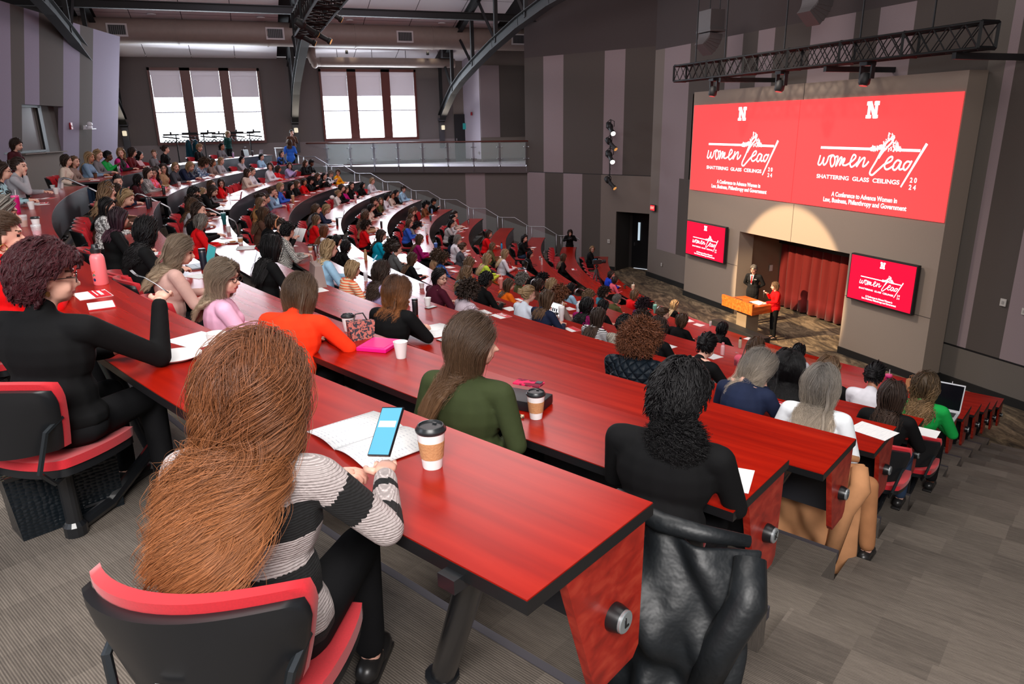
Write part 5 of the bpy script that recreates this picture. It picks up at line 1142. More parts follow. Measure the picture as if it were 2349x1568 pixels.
PD = [
(0, 4.85, 0.17, 1.29, 'P', 'd', 'lgrey', 'B', -20, 'woman in pale grey with tied dark hair, hand at her mouth'),
(0, 7.7, 0.17, 1.28, 'B', 'd', 'patterned', 'A', 0, 'woman in glasses and a patterned cardigan at the left edge'),
(0, -2.91, 0.17, 1.2, 'B', 'd', 'cream', 'D', -10, 'woman with a dark bob and cream jacket beside the handrail'),
(0, -3.72, 0.17, 1.17, 'W', 'l', 'taupe', 'A', -30, 'woman with honey brown hair in a taupe sweater'),
(0, -5.9, 0.17, 1.22, 'S', 'y', 'denim', 'A', -30, 'platinum blonde woman in a pale denim jacket'),
(0, -7.15, 0.17, 1.25, 'B', 'y', 'grey', 'A', -20, 'blonde woman half hidden behind the denim jacket'),
(0, -8.3, 0.17, 1.2, 'P', 'k', 'green', 'E', 0, 'dark skinned woman in a kelly green sweater'),
(0, -10.45, 0.17, 1.24, 'S', 'y', 'hotpink', 'A', -60, 'long haired blonde in black over a hot pink top'),
(0, -11.95, 0.17, 1.23, 'B', 'd', 'dred', 'A', 20, 'dark haired woman in glasses beside the hot pink top'),
(0, -12.95, 0.17, 1.1, 'W', 'k', 'palepink', 'A', 30, 'black haired woman seen from behind in a pale pink sweater'),
(0, -15.15, 0.17, 1.11, 'P', 'l', 'grey', 'A', -70, 'woman in grey with tied light brown hair facing the camera'),
(0, -16.95, 0.17, 1.21, 'P', 'd', 'black', 'D', 20, 'woman with a dark ponytail and black jacket below the left window'),
(0, -21.6, 0.17, 1.2, 'H', 'y', 'black', 'A', -20, 'woman with short golden hair and a black sweater'),
(0, -24.85, 0.17, 1.19, 'S', 'k', 'grey', 'A', -20, 'black haired woman in a grey cardigan beside the standing blonde'),
(1, -11.79, 0.17, 1.3, 'S', 'y', 'navy', 'C', -30, 'woman with long golden hair leaning over her desk'),
(1, -10.95, 0.17, 1.19, 'B', 'y', 'slate', 'A', -40, 'smiling blonde in a slate grey blazer'),
(1, -9.05, 0.17, 1.2, 'W', 'd', 'tan', 'D', -70, 'woman in dark glasses with brown hair and a tan top'),
(1, -7.64, 0.17, 1.17, 'W', 'd', 'mauve', 'D', 20, 'woman in a dusty mauve cardigan leaning sideways'),
(1, -6.8, 0.17, 1.16, 'W', 'd', 'floral', 'A', -60, 'woman in glasses and a pink and orange flowered blouse'),
(1, -5.5, 0.17, 1.2, 'S', 'd', 'gingham', 'A', -30, 'dark haired woman in a black and white gingham top'),
(1, -3.25, 0.17, 1.12, 'W', 'k', 'maroon', 'A', 10, 'woman in a dark maroon sweater with long dark hair'),
(1, -14.45, 0.17, 1.3, 'C', 'b', 'bluepat', 'C', 20, 'curly haired woman in a blue and white patterned blouse'),
(1, -17.5, 0.17, 1.14, 'B', 'b', 'taupe', 'A', 0, 'brown haired woman in taupe beside the blue and white blouse'),
(1, -19.0, 0.17, 1.16, 'S', 'y', 'lgrey', 'A', -20, 'blonde woman in a light grey tweed top'),
(1, -22.45, 0.17, 1.1, 'B', 'k', 'lgrey', 'B', -20, 'woman with a black bob and pale grey sweater covering her mouth'),
(1, -25.85, 0.17, 1.13, 'B', 'k', 'lblue', 'A', -20, 'woman with a black bob in a pale blue jacket'),
(2, -16.15, 0.17, 1.22, 'S', 'd', 'cream', 'A', 10, 'woman with long dark hair and a cream sweater'),
(2, -17.25, 0.17, 1.22, 'B', 'b', 'white', 'A', -20, 'brown haired woman in white behind the cream sweater'),
(1, 7.0, 0.17, 1.3, 'B', 'l', 'tan', 'A', 10, 'sandy haired woman beside the blonde with a black headband'),
(1, 7.84, 0.17, 1.3, 'B', 'y', 'brown', 'C', -50, 'blonde woman with a black headband looking down'),
(1, 1.55, 0.17, 1.24, 'P', 'k', 'navy', 'A', -60, 'woman in a navy blazer with black hair pulled up'),
(1, 2.39, 0.17, 1.1, 'W', 'd', 'black', 'A', 20, 'dark haired woman seen from behind in front of the navy blazer'),
(2, -10.0, 0.17, 1.12, 'S', 'd', 'red', 'A', -80, 'woman in glasses and a red blazer turned to face the back'),
(2, -7.05, 0.17, 1.18, 'W', 'b', 'grey', 'A', -30, 'wavy brown haired woman in a grey blazer'),
(2, -3.17, 0.17, 1.3, 'S', 'd', 'black', 'C', -30, 'dark haired woman in black leaning over a table'),
(2, 0.55, 0.17, 1.3, 'H', 'k', 'brown', 'A', 10, 'woman with cropped black hair near the middle aisle'),
(2, -4.05, 0.17, 1.1, 'S', 'y', 'black', 'A', -30, 'long haired blonde in black near the middle aisle'),
(2, 1.43, 0.17, 1.14, 'C', 'd', 'brown', 'A', 0, 'dark curly haired woman in brown behind the long blonde'),
(2, 3.7, 0.17, 1.2, 'W', 'b', 'lgrey', 'A', 0, 'woman with curly chestnut hair and a light grey top'),
(2, 7.5, 0.17, 1.3, 'W', 'd', 'black', 'A', -10, 'dark haired woman in black behind the dark grey hair'),
(2, 8.38, 0.17, 1.14, 'B', 'g', 'red', 'A', 20, 'woman with dark grey hair in a bright red blazer'),
(3, -4.24, 0.17, 1.3, 'P', 'd', 'rust', 'A', -20, 'woman with dark hair pinned up in a rust orange top'),
(3, -3.31, 0.17, 1.22, 'S', 'l', 'vest', 'A', -10, 'woman with tawny hair in a black quilted vest over gold sleeves'),
(1, 8.85, 0.17, 1.27, 'W', 'l', 'brown', 'A', 20, 'woman with long ash blonde curls in brown'),
(1, 9.69, 0.17, 1.16, 'S', 'k', 'whiteprint', 'A', -20, 'woman with straight black hair in a white printed top'),
(1, 13.6, 0.17, 1.19, 'S', 'p', 'black', 'A', 25, 'woman with long dark plum hair and a black top'),
(1, 17.05, 0.17, 1.24, 'W', 'k', 'black', 'A', 20, 'woman with long curly black hair and black top'),
(0, 20.45, 0.17, 1.3, 'B', 'g', 'tan', 'A', 0, 'ash blonde woman at the left edge of the photo'),
(2, -21.1, 0.17, 1.27, 'B', 'd', 'white', 'A', -60, 'dark haired woman in white turned to the camera'),
(2, -22.6, 0.17, 1.15, 'S', 'd', 'red', 'A', 25, 'dark haired woman in a red sweater seen from behind'),
(2, -24.85, 0.17, 1.21, 'S', 'd', 'lilac', 'E', -60, 'long dark haired woman in a pale lilac blouse'),
(1, -29.15, 0.17, 1.19, 'B', 'd', 'blacks', 'B', -30, 'dark haired woman in black and blue below the blue jacket'),
(2, -28.0, 0.17, 1.21, 'W', 'b', 'black', 'A', -10, 'wavy brown haired woman in a black suit near the balcony rail'),
(2, -29.15, 0.17, 1.18, 'H', 'k', 'black', 'A', -10, 'dark skinned woman in a black suit'),
(3, -23.35, 0.17, 1.22, 'S', 'b', 'black', 'E', -20, 'brown haired woman in black with her hands up'),
(3, -25.15, 0.17, 1.16, 'B', 'k', 'black', 'A', -10, 'woman with a black bob beside the grey haired woman'),
(3, -26.45, 0.17, 1.21, 'H', 'g', 'bwhite', 'E', -20, 'grey haired woman in glasses and a black and white top'),
(3, -28.35, 0.17, 1.19, 'H', 'b', 'yellow', 'A', -60, 'short haired woman in glasses and a mustard yellow cardigan'),
(3, -20.35, 0.17, 1.1, 'S', 'd', 'red', 'A', -50, 'smiling woman in a red blazer'),
(3, -21.8, 0.17, 1.1, 'C', 'k', 'black', 'E', -10, 'dark curly haired woman in black beside the red blazer'),
(3, -18.3, 0.17, 1.13, 'S', 'b', 'black', 'A', 10, 'brown haired woman behind the red blazer'),
(3, -16.7, 0.17, 1.12, 'S', 'k', 'black', 'A', -30, 'woman with straight black hair in a black blazer'),
(3, -13.4, 0.17, 1.23, 'S', 'y', 'blue', 'A', -20, 'long blonde hair over a royal blue top'),
(3, -10.35, 0.17, 1.21, 'P', 'b', 'denim', 'A', 10, 'woman with brown hair pinned up and a denim jacket'),
(3, -11.35, 0.17, 1.1, 'S', 'b', 'lblue', 'B', -60, 'woman resting her chin on her hand in a pale blue shirt'),
(3, -7.7, 0.17, 1.1, 'P', 'b', 'plum', 'A', 10, 'woman with a low brown ponytail in plum'),
(3, 2.75, 0.17, 1.3, 'S', 'b', 'brown', 'A', 20, 'woman with long straight brown hair in a brown top'),
(3, 5.55, 0.17, 1.3, 'B', 'd', 'black', 'A', 10, 'dark haired woman in black behind the headband'),
(3, 7.2, 0.17, 1.3, 'P', 'd', 'black', 'E', -50, 'woman with a tan headband and black top'),
(3, 8.75, 0.17, 1.3, 'H', 'k', 'hound', 'A', 20, 'person with cropped black hair in a houndstooth check top'),
(2, 16.65, 0.17, 1.3, 'S', 'k', 'black', 'A', 20, 'woman with very long straight black hair and a black top'),
(4, -20.17, 0.17, 1.27, 'B', 'd', 'black', 'A', 0, 'dark haired woman behind the magenta jacket'),
(4, -21.65, 0.17, 1.15, 'S', 'b', 'magenta', 'A', -20, 'woman in a magenta jacket with brown hair'),
(4, -23.4, 0.17, 1.24, 'S', 'd', 'black', 'A', -50, 'long dark haired woman in black facing the camera'),
(4, -26.5, 0.17, 1.14, 'W', 'k', 'black', 'A', -20, 'black curly haired woman in a black blazer'),
(4, -29.05, 0.17, 1.2, 'B', 'y', 'white', 'A', -20, 'woman with a blonde bob and white blouse'),
(4, -19.2, 0.17, 1.1, 'P', 'y', 'puffer', 'A', -20, 'blonde woman in a hooded white puffer jacket'),
(4, -7.34, 0.17, 1.3, 'S', 'y', 'navy', 'C', -20, 'woman with blonde hair and a navy jacket'),
(4, -6.37, 0.17, 1.22, 'S', 'b', 'olive', 'A', 10, 'brown haired woman in muted green'),
(4, -5.41, 0.17, 1.29, 'B', 'b', 'grey', 'A', 0, 'light brown haired woman beside the navy jacket'),
(4, -4.44, 0.17, 1.1, 'W', 'k', 'grey', 'A', 10, 'dark wavy haired woman in grey'),
(4, -3.48, 0.17, 1.1, 'S', 'l', 'red', 'A', 0, 'honey blonde woman in a red top'),
(4, 1.15, 0.17, 1.1, 'S', 'r', 'white', 'A', 20, 'auburn haired woman in an off-white sweater'),
(5, -21.3, 0.17, 1.1, 'S', 'l', 'olive', 'A', -60, 'honey haired woman in olive smiling toward the back'),
(5, -23.45, 0.17, 1.17, 'B', 'k', 'white', 'A', 0, 'woman with a black bob and white blazer'),
(5, -25.65, 0.17, 1.14, 'B', 'd', 'cream', 'A', -40, 'woman in glasses and cream with dark hair'),
(5, -29.15, 0.17, 1.24, 'H', 'd', 'lblue', 'A', -40, 'short haired person in a pale blue shirt at the row end'),
(5, -26.8, 0.17, 1.18, 'B', 'k', 'black', 'A', 0, 'black haired person behind the pale blue shirt'),
(5, -17.88, 0.17, 1.27, 'H', 'd', 'black', 'A', 0, 'dark haired person at the inner end of the seventh desk'),
(5, -18.95, 0.17, 1.13, 'B', 'd', 'brown', 'A', 0, 'dark haired person in brown beside the olive top'),
(5, -15.85, 0.17, 1.13, 'B', 'k', 'cream', 'A', 10, 'black haired person in cream seen from behind'),
(5, -16.87, 0.17, 1.1, 'S', 'd', 'cream', 'A', 0, 'woman in a beige sweater with long dark hair'),
(5, -10.93, 0.17, 1.12, 'S', 'l', 'palepink', 'A', 0, 'woman with pale brown hair pulled back'),
(5, -9.92, 0.17, 1.26, 'W', 'b', 'brown', 'A', 10, 'woman with wavy brown hair in brown'),
(5, -8.9, 0.17, 1.26, 'W', 'b', 'tan', 'A', 20, 'woman with long brown waves and a tan top'),
(5, -6.25, 0.17, 1.1, 'C', 'd', 'red', 'A', 10, 'dark curly haired woman in a dark red sweater'),
(5, 0.63, 0.17, 1.28, 'S', 'd', 'turquoise', 'A', -20, 'woman in a turquoise blazer with long dark hair'),
(6, -17.25, 0.17, 1.3, 'B', 'b', 'brown', 'A', 0, 'brown haired person in brown, fifth desk from the back curve'),
(6, -19.25, 0.17, 1.24, 'W', 'b', 'dred', 'A', 0, 'wavy brown haired person in dark red'),
(6, -15.95, 0.17, 1.16, 'B', 'b', 'taupe', 'B', -20, 'woman in glasses with tousled brown hair, hand at her chin'),
(6, -12.97, 0.17, 1.12, 'C', 'k', 'grey', 'C', 0, 'woman with black curls and a charcoal jacket'),
(6, -11.9, 0.17, 1.2, 'W', 'b', 'blue', 'A', 0, 'brown curly haired person in blue and white'),
(6, -25.75, 0.17, 1.14, 'C', 'k', 'camel', 'A', -10, 'dark curly haired woman in a camel knit'),
(6, -28.5, 0.17, 1.15, 'H', 'k', 'black', 'E', -10, 'person in black with one arm raised'),
(6, -3.85, 0.17, 1.21, 'S', 'b', 'magentad', 'A', 0, 'brown haired woman in a magenta sweater'),
(4, 4.55, 0.17, 1.1, 'B', 'k', 'black', 'A', 0, 'black haired person in black beside the handrail'),
(4, 6.25, 0.17, 1.1, 'W', 'k', 'black', 'A', 0, 'woman with long black curls near the aisle handrail'),
(3, 13.3, 0.17, 1.28, 'W', 'y', 'lblue', 'A', 0, 'woman with wavy blonde hair in a light blue shirt'),
(5, 3.0, 0.17, 1.17, 'C', 'd', 'black', 'A', 0, 'dark curly haired person in black beside the grey top'),
(5, 4.05, 0.17, 1.18, 'P', 'd', 'greyh', 'A', 10, 'person in grey with dark hair in a bun'),
(5, 6.45, 0.17, 1.15, 'S', 'b', 'black', 'A', 0, 'long brown haired woman in black beside the dark bun'),
(3, 15.1, 0.17, 1.12, 'B', 'y', 'stripe', 'A', 0, 'woman with a blonde bob and colourful striped sweater'),
(3, 16.85, 0.17, 1.22, 'W', 'd', 'lilac', 'A', 15, 'woman with dark brown waves and a lilac top'),
(7, -22.48, 0.17, 1.3, 'P', 'd', 'cream', 'A', -10, 'dark haired person in cream at the far end'),
(7, -21.35, 0.17, 1.21, 'P', 'k', 'blackw', 'A', -10, 'person in black and white bent over papers'),
(7, -16.7, 0.17, 1.29, 'S', 'k', 'bstripe', 'E', -10, 'woman with black hair in a black and white striped top'),
(8, -16.6, 0.17, 1.28, 'S', 'd', 'red', 'A', -10, 'dark haired woman in a bright red sweater'),
(9, -21.3, 0.17, 1.2, 'W', 'k', 'black', 'A', -20, 'woman with long black curls in black'),
(9, -23.7, 0.17, 1.11, 'W', 'd', 'black', 'B', -50, 'smiling dark haired woman in black beside her'),
(11, -27.35, 0.17, 1.21, 'B', 'y', 'black', 'A', -60, 'woman with a short blonde bob and glasses in black'),
(10, -15.3, 0.17, 1.22, 'S', 'b', 'black', 'D', 15, 'woman with long brown hair and a black sweater seen from behind'),
(8, -11.8, 0.17, 1.14, 'S', 'l', 'olive', 'A', 0, 'woman in an olive jacket with long tawny hair'),
(8, -6.25, 0.17, 1.26, 'S', 'y', 'white', 'A', 0, 'blonde woman in a white t-shirt at a laptop'),
(9, -13.2, 0.17, 1.1, 'S', 'k', 'black', 'A', -20, 'woman with long black hair in a black top typing'),
(7, 0.7, 0.17, 1.3, 'S', 'y', 'lime', 'A', 10, 'woman with straight platinum hair and a lime green top'),
(7, -9.75, 0.17, 1.1, 'C', 'k', 'navy', 'A', 0, 'dark curly haired woman in navy'),
(7, -7.55, 0.17, 1.29, 'B', 'g', 'white', 'A', -20, 'grey haired woman in glasses'),
(7, -5.3, 0.17, 1.19, 'P', 'b', 'slate', 'A', 10, 'person with a low brown bun in a slate jacket'),
(6, 1.0, 0.17, 1.1, 'C', 'b', 'tan', 'A', 10, 'curly haired person in tan behind a pink bottle'),
(6, 2.25, 0.17, 1.1, 'C', 'b', 'blacks', 'A', 10, 'woman with brown curls beside the curly haired person in tan'),
(6, 6.1, 0.17, 1.29, 'S', 'l', 'rust', 'A', 0, 'woman in glasses with light brown hair and an orange top'),
(5, 12.0, 0.17, 1.26, 'W', 'l', 'teal', 'A', 10, 'woman with caramel waves in teal'),
(4, 15.2, 0.17, 1.23, 'B', 'k', 'burg', 'A', -75, 'woman in glasses and a burgundy cardigan turned to face the camera'),
(4, 16.85, 0.17, 1.16, 'C', 'd', 'wstripe', 'A', 15, 'dark curly haired woman in a pinstriped white shirt'),
(5, 13.45, 0.17, 1.25, 'H', 'k', 'black', 'A', 0, 'dark skinned person in glasses with short hair and a black top'),
(6, 10.3, 0.17, 1.14, 'S', 'b', 'orange', 'A', -30, 'woman in an orange top with long brown hair'),
(7, 6.0, 0.17, 1.16, 'C', 'g', 'olive', 'A', 0, 'woman with grey curls'),
(5, 16.05, 0.17, 1.22, 'P', 'y', 'shirt', 'A', -10, 'woman in a white shirt with blonde hair in a messy bun'),
(7, 7.85, 0.17, 1.18, 'B', 'd', 'brown', 'A', 0, 'dark haired person in brown, two left of the strawberry blonde'),
(8, 2.05, 0.17, 1.13, 'C', 'k', 'black', 'A', 0, 'black haired person beside the strawberry blonde bob'),
(7, 9.1, 0.17, 1.27, 'B', 'y', 'tan', 'A', 0, 'woman with a strawberry blonde bob'),
(5, 17.07, 0.17, 1.24, 'S', 'b', 'navy', 'A', 0, 'woman with straight brown hair in navy'),
(6, 14.15, 0.17, 1.25, 'C', 'r', 'taupe', 'A', 0, 'woman with auburn curls and a taupe sweater'),
(8, 5.9, 0.17, 1.18, 'S', 'k', 'lblue', 'A', 0, 'woman with straight black hair and a pale blue top'),
(6, 15.85, 0.17, 1.21, 'W', 'k', 'magentad', 'A', 10, 'woman with long black curls in magenta'),
(7, 13.38, 0.17, 1.17, 'S', 'k', 'black', 'A', 0, 'black haired woman beside the magenta top'),
(5, 19.45, 0.17, 1.18, 'S', 'd', 'bstripe', 'A', 10, 'woman with dark hair in a black and white striped shirt'),
(11, -11.4, 0.17, 1.21, 'B', 'd', 'royal', 'A', -20, 'dark haired woman in a royal blue blazer'),
(11, -9.9, 0.17, 1.1, 'B', 'd', 'pink', 'A', 0, 'dark haired woman in a dusty pink blazer'),
(9, 4.25, 0.17, 1.18, 'C', 'd', 'teal', 'A', -30, 'dark curly haired woman in a teal shirt'),
(7, 12.25, 0.17, 1.26, 'H', 'l', 'white', 'A', 0, 'person with thin light brown hair in white'),
(9, 5.85, 0.17, 1.13, 'H', 'g', 'olive', 'A', 0, 'grey haired woman in an olive jacket'),
(10, 2.45, 0.17, 1.23, 'B', 'l', 'red', 'A', 10, 'woman with a light brown bob in a red sweater'),
(9, 8.7, 0.17, 1.22, 'C', 'p', 'purple', 'A', 10, 'woman with dark auburn curls in purple'),
(11, 2.45, 0.17, 1.21, 'S', 'y', 'black', 'A', 0, 'blonde woman in black on the front row'),
(8, 14.1, 0.17, 1.23, 'P', 'b', 'black', 'A', -40, 'woman with tied brown hair seen in profile'),
(8, 15.4, 0.17, 1.22, 'B', 'b', 'black', 'A', 0, 'woman with tawny shoulder-length hair and a black top'),
(5, 21.7, 0.17, 1.23, 'S', 'd', 'black', 'A', 0, 'woman with long dark hair in black'),
(6, 18.7, 0.17, 1.19, 'C', 'd', 'black', 'A', 0, 'dark haired person behind the auburn curls'),
(5, 20.47, 0.17, 1.16, 'H', 'k', 'plaid', 'B', -20, 'man with short black hair in a grey plaid blazer'),
(9, 15.25, 0.17, 1.2, 'W', 'k', 'black', 'A', 0, 'woman with long black curls in black on the front row'),
(4, 24.6, 0.17, 1.21, 'P', 'k', 'black', 'C', 10, 'woman with a black bun bent over her desk'),
(6, 23.15, 0.17, 1.21, 'S', 'b', 'pink', 'E', 0, 'woman with brown hair and a pink top'),
(8, 21.7, 0.17, 1.18, 'B', 'k', 'white', 'A', 0, 'black haired person in front of the long black hair'),
(5, 25.45, 0.17, 1.18, 'B', 'k', 'black', 'A', 0, 'dark haired person behind the white coat'),
(5, 26.47, 0.17, 1.19, 'W', 'l', 'black', 'A', 10, 'woman with blonde brown curls and a black sweater'),
(5, 27.48, 0.17, 1.21, 'P', 'k', 'white', 'A', 0, 'person with a low black bun and a white coat'),
(4, 28.5, 0.17, 1.13, 'S', 'd', 'black', 'A', 0, 'woman with straight dark brown hair beside the open laptop'),
(5, 28.5, 0.17, 1.21, 'W', 'o', 'green', 'A', 0, 'person with golden brown locs in a green top'),
]

YQ = [-80, -50, -25, 0, 20]
YA = {'A': [-75, -45, -20, 0, 22], 'B': [-50, -20], 'C': [-30, 0, 20], 'D': [-70, 0, 20], 'E': [-60, -20, 0]}
cnt = {}
for i, (k, a, off, hz, hs, hc, tp, pose, yaw, lab) in enumerate(PD):
    yq = min(YA[pose], key=lambda q: abs(q-yaw)); far_ = pol(RK(k), a).length > 9.5; F = fig(pose, yq, far_)
    v = (i*7) % 2; sc_ = max(.93, min(1.07, (hz)/1.20))
    R = RK(k)+TD+off; p = pol(R, a, ZK(k))
    sk = 'k' if ('dark skinned' in lab or 'locs' in lab) else ('t' if (i % 9 == 4) else 'f')
    gl = 'glasses' in lab
    t = assemble(lab, F, p[:], inward(a), hairp(hs, v, far_), HM[hc], tp, sk, JEAN if i % 5 == 2 else None, sc_, gl)
    if 'headband' in lab:
        b = MB(); b.tube([(-.03+.02*math.cos(q)*0, .094*math.sin(q), .02+.118*math.cos(q)) for q in [-1.9+3.8*j/14 for j in range(15)]], .011, 7, flat=1.6); hb = b.build('headband', M('band_tan', sr(200, 130, 90), .6) if 'tan headband' in lab else BLK, t, True)
        hb.matrix_local = Matrix.Translation(F['H']-Vector((.02, 0, 0))) @ Matrix.Rotation(math.radians(F['yaw']), 4, 'Z') @ Matrix.Translation((.05, 0, 0))
    if 'hooded' in lab:
        b = MB(); b.ell((-.13, 0, 1.05), (.09, .13, .08)); b.build('hood', TOP['puffer'], t, True)
    if i % 3 == 0: t.scale.y *= 1.06
    short = lab if len(lab.split()) <= 12 else lab.split(',')[0]
    make_chair(pol(R+.03, a, ZK(k))[:], inward(a), 'red chair under the '+short)
    PEOPLE.append((k, a, lab, t))
# ============================================================ people close to the camera, each with a figure of their own
def hp(F, v):
    a = math.radians(F['yaw']); c_ = F['H']-Vector((.02, 0, 0)); x, y, z = v[0]+.02, v[1], v[2]
    return (c_.x+x*math.cos(a)-y*math.sin(a), c_.y+x*math.sin(a)+y*math.cos(a), c_.z+z)
def hero(label, k, a, off, hairm, hm, top, yaw=0, pitch=4, pose='A', skin='f', tro=None, scale=1., glasses=False, arms=None, lean=None, wide=1., hscale=1., chair=True, turn=0., vox=.0095, coatlen=0., neckh=0., near=True, sleeve=1., legpos=None):
    F = build_figure(pose, vox, yaw, pitch, False, wide, lean, sleeve, arms, legpos, coatlen, neckh)
    R = RK(k)+TD+off; t = assemble(label, F, pol(R, a, ZK(k))[:], inward(a)+math.radians(turn), hairm, hm, top, skin, tro, scale, glasses, hscale=hscale)
    if chair: make_chair(pol(R+.03, a, ZK(k))[:], inward(a)+math.radians(turn), 'red chair under the '+label.split(',')[0] if len(label.split(',')[0].split()) < 13 else ' '.join(label.split(',')[0].split()[:12]), near)
    t['k'] = k; del t['k']
    return t, F
# redhead in the striped jumper
hr = hair_mesh('W', 3, 340, .012, -.41, .040, .20, bulk=1.05, part=-.01, sides=4, taper=1.4, clump=1, rad=.019, strands=36)
t, F = hero('woman with long copper hair and a chunky black and white striped jumper', 0, 28.02, .31, hr, HM['x'], None, yaw=-12, pitch=14, arms=((.05, .28, .78), (.30, -.08, .84), (.07, -.34, .82), (.30, -.27, .86)), lean=3, wide=1.08, coatlen=.05, neckh=.02, scale=.965, turn=34, hscale=1.04)
me = F['top']; me.materials.clear()
def knit(name, c):
    m, t_, b = nt(name); tc = N(t_, 'ShaderNodeTexCoord'); wv = N(t_, 'ShaderNodeTexWave'); wv.bands_direction = 'Z'; wv.inputs['Scale'].default_value = 42; wv.inputs['Distortion'].default_value = 1.5; wv.inputs['Detail Scale'].default_value = 30; t_.links.new(tc.outputs['Object'], wv.inputs[0])
    vo = N(t_, 'ShaderNodeTexVoronoi'); vo.inputs['Scale'].default_value = 85; t_.links.new(tc.outputs['Object'], vo.inputs['Vector'])
    ad = N(t_, 'ShaderNodeMath', operation='ADD'); t_.links.new(wv.outputs['Fac'], ad.inputs[0]); t_.links.new(vo.outputs['Distance'], ad.inputs[1])
    bp = N(t_, 'ShaderNodeBump'); bp.inputs['Strength'].default_value = .9; bp.inputs['Distance'].default_value = .012; t_.links.new(ad.outputs[0], bp.inputs['Height']); t_.links.new(bp.outputs[0], b.inputs['Normal'])
    b.inputs['Base Color'].default_value = c4(c); b.inputs['Roughness'].default_value = .9; return m
me.materials.append(knit('knit_white', sr(226, 212, 210))); me.materials.append(knit('knit_black', (.010, .010, .011)))
C = pcent(me); idx = np.zeros(len(C), dtype=np.int32); z = C[:, 2]; ay = np.abs(C[:, 1])
for z0, z1 in ((.86, .955), (.665, .765), (.50, .575), (.1, .44)): idx[(z > z0) & (z < z1)] = 1
for s, E_, W_, sx in ((1, F['E'][0], F['W'][0], 1), (-1, F['E'][1], F['W'][1], -1)):
    S_ = Vector((0, sx*.19, .99)); E1 = np.array(E_); S1 = np.array(S_); W1 = np.array(W_)
    def par(P, A, B): d = B-A; return np.clip(((P-A)@d)/(d@d), -.3, 1.3), np.linalg.norm(P-A-np.clip(((P-A)@d)/(d@d), 0, 1)[:, None]*d, axis=1)
    u1, d1 = par(C, S1, E1); u2, d2 = par(C, E1, W1); arm = (C[:, 1]*sx > .205) | (C[:, 0] > .14)
    arm &= (C[:, 1]*sx > -.02); up = arm & (d1 <= d2); lo = arm & (d2 < d1)
    idx[up] = np.where(((u1 > .22) & (u1 < .62)), 1, 0)[up]; idx[lo] = np.where(((u2 > -.1) & (u2 < .28)) | ((u2 > .62) & (u2 < .75)), 1, 0)[lo]
me.polygons.foreach_set('material_index', idx)
PW = t.matrix_basis if False else Matrix.Translation(t.location) @ Matrix.Rotation(t.rotation_euler.z, 4, 'Z')
def mkphone(name, label, M4, w_=.072, h_=.15, body=None, face=None, grp=None):
    e = thing(name, label, 'phone'); e.matrix_world = M4
    b = MB(); b.box((0, 0, 0), (w_, h_, .008), bev=.003); b.build('case', body or M('phone_black', (.012, .012, .015), .25), e)
    b = MB(); b.box((0, 0, .0045), (w_*.92, h_*.95, .001)); b.build('display', face or M('phone_off', (.008, .008, .01), .08), e); return e
PB = M('phone_blue', (.05, .2, .3), .2, emit=(.10, .30, .42), es=.75)
ph = mkphone('phone', "phone with a blue app screen in the redhead's hand", PW @ Matrix.Translation((.39, -.24, .925)) @ Euler((math.radians(-12), math.radians(-42), math.radians(-8))).to_matrix().to_4x4() @ Matrix.Rotation(math.radians(90), 4, 'Z'), .078, .16, None, PB)
b = MB(); b.box((0, -.022, .0055), (.06, .02, .0006)); b.build('message_box', M('phone_white', (.8, .8, .8), .3, emit=(.9, .95, 1), es=.8), ph)
# person with cropped maroon hair and a fork
hr = hair_mesh('H', 5, 1500, .008, wave=0, bulk=1.7, sides=3, clump=1, rad=.007, strands=6)
arms = ((.14, .28, .77), (.34, -.04, .785), (.27, -.34, .79), (.38, -.30, 1.03))
t, F = hero('person with cropped maroon hair and a black jacket, holding up a fork', 0, 24.65, .27, hr, HM['m'], 'coat', yaw=-48, pitch=6, skin='f', glasses=True, arms=arms, lean=2, wide=1.3, hscale=1.12, neckh=.02, turn=33)
tw = Matrix.Translation(t.location) @ Matrix.Rotation(t.rotation_euler.z, 4, 'Z')
f_ = thing('fork', 'steel fork held up by the person with maroon hair', 'fork'); f_.matrix_world = tw @ Matrix.Translation((.41, -.25, 1.115)) @ Euler((0, math.radians(-24), math.radians(88))).to_matrix().to_4x4()
b = MB(); b.tube([(-.10, 0, -.01), (-.03, 0, 0), (.04, 0, .004), (.07, 0, -.004)], [.0045, .003, .003, .006], 6, flat=.6); b.build('handle', STEEL, f_, True)
for q in (-.007, -.0023, .0023, .007):
    b = MB(); b.tube([(.07, q*.8, -.004), (.09, q, -.002), (.115, q, .006)], .0012, 4); b.build('tine', STEEL, f_)
b = MB(); b.lathe([(.012, 0), (.012, .003)], n=12, axis=(0, -1, 0)); tag(b.build('earring', M('gold', (.5, .36, .12), .3, 1.)), 'gold earring of the person with maroon hair', 'earring'); e_ = bpy.data.objects['earring']; e_.parent = t; e_.location = hp(F, (-.005, -.088, -.055)); [e_.__delitem__(k_) for k_ in ('label', 'category')]
# woman in red at the left edge
hr = hair_mesh('P', 8, 420, .010, bulk=.7, sides=3, clump=1, strands=10)
t, F = hero('woman in a red jumper with a hoop earring at the left edge', 0, 21.6, .18, hr, HM['b'], 'redn', yaw=-40, pitch=4, lean=4, wide=1.12, turn=28)
b = MB(); b.tube([(.02*math.cos(a), 0, .02*math.sin(a)) for a in [2*PI*i/16 for i in range(17)]], .003, 6); o = b.build('hoop_earring', M('gold'), t, True); o.location = hp(F, (-.005, -.086, -.06)); o.rotation_euler = (0, 0, -.3)
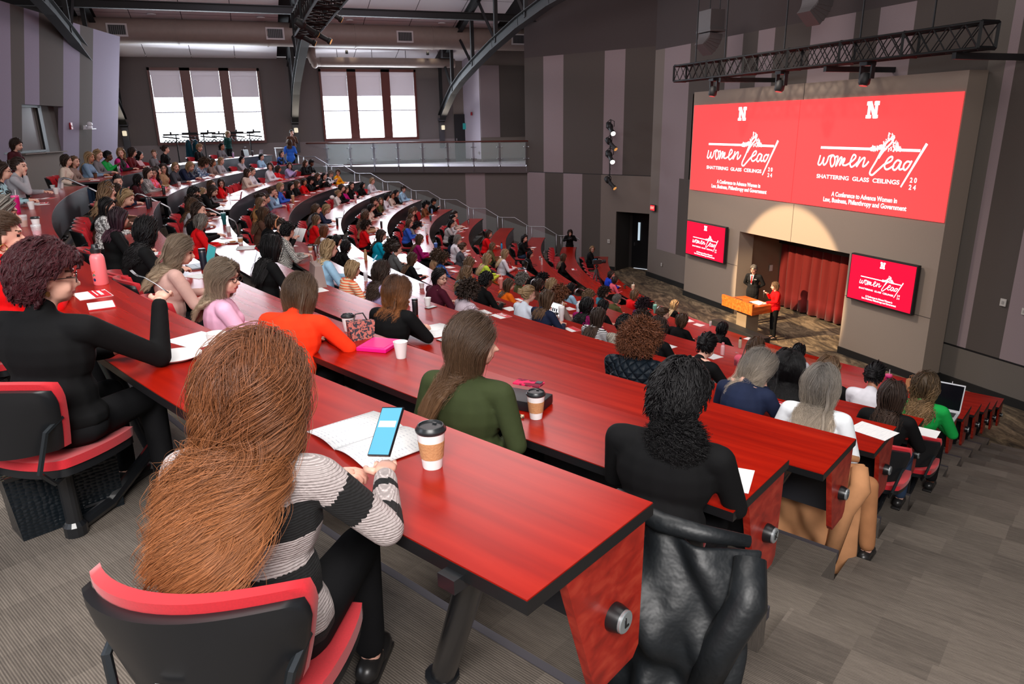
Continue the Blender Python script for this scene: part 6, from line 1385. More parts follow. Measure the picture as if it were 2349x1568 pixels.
# orange blazer
hr = hair_mesh('S', 21, 260, .012, -.27, .006, .3, bulk=.8, sides=4, taper=1.6, clump=1, rad=.012, strands=20)
t, F = hero('woman in a bright orange blazer with straight brown hair seen from behind', 1, 23.4, .15, hr, HM['e'], 'orangeb', yaw=0, pitch=10, lean=19, wide=1.2, coatlen=.10, scale=.97, turn=32, arms=((.12, .30, .78), (.36, .02, .79), (.16, -.36, .78), (.38, -.12, .79)))
# pink jumper
hr = hair_mesh('S', 22, 260, .012, -.34, .008, .22, bulk=.9, sides=4, part=.02, clump=1, rad=.012, strands=20)
t, F = hero('woman in glasses with ash blonde hair and a light pink jumper turned to the right', 1, 22.0, .24, hr, HM['a'], 'pinks', yaw=-44, pitch=6, glasses=True, lean=0, wide=1.15, turn=-12, scale=.98, arms=((.12, .27, .76), (.30, -.06, .80), (.12, -.28, .76), (.31, .08, .82)))
# green blazer
hr = hair_mesh('S', 31, 300, .012, -.42, .002, .3, bulk=.75, sides=4, part=-.02, taper=1.2, clump=1, rad=.014, strands=24)
t, F = hero('woman in an army green blazer with very long light brown hair, face in profile', 1, 26.75, .17, hr, HM['e'], 'greenb', yaw=-56, pitch=3, pose='D', lean=0, turn=14, wide=1.1)
# beige coat
hr = hair_mesh('W', 33, 240, .012, -.36, .018, .14, bulk=1., sides=4, clump=1, rad=.012, strands=20)
t, F = hero('woman with wavy blonde hair in a dusty beige coat typing on a laptop', 1, 19.4, .24, hr, HM['a'], 'beige', yaw=-14, pitch=16, lean=9, coatlen=.10)
# black turtleneck
hr = hair_mesh('W', 35, 260, .012, -.19, .012, .12, bulk=1.35, sides=4, taper=1.6, clump=1, rad=.012, strands=20)
t, F = hero('woman with ombre auburn hair and a black turtleneck, arms crossed', 2, 21.9, .14, hr, HM['w'], 'black', yaw=-6, pitch=8, lean=9, neckh=.04, turn=22, arms=((.12, .28, .80), (.34, -.05, .83), (.14, -.29, .79), (.33, .08, .80)))
# quilted jacket
hr = hair_mesh('C', 41, 2200, .0046, wave=0, curl=.011, wl=.035, bulk=1.1, sides=3)
t, F = hero('woman with a ball of auburn curls and a black quilted jacket, chin on her hand', 3, 25.1, .16, hr, HM['r'], 'quilt', yaw=-18, pitch=12, pose='B', lean=10, wide=1.2, hscale=1.06, coatlen=.06, turn=14)
# black coat
hr = hair_mesh('H', 43, 2600, .0048, bulk=1.1, sides=3, clump=2, clw=.7, rad=.004)
t, F = hero('woman in a black coat with a curly black ponytail at the row end', 1, 28.62, .13, hr, HM['k'], 'coat', skin='k', yaw=-10, pitch=10, lean=10, wide=1.25, hscale=1.17, scale=.96, coatlen=.08, neckh=.01, turn=8)
tail = hair_mesh('C', 44, 3600, .0026, curl=.014, wl=.03, cap=False, sides=3, name='curly_ponytail'); v = vget(tail); 
o = obj('ponytail', variant(tail, HM['k']), t); H = F['H']; o.location = (H.x-.125, -.05, H.z-.135); o.scale = (.5, .72, .62)
b = MB(); b.ell((0, 0, 0), (.006, .009, .009)); o = b.build('gold_stud_earring', M('gold'), t, True); o.location = hp(F, (-.005, .094, -.055))
# silver layers
hr = hair_mesh('W', 47, 260, .012, -.20, .012, .13, bulk=1.2, sides=4, taper=2., clump=1, rad=.013, strands=20)
t, F = hero('woman with tousled silvery blonde hair looking down at a phone', 3, 27.0, .18, hr, HM['s'], 'navy', yaw=-30, pitch=24, pose='E', lean=22)
# white coat
hr = hair_mesh('S', 49, 260, .012, -.36, .009, .16, bulk=.95, sides=4, taper=1.5, clump=1, rad=.013, strands=20)
t, F = hero('woman in a white coat with long silver blonde hair seen from behind', 3, 28.2, .20, hr, HM['s'], 'whitec', yaw=6, pitch=3, pose='D', lean=0, coatlen=.12, tro=cloth('trousers_camel', sr(158, 108, 72)), wide=1.05, legpos=[((.0, .10, .54), (.43, .12, .53), (.44, .12, .09)), ((.0, -.10, .54), (.12, -.36, .53), (.05, -.42, .09))])
# very long black hair
hr = hair_mesh('S', 51, 260, .012, -.45, .002, .3, bulk=1.1, sides=4, taper=1.2, clump=1, rad=.013, strands=20)
t, F = hero('woman with very long straight black hair covering her black top', 4, 26.75, .17, hr, HM['k'], 'black', yaw=8, pitch=4, pose='D', lean=0)
# ============================================================ standing people
def standing(label, loc, rz, hairm, hm, top, pose='F', yaw=0, pitch=4, scale=1., tro=None, skin='f', glasses=False, coatlen=0., arms=None, vox=.009, lean=None):
    F = build_figure(pose, vox, yaw, pitch, True, 1., lean, 1., arms, coatlen=coatlen)
    return assemble(label, F, loc, math.radians(rz), hairm, hm, top, skin, tro, scale, glasses), F
standing('dark haired woman in black standing behind the rearmost row at the left edge', (-4.4, 17.9, 0), -10, hairp('B', 0), HM['d'], 'maroon', scale=.985, pitch=18)
standing('woman with short golden hair standing in a dark green jacket below the left window', (-.47, 35.3, 0), -30, hairp('B', 1), HM['y'], 'dgreen', scale=1.0)
standing('woman standing in a cobalt blue blazer with long brown hair', (2.0, 32.9, -.381), 75, hairp('S', 1), HM['b'], 'cobalt', scale=1.0, coatlen=.12)
standing('person in a dark face mask standing by the light-washed steel column', (2.25, 34.9, 0), -70, hairp('P', 0), HM['d'], 'brown', scale=1.0)
t, F = standing('photographer in a black polo standing at the far side aisle', (12.35, 26.8, -4.0), -110, hairp('S', 0), HM['d'], 'black', pose='E', scale=.96, pitch=20, arms=((.14, .26, .84), (.28, .06, .92), (.14, -.26, .84), (.28, -.06, .92)))
e = thing('photo_camera', 'small black camera held by the photographer in black', 'camera', (12.35+.33*math.cos(math.radians(-110)), 26.8+.33*math.sin(math.radians(-110)), -4.0+1.30)); b = MB(); b.box((0, 0, 0), (.13, .07, .09), bev=.01); b.build('camera_body', BLK, e); b = MB(); b.lathe([(.035, 0), (.04, .08)], axis=(-.3, -1, 0), n=12); b.build('lens', BLK, e, True)
# the man in the suit
SUIT = cloth('suit_black', (.011, .011, .012)); mh = hair_mesh('H', 61, 700, .007, bulk=.3, sides=3)
t, F = standing('man in a black suit and red striped tie standing with his hands behind his back', (14.15, 17.4, z_st), 212, mh, HM['g'], SUIT, pose='Z', scale=1.06, coatlen=.14, glasses=True, tro=SUIT, vox=.008, pitch=8)
b = MB(); b.prism([(-.055, 0), (.055, 0), (.012, -.27), (-.012, -.27)], .012, 'x', 0); o = b.build('shirt_front', M('shirt_white', (.8, .8, .8), .7), t); o.location = (.140, 0, 1.455); o.rotation_euler = (0, -.06, 0)
b = MB(); b.prism([(-.016, 0), (.016, 0), (.022, -.20), (0, -.24), (-.022, -.20)], .01, 'x', 0); o = b.build('tie', cloth('tie_red', sr(200, 20, 30), sr(50, 6, 10), 'stripe', 14), t); o.location = (.154, 0, 1.44); o.rotation_euler = (0, -.06, 0)
b = MB(); b.box((0, 0, 0), (.006, .07, .02)); o = b.build('name_badge', M('badge', (.3, .3, .32), .4), t); o.location = (.152, .10, 1.33)
# the speaker in red
sh_ = hair_mesh('B', 63, 420, .009, -.12, .004, .12, bulk=1.2, sides=5)
t, F = standing('woman in a red blazer and black trousers speaking at the lectern with a microphone', (13.62, 15.75, z_st), 158, sh_, HM['l'], 'redn', pose='G', scale=.965, coatlen=.08, vox=.008, arms=((.06, .27, .80), (.32, .18, .76), (.08, -.26, .80), (.22, -.10, .96)))
e = thing('microphone', 'handheld microphone in the hand of the woman in red', 'microphone', (13.62+.30*math.cos(math.radians(158))+.03, 15.75+.30*math.sin(math.radians(158))+.09, z_st+1.36), math.radians(158))
b = MB(); b.tube([(0, 0, -.16), (0, 0, .0)], [.012, .017], 10); b.build('grip', BLK, e, True); b = MB(); b.ell((0, 0, .025), (.028, .028, .03)); b.build('grille', M('mic_silver', (.6, .55, .5), .4, .8), e, True)
# video camera on a tripod
t = thing('video_camera_tripod', 'black tripod standing among the front seats under the video camera', 'tripod', pol(18.35, -13.6, -4.191)[:])
for a in (0, 2.1, 4.2):
    b = MB(); b.tube([(.02*math.cos(a), .02*math.sin(a), 1.25), (.40*math.cos(a), .40*math.sin(a), 0)], [.022, .014], 7); b.build('leg', BLK, t, True)
b = MB(); b.tube([(0, 0, .7), (0, 0, 1.38)], .02, 8); b.ell((0, 0, 1.36), (.06, .05, .05)); b.build('centre_column', BLK, t, True)
b = MB(); b.tube([(0, 0, 1.4), (-.2, -.25, 1.2)], .01, 6); b.build('pan_handle', BLK, t)
e = thing('video_camera', 'black video camera on top of the tripod', 'camera', pol(18.35, -13.6, -4.191+1.42)[:], 0.)
b = MB(); b.box((0, 0, .08), (.30, .12, .14), bev=.015); b.build('camera_body', BLK, e)
b = MB(); b.lathe([(.05, .0), (.06, .06), (.06, .14), (.07, .16)], c=(.15, 0, .08), axis=(1, 0, 0), n=14); b.build('lens', BLK, e, True)
b = MB(); b.tube([(-.1, 0, .15), (-.08, 0, .22), (.1, 0, .22), (.12, 0, .15)], .012, 6); b.build('top_handle', BLK, e); b = MB(); b.box((-.02, .1, .12), (.12, .02, .08)); b.build('flip_display', M('cam_lcd', (.02, .05, .08), .2, emit=(.05, .15, .25), es=.5), e)
# empty chairs seen along the rows
EMPTY = [(1, 24.9, 'empty red and charcoal chair pushed in between the orange and green blazers'), (1, 17.1, 'empty red rimmed chair left of the dusty beige coat'), (1, 17.8, 'empty red rimmed chair just left of the dusty beige coat, nearer one'), (1, 19.75, 'empty red rimmed chair right of the dusty beige coat'), (2, 27.55, 'empty charcoal chair at the end of the third desk'), (2, 17.2, 'empty red chair in front of the very long straight black hair'), (1, 22.0-.25, 'spare chair'),
 (2, -12.4, 'empty red chair right of the red blazer turned to the back'), (2, -13.6, 'second empty red chair right of the red blazer turned to the back'), (2, -14.8, 'third empty red chair right of the red blazer turned to the back'), (4, -14.6, 'empty red chair by the hooded white puffer jacket'), (3, .9, 'empty red chair at the inner end of the fourth desk'),
 (7, -27.5, 'empty red chair at the far end of the eighth desk'), (8, -26.5, 'empty red chair beside the bright red sweater'), (8, 1.2, 'empty red chair by the middle aisle in the fourth row from the front')]
EMPTY = [e for e in EMPTY if e[2] != 'spare chair']
for i in range(6): EMPTY.append((10, -19.5-1.55*i, 'empty red chair in the stacked-looking line behind the second desk from the front, %s' % ('nearest', 'second', 'third', 'fourth', 'fifth', 'farthest')[i]))
for i in range(6): EMPTY.append((11, -13.5-2.0*i, 'empty red chair along the front desk beyond the video camera, %s' % ('nearest', 'second', 'third', 'fourth', 'fifth', 'farthest')[i]))
for k, a, l in EMPTY: make_chair(pol(RK(k)+TD+.12, a, ZK(k))[:], inward(a), l)
# ============================================================ clothes, bags and packs near the camera
def drape(name, label, cat, k, a, off, w_, top, bot, mat, seed=1, bulge=.05, rzx=0.):
    rs = random.Random(seed); t = thing(name, label, cat, pol(RK(k)+TD+off, a, ZK(k))[:], inward(a)+rzx); nu, nv = 34, 30; vs = []
    for j in range(nv):
        v = j/(nv-1); 
        for i in range(nu):
            u = i/(nu-1)*2-1; fold = .026*math.sin(u*7+v*3.2+seed)*(.3+v)+.016*math.sin(u*15-v*8+seed*2)*v+.022*math.sin(u*4+v*11)+.012*math.sin(u*11+v*17+seed)
            z = top-(top-bot)*v+.03*math.sin(u*5+seed)*v-(.05*u*u if v < .1 else .02*u*u)
            ww = w_*(.88+.22*v-.1*v*v); x = -.33+.16*abs(u)**2.2-bulge*math.sin(min(1, v*1.3)*PI*.8)+fold-.05*(1-v)*(-1); vs.append((x, u*ww, z))
    fs = [(j*nu+i, j*nu+i+1, (j+1)*nu+i+1, (j+1)*nu+i) for j in range(nv-1) for i in range(nu-1)]
    mb = MB(); mb.add(vs, fs); o = mb.build('back_panel', mat, t, True); s = o.modifiers.new('s', 'SOLIDIFY'); s.thickness = .02; s.offset = 0; q = o.modifiers.new('b', 'SUBSURF'); q.levels = 1; q.render_levels = 1
    for sd in (1, -1):
        mb = MB(); mb.tube([(-.20, sd*w_*.86, top-.04), (-.28, sd*w_*.97, top-.14), (-.33, sd*w_*.80, top-.30), (-.36, sd*w_*.66, bot+.14)], [.05, .062, .058, .048], 12); mb.build('sleeve', mat, t, True)
    mb = MB(); mb.tube([(-.17, w_*.8, top+.0), (-.27, w_*.4, top+.03), (-.30, 0, top+.035), (-.27, -w_*.4, top+.03), (-.17, -w_*.8, top)], [.02, .03, .034, .03, .02], 10); mb.build('collar', mat, t, True)
    return t
drape('draped_jacket', 'shiny black bomber jacket hanging over the chair back at the row end', 'jacket', 1, 29.02, .20, .31, .88, .26, M('nylon_black', (.006, .008, .010), .5, noise=.2, nscale=12, bump=.9), 3, .10)
drape('draped_coat', 'camel coat hanging over the chair of the woman in a white coat', 'coat', 3, 28.35, .26, .36, .86, .05, cloth('coat_camel', sr(176, 126, 88)), 6, .05)
drape('draped_jacket', 'tan quilted jacket hanging over the chair at the left edge of the photo', 'jacket', 0, 22.1, .24, .27, .88, .25, cloth('quilt_tan', sr(178, 140, 98)), 8, .06)
# croc bag, backpack
cb = M('croc_black', (.006, .010, .013), .16, coat=.6)
m_, t_, b_ = nt('croc_leather'); tc = N(t_, 'ShaderNodeTexCoord'); mp = N(t_, 'ShaderNodeMapping'); mp.inputs['Scale'].default_value = (38, 38, 62); t_.links.new(tc.outputs['Object'], mp.inputs[0]); vo = N(t_, 'ShaderNodeTexVoronoi'); vo.inputs['Randomness'].default_value = .35; vo.inputs['Scale'].default_value = 1.; t_.links.new(mp.outputs[0], vo.inputs['Vector']); bp_ = N(t_, 'ShaderNodeBump'); bp_.invert = True; bp_.inputs['Distance'].default_value = .006; bp_.inputs['Strength'].default_value = .8; t_.links.new(vo.outputs['Distance'], bp_.inputs['Height']); t_.links.new(bp_.outputs[0], b_.inputs['Normal']); b_.inputs['Base Color'].default_value = (.006, .009, .012, 1); b_.inputs['Roughness'].default_value = .24
t = thing('tote_bag', 'shiny black crocodile-pattern tote bag on the carpet under the chairs', 'bag', (-.99, 3.66, 0), math.radians(28))
b = MB(); b.add([(-.22, -.09, 0), (.22, -.09, 0), (.22, .09, 0), (-.22, .09, 0), (-.24, -.05, .30), (.24, -.05, .30), (.24, .05, .30), (-.24, .05, .30)], [(3, 2, 1, 0), (4, 5, 6, 7), (0, 1, 5, 4), (1, 2, 6, 5), (2, 3, 7, 6), (3, 0, 4, 7)]); b.build('body', m_, t)
b = MB(); b.box((0, -.052, .30), (.46, .012, .02)); b.box((.1, -.092, .06), (.1, .006, .012), 1); b.build('trim', [cb, STEEL], t)
for s in (-.05, .05):
    b = MB(); b.tube([(-.12, s, .29), (-.11, s*1.6, .38), (0, s*2.2, .42), (.11, s*1.6, .38), (.12, s, .29)], .011, 8); b.build('handle', cb, t, True)
t = thing('backpack', 'sage green backpack slumped on the carpet at the left edge', 'backpack', (-1.42, 4.22, 0), .4)
b = MB(); b.ell((0, 0, .20), (.17, .13, .22)); b.box((0, 0, .14), (.28, .22, .26), bev=.05); pk = remesh(b, .014, 10, 'pack'); smooth_all(pk); o = obj('main_compartment', pk, t); pk.materials.append(cloth('canvas_sage', sr(116, 136, 126)))
b = MB(); b.ell((.03, -.13, .14), (.11, .05, .12)); b.build('front_pocket', MATS['canvas_sage'], t, True)
for s in (-.08, .08):
    b = MB(); b.tube([(s, .12, .38), (s*1.2, .19, .28), (s, .14, .08)], .016, 6); b.build('strap', MATS['canvas_sage'], t, True)
t = thing('coffee_tumbler', 'dark tumbler lying under the nearest desk by the table leg', 'tumbler', (-.55, 3.75, .045), .9); b = MB(); b.lathe([(.035, 0), (.045, .16)], axis=(1, 0, 0), n=16); b.build('body', M('steel_dark', (.05, .04, .045), .25, .6), t, True); b = MB(); b.lathe([(.047, .16), (.047, .18)], axis=(1, 0, 0), n=16); b.build('lid', BLK, t, True)
# ============================================================ coat racks under the left window
def rack(x, y, lab, coats):
    t = thing('coat_rack', lab, 'coat rack', (x, y, 0), .05)
    for s in (-.55, .55):
        b = MB(); b.tube([(s, 0, 0), (s, 0, 1.62)], .025, 8); b.tube([(s, -.28, .03), (s, .28, .03)], .02, 8); b.build('post', BLKS, t)
    for s in (-.74, 0, .74):
        b = MB(); b.box((s, 0, 1.62+.05*(s > -.1)), (.62, .10, .07)); b.box((s, -.22, 1.50), (.66, .09, .06), ry=.12); b.box((s, 0, 1.70+.05*(s > -.1)), (.07, .07, .09)); b.box((s, -.1, 1.56), (.04, .26, .04)); b.build('hanging_bar', BLKS, t)
    b = MB(); b.box((0, 0, 1.62), (1.5, .05, .04)); b.box((0, 0, .12), (1.5, .03, .03)); b.build('cross_bar', BLKS, t)
    for i in range(14):
        xx = -.95+i*.146; e = thing('coat_hanger', 'black coat hanger on the rack below the window', 'hanger', (x+xx, y-.2, 1.38), .55+PI/2, 'black hangers on the two coat racks')
        b = MB(); b.tube([(-.22, 0, -.09), (0, 0, .02), (.22, 0, -.09)], .022, 5); b.build('shoulder_bar', BLK, e); b = MB(); b.tube([(0, 0, .03), (0, 0, .12), (.02, 0, .15)], .004, 4); b.build('hook', STEEL, e)
    for i in range(coats):
        e = thing('hanging_coat', 'dark teal coat on the left coat rack, %s' % ('left one', 'right one')[i], 'coat', (x-.1+.28*i, y-.1, 1.42), .1)
        b = MB(); b.ell((0, 0, -.1), (.10, .2, .1)); b.cap((0, 0, -.2), (0, 0, -.75), .12, .16); me = remesh(b, .02, 8, 'coat'); v = vget(me); v[:, 1] *= 1.15; vset(me, v); smooth_all(me); me.materials.append(cloth('coat_teal', sr(14, 62, 76))); obj('coat_body', me, e)
        for s in (1, -1): b = MB(); b.tube([(0, s*.2, -.1), (.02, s*.27, -.35), (.03, s*.26, -.62)], [.06, .055, .045], 8); b.build('sleeve', MATS['coat_teal'], e, True)
rack(-1.97, 34.9, 'black coat rack with teal coats below the left window, left of two', 2)
rack(-.07, 35.9, 'black coat rack below the left window, right of two', 0)
# ============================================================ cups, bottles, papers and laptops
ITEMS = [
('coffee', 0, 27.98, 0.25, 'kraft', 'paper coffee cup with brown sleeve and black lid at the end of the nearest desk'),
('papercup', 1, 24.45, 0.2, 'white', 'empty white paper cup standing alone on the second desk'),
('coffee', 1, 26.91, 0.35, 'kraft', 'sleeved coffee cup with black lid beside the black purse'),
('blacklid', 1, 22.92, 0.09, 'white', 'white cup with black lid behind the flowered bag'),
('papercup', 0, 24.9, 0.16, 'white', 'white paper cup at the edge of the papers left of the redhead'),
('plate', 0, 24.75, 0.33, 'white', 'white paper plate on the nearest desk'),
('sheet', 0, 24.32, 0.13, 'white', 'white printed sheet beside the plate on the nearest desk'),
('booklet', 0, 27.39, 0.25, 'white', "open white booklet under the redhead's phone"),
('notebook', 0, 22.11, 0.27, 'white', 'white notepad with red cover in front of the person with the fork'),
('brochure', 0, 21.37, 0.23, 'red', 'red brochure behind the notepad'),
('bottlepink', 0, 20.76, 0.1, 'pink', 'large salmon pink water bottle with black cap'),
('icedclear', 0, 12.91, 0.28, 'amber', 'clear cup of iced coffee on the far left of the desk'),
('blacklid', 0, 13.26, 0.16, 'white', 'white cup with black lid behind the clear pink drink'),
('icedclear', 0, 15.05, 0.18, 'pinkice', 'clear cup with a pink drink'),
('tumblerstraw', 0, 9.4, 0.42, 'magentam', 'magenta insulated jug near the left edge'),
('papercup', 0, 8.75, 0.28, 'white', 'white cup beside the magenta jug'),
('plate', 0, 5.83, 0.43, 'food', 'white plate holding a pastry'),
('brochure', 0, 6.94, 0.25, 'red', 'red programme behind the plate'),
('papercup', 0, 3.6, 0.23, 'white', 'white cup near the open laptop, left of pair'),
('papercup', 0, 0.92, 0.38, 'white', 'white cup near the aisle end of the rearmost desk'),
('laptop', 0, 1.38, 0.49, 'grey', 'small dark laptop open near the aisle end of the rearmost desk'),
('papercup', 0, 1.25, 0.49, 'white', 'white cup beside the small dark laptop'),
('can', 0, -8.46, 0.42, 'steel', 'steel bottle held by the woman in green'),
('blacklid', 0, -5.01, 0.43, 'brown', 'brown coffee cup in front of the woman in taupe'),
('papercup', 0, -11.03, 0.09, 'white', 'white cup on the rearmost desk by the grey blazer'),
('can', 1, -3.35, 0.13, 'black', 'black tumbler near the flowered blouse'),
('mug', 1, -8.9, 0.32, 'white', 'white mug near the tan top'),
('tumbler', 1, 3.0, 0.11, 'navy', 'dark tumbler at the far side of the middle aisle'),
('tumbler', 1, 2.36, 0.09, 'black', 'black tumbler beside the dark one'),
('tumblerstraw', 2, 3.14, 0.09, 'teal', 'large teal tumbler with handle and straw'),
('papercup', 2, 5.57, 0.09, 'white', 'white cup beside the teal tumbler'),
('coffee', 2, 8.75, 0.09, 'kraft', 'sleeved cup with black lid by the open folder'),
('booklet', 2, 9.69, 0.09, 'white', 'open folder lying on the bright curved desk'),
('plate', 2, 8.36, 0.19, 'food', 'plate of food beside the open folder'),
('bottle', 2, -6.5, 0.19, 'clear', 'clear water bottle, left of two'),
('bottle', 2, -5.97, 0.11, 'clear', 'clear water bottle, right of two'),
('laptop', 2, -7.54, 0.09, 'pinkm', 'rose laptop open on the bright curved desk'),
('laptop', 1, 16.38, 0.09, 'teal', 'open laptop with a teal screen before the beige coat'),
('tumbler', 1, 16.79, 0.09, 'navy', 'tall charcoal tumbler in front of the teal laptop'),
('tumbler', 0, -25.85, 0.49, 'lilac', 'lilac bottle on the rearmost desk below the windows'),
('bag', 0, -27.64, 0.49, 'black', 'black handbag on the rearmost desk'),
('tumbler', 0, -28.75, 0.49, 'black', 'black tumbler beside the black handbag'),
('laptop', 0, -29.6, 0.49, 'grey', 'dark laptop near the far end of the rearmost desk'),
('tumbler', 3, -8.51, 0.11, 'red', 'red and black tumbler'),
('tumblerstraw', 3, -12.83, 0.23, 'tan', 'tan tumbler with a handle'),
('papercup', 3, -9.82, 0.09, 'white', 'white cup beside the red and black tumbler'),
('tumblerstraw', 4, -20.96, 0.23, 'palepink', 'pale pink tumbler by the magenta jacket'),
('laptop', 4, -10.78, 0.09, 'grey', 'grey laptop by the navy jacket'),
('tumbler', 4, -6.74, 0.09, 'black', 'dark tumbler beside the grey laptop'),
('coffee', 3, 7.11, 0.09, 'kraft', 'sleeved coffee cup beside the steel tumbler'),
('can', 3, 8.07, 0.09, 'steel', 'brushed steel tumbler beside the sleeved coffee cup'),
('book', 3, 4.59, 0.09, 'white', 'open white booklet held up over the desk'),
('bottle', 4, 5.63, 0.18, 'tan', 'tan bottle with wooden cap near the aisle handrail'),
('tumblerstraw', 5, 1.48, 0.49, 'lilac', 'lilac tumbler with a straw'),
('phone', 4, 6.77, 0.13, 'blue', 'phone with a lit blue screen above the desk'),
('glass', 3, 13.34, 0.09, 'clear', 'clear glass of ice water beside the striped sweater'),
('tumbler', 5, -4.05, 0.15, 'sage', 'patterned sage tumbler by the turquoise blazer'),
('tumbler', 5, -11.23, 0.17, 'black', 'black tumbler near the dark red sweater'),
('tumbler', 6, -26.61, 0.49, 'lblue', 'pale blue tumbler by the camel knit'),
('tumbler', 6, -21.48, 0.16, 'teal', 'teal tumbler by the camel knit'),
('can', 6, -10.01, 0.12, 'red', 'tall red bottle on the desk by the magenta sweater'),
('tumbler', 6, -13.79, 0.09, 'white', 'white tumbler behind the tall red bottle'),
('tumblerstraw', 6, -5.29, 0.09, 'blue', 'blue glass tumbler at the end of its desk'),
('bottle', 6, -0.85, 0.49, 'hotpink', 'hot pink bottle with white cap'),
('can', 7, -25.57, 0.26, 'steel', 'pale steel tumbler at the empty end of its desk'),
('bottle', 8, -16.56, 0.17, 'sky', 'sky blue bottle beside the white t-shirt'),
('mug', 8, -8.41, 0.1, 'navy', 'navy mug with a handle'),
('laptop', 8, -6.61, 0.09, 'grey', 'dark laptop before the blonde in the white tee'),
('bottle', 9, -13.24, 0.23, 'clear', 'clear water bottle near the black tee'),
('glass', 9, -15.73, 0.17, 'cola', 'glass of dark cola behind the water bottle'),
('tumblerstraw', 6, 7.19, 0.09, 'rose', 'tall rose tumbler with a handle'),
('bagred', 8, -6.2, 0.49, 'red', 'red leather handbag with brown handles'),
('tumblerstraw', 5, 16.45, 0.09, 'white', 'white tumbler with a straw beside the laptop'),
('coffee', 5, 16.44, 0.21, 'kraft', 'sleeved coffee cup beside the white tumbler'),
('laptop', 5, 15.82, 0.13, 'white', 'open white laptop showing small pictures'),
('brochure', 4, 17.12, 0.18, 'red', 'red and white programme with a pen lying alone'),
('papercup', 3, 17.44, 0.15, 'white', 'white cup with white lid by the burgundy cardigan'),
('phone', 3, 17.63, 0.16, 'black', 'black phone lying beside the white cup'),
('papercup', 4, 12.12, 0.2, 'white', 'small white cup behind the burgundy cardigan'),
('papercup', 5, 9.15, 0.09, 'white', 'white cup near the caramel waves'),
('booklet', 2, 21.75, 0.14, 'white', 'open white booklet beside the black turtleneck'),
('phone', 2, 22.3, 0.26, 'black', 'black phone at the edge of the booklet'),
('tumbler', 3, 17.99, 0.49, 'black', 'black bottle beyond the black turtleneck'),
('tumblerstraw', 10, 3.38, 0.16, 'mint', 'mint tumbler with handle in front of the purple top'),
('papercup', 9, 5.2, 0.41, 'white', 'white cup with lid by the olive jacket'),
('blacklid', 11, -10.71, 0.21, 'brown', 'brown cup in front of the pink blazer'),
('tumblerstraw', 11, -9.19, 0.09, 'cream', 'cream tumbler at the front desk'),
('coffee', 8, 14.13, 0.15, 'kraft', 'coffee cup with dark lid beside the open booklet'),
('booklet', 8, 13.55, 0.12, 'white', 'open booklet next to the tawny haired woman'),
('bottle', 7, 19.62, 0.3, 'pinkw', 'pale pink bottle with pink cap'),
('sheet', 6, 20.96, 0.15, 'white', 'white sheet in front of the bent black bun'),
('notebook', 8, 18.27, 0.37, 'mintn', 'mint green notebook and pen'),
('bottle', 9, 15.72, 0.23, 'cream', 'cream bottle with black cap'),
('sheet', 11, 4.58, 0.3, 'white', 'pair of white sheets on the front desk'),
('glass', 11, 5.32, 0.09, 'clear', 'clear glass at the front desk'),
('sheet', 11, 10.0, 0.09, 'white', 'small white sheet near the camisole'),
('tumblerstraw', 8, 25.12, 0.22, 'magentam', 'magenta tumbler with straw beside the low bun'),
('glass', 5, 27.53, 0.14, 'clear', 'clear glass jar with dark lid'),
('laptopopen', 5, 28.56, 0.09, 'white', 'large open laptop with black screen at the aisle end'),
('tumblerstraw', 7, 27.92, 0.09, 'grey', 'grey mug tumbler with handle and straw'),
('paperbag', 8, 25.94, 0.09, 'kraft', 'small brown paper bag with twine handles'),
('brochure', 3, 27.24, 0.16, 'red', 'red and white programme before the silvery haired woman'),
('sheet', 3, 28.68, 0.19, 'white', 'white printed sheet beside the white coat'),
('sheet', 1, 28.76, 0.34, 'white', 'corner of a white sheet beside the black coat'),
('purse', 1, 26.6, 0.26, 'black', 'black leather purse with strap on the second desk'),
('phonepink', 1, 26.45, 0.13, 'pink', 'phone in a pink marbled case lying on the black purse'),
('folder', 1, 23.88, 0.16, 'hotpink', 'bright pink folder beside the orange blazer'),
('floralbag', 1, 23.36, 0.13, 'floral', 'dark flowered fabric bag'),
('totebag', 2, 16.5, 0.09, 'grey', 'grey canvas tote behind the orange blazer'),
]

ICOL = {'kraft': sr(186, 136, 92), 'white': (.82, .82, .84), 'pink': sr(250, 124, 130), 'amber': sr(190, 120, 70), 'pinkice': sr(230, 150, 165), 'magentam': sr(196, 20, 110), 'food': (.8, .8, .8), 'red': sr(190, 12, 26), 'grey': sr(120, 122, 128), 'steel': (.5, .5, .52), 'brown': sr(96, 62, 44), 'black': (.012, .012, .014), 'navy': sr(26, 34, 48), 'teal': sr(10, 96, 100), 'clear': (.8, .85, .88), 'pinkm': sr(210, 120, 140), 'lilac': sr(176, 150, 190), 'tan': sr(190, 150, 110), 'palepink': sr(232, 190, 190), 'blue': sr(60, 110, 190), 'sage': sr(130, 140, 124), 'lblue': sr(130, 165, 215), 'hotpink': sr(240, 20, 120), 'sky': sr(30, 160, 215), 'cola': sr(60, 24, 20), 'rose': sr(220, 140, 130), 'mint': sr(110, 190, 170), 'cream': sr(225, 205, 180), 'pinkw': sr(245, 190, 195), 'mintn': sr(160, 220, 215), 'floral': (.02, .02, .03)}
PAP = M('paper_white', (.82, .82, .82), .7); LIDB = M('lid_black', (.014, .016, .018), .35); LIDW = M('lid_white', (.8, .8, .8), .4); CUPW = M('cup_white', (.8, .8, .8), .55)
CLR = M('cup_clear', (.85, .88, .9), .08, alpha=.35)
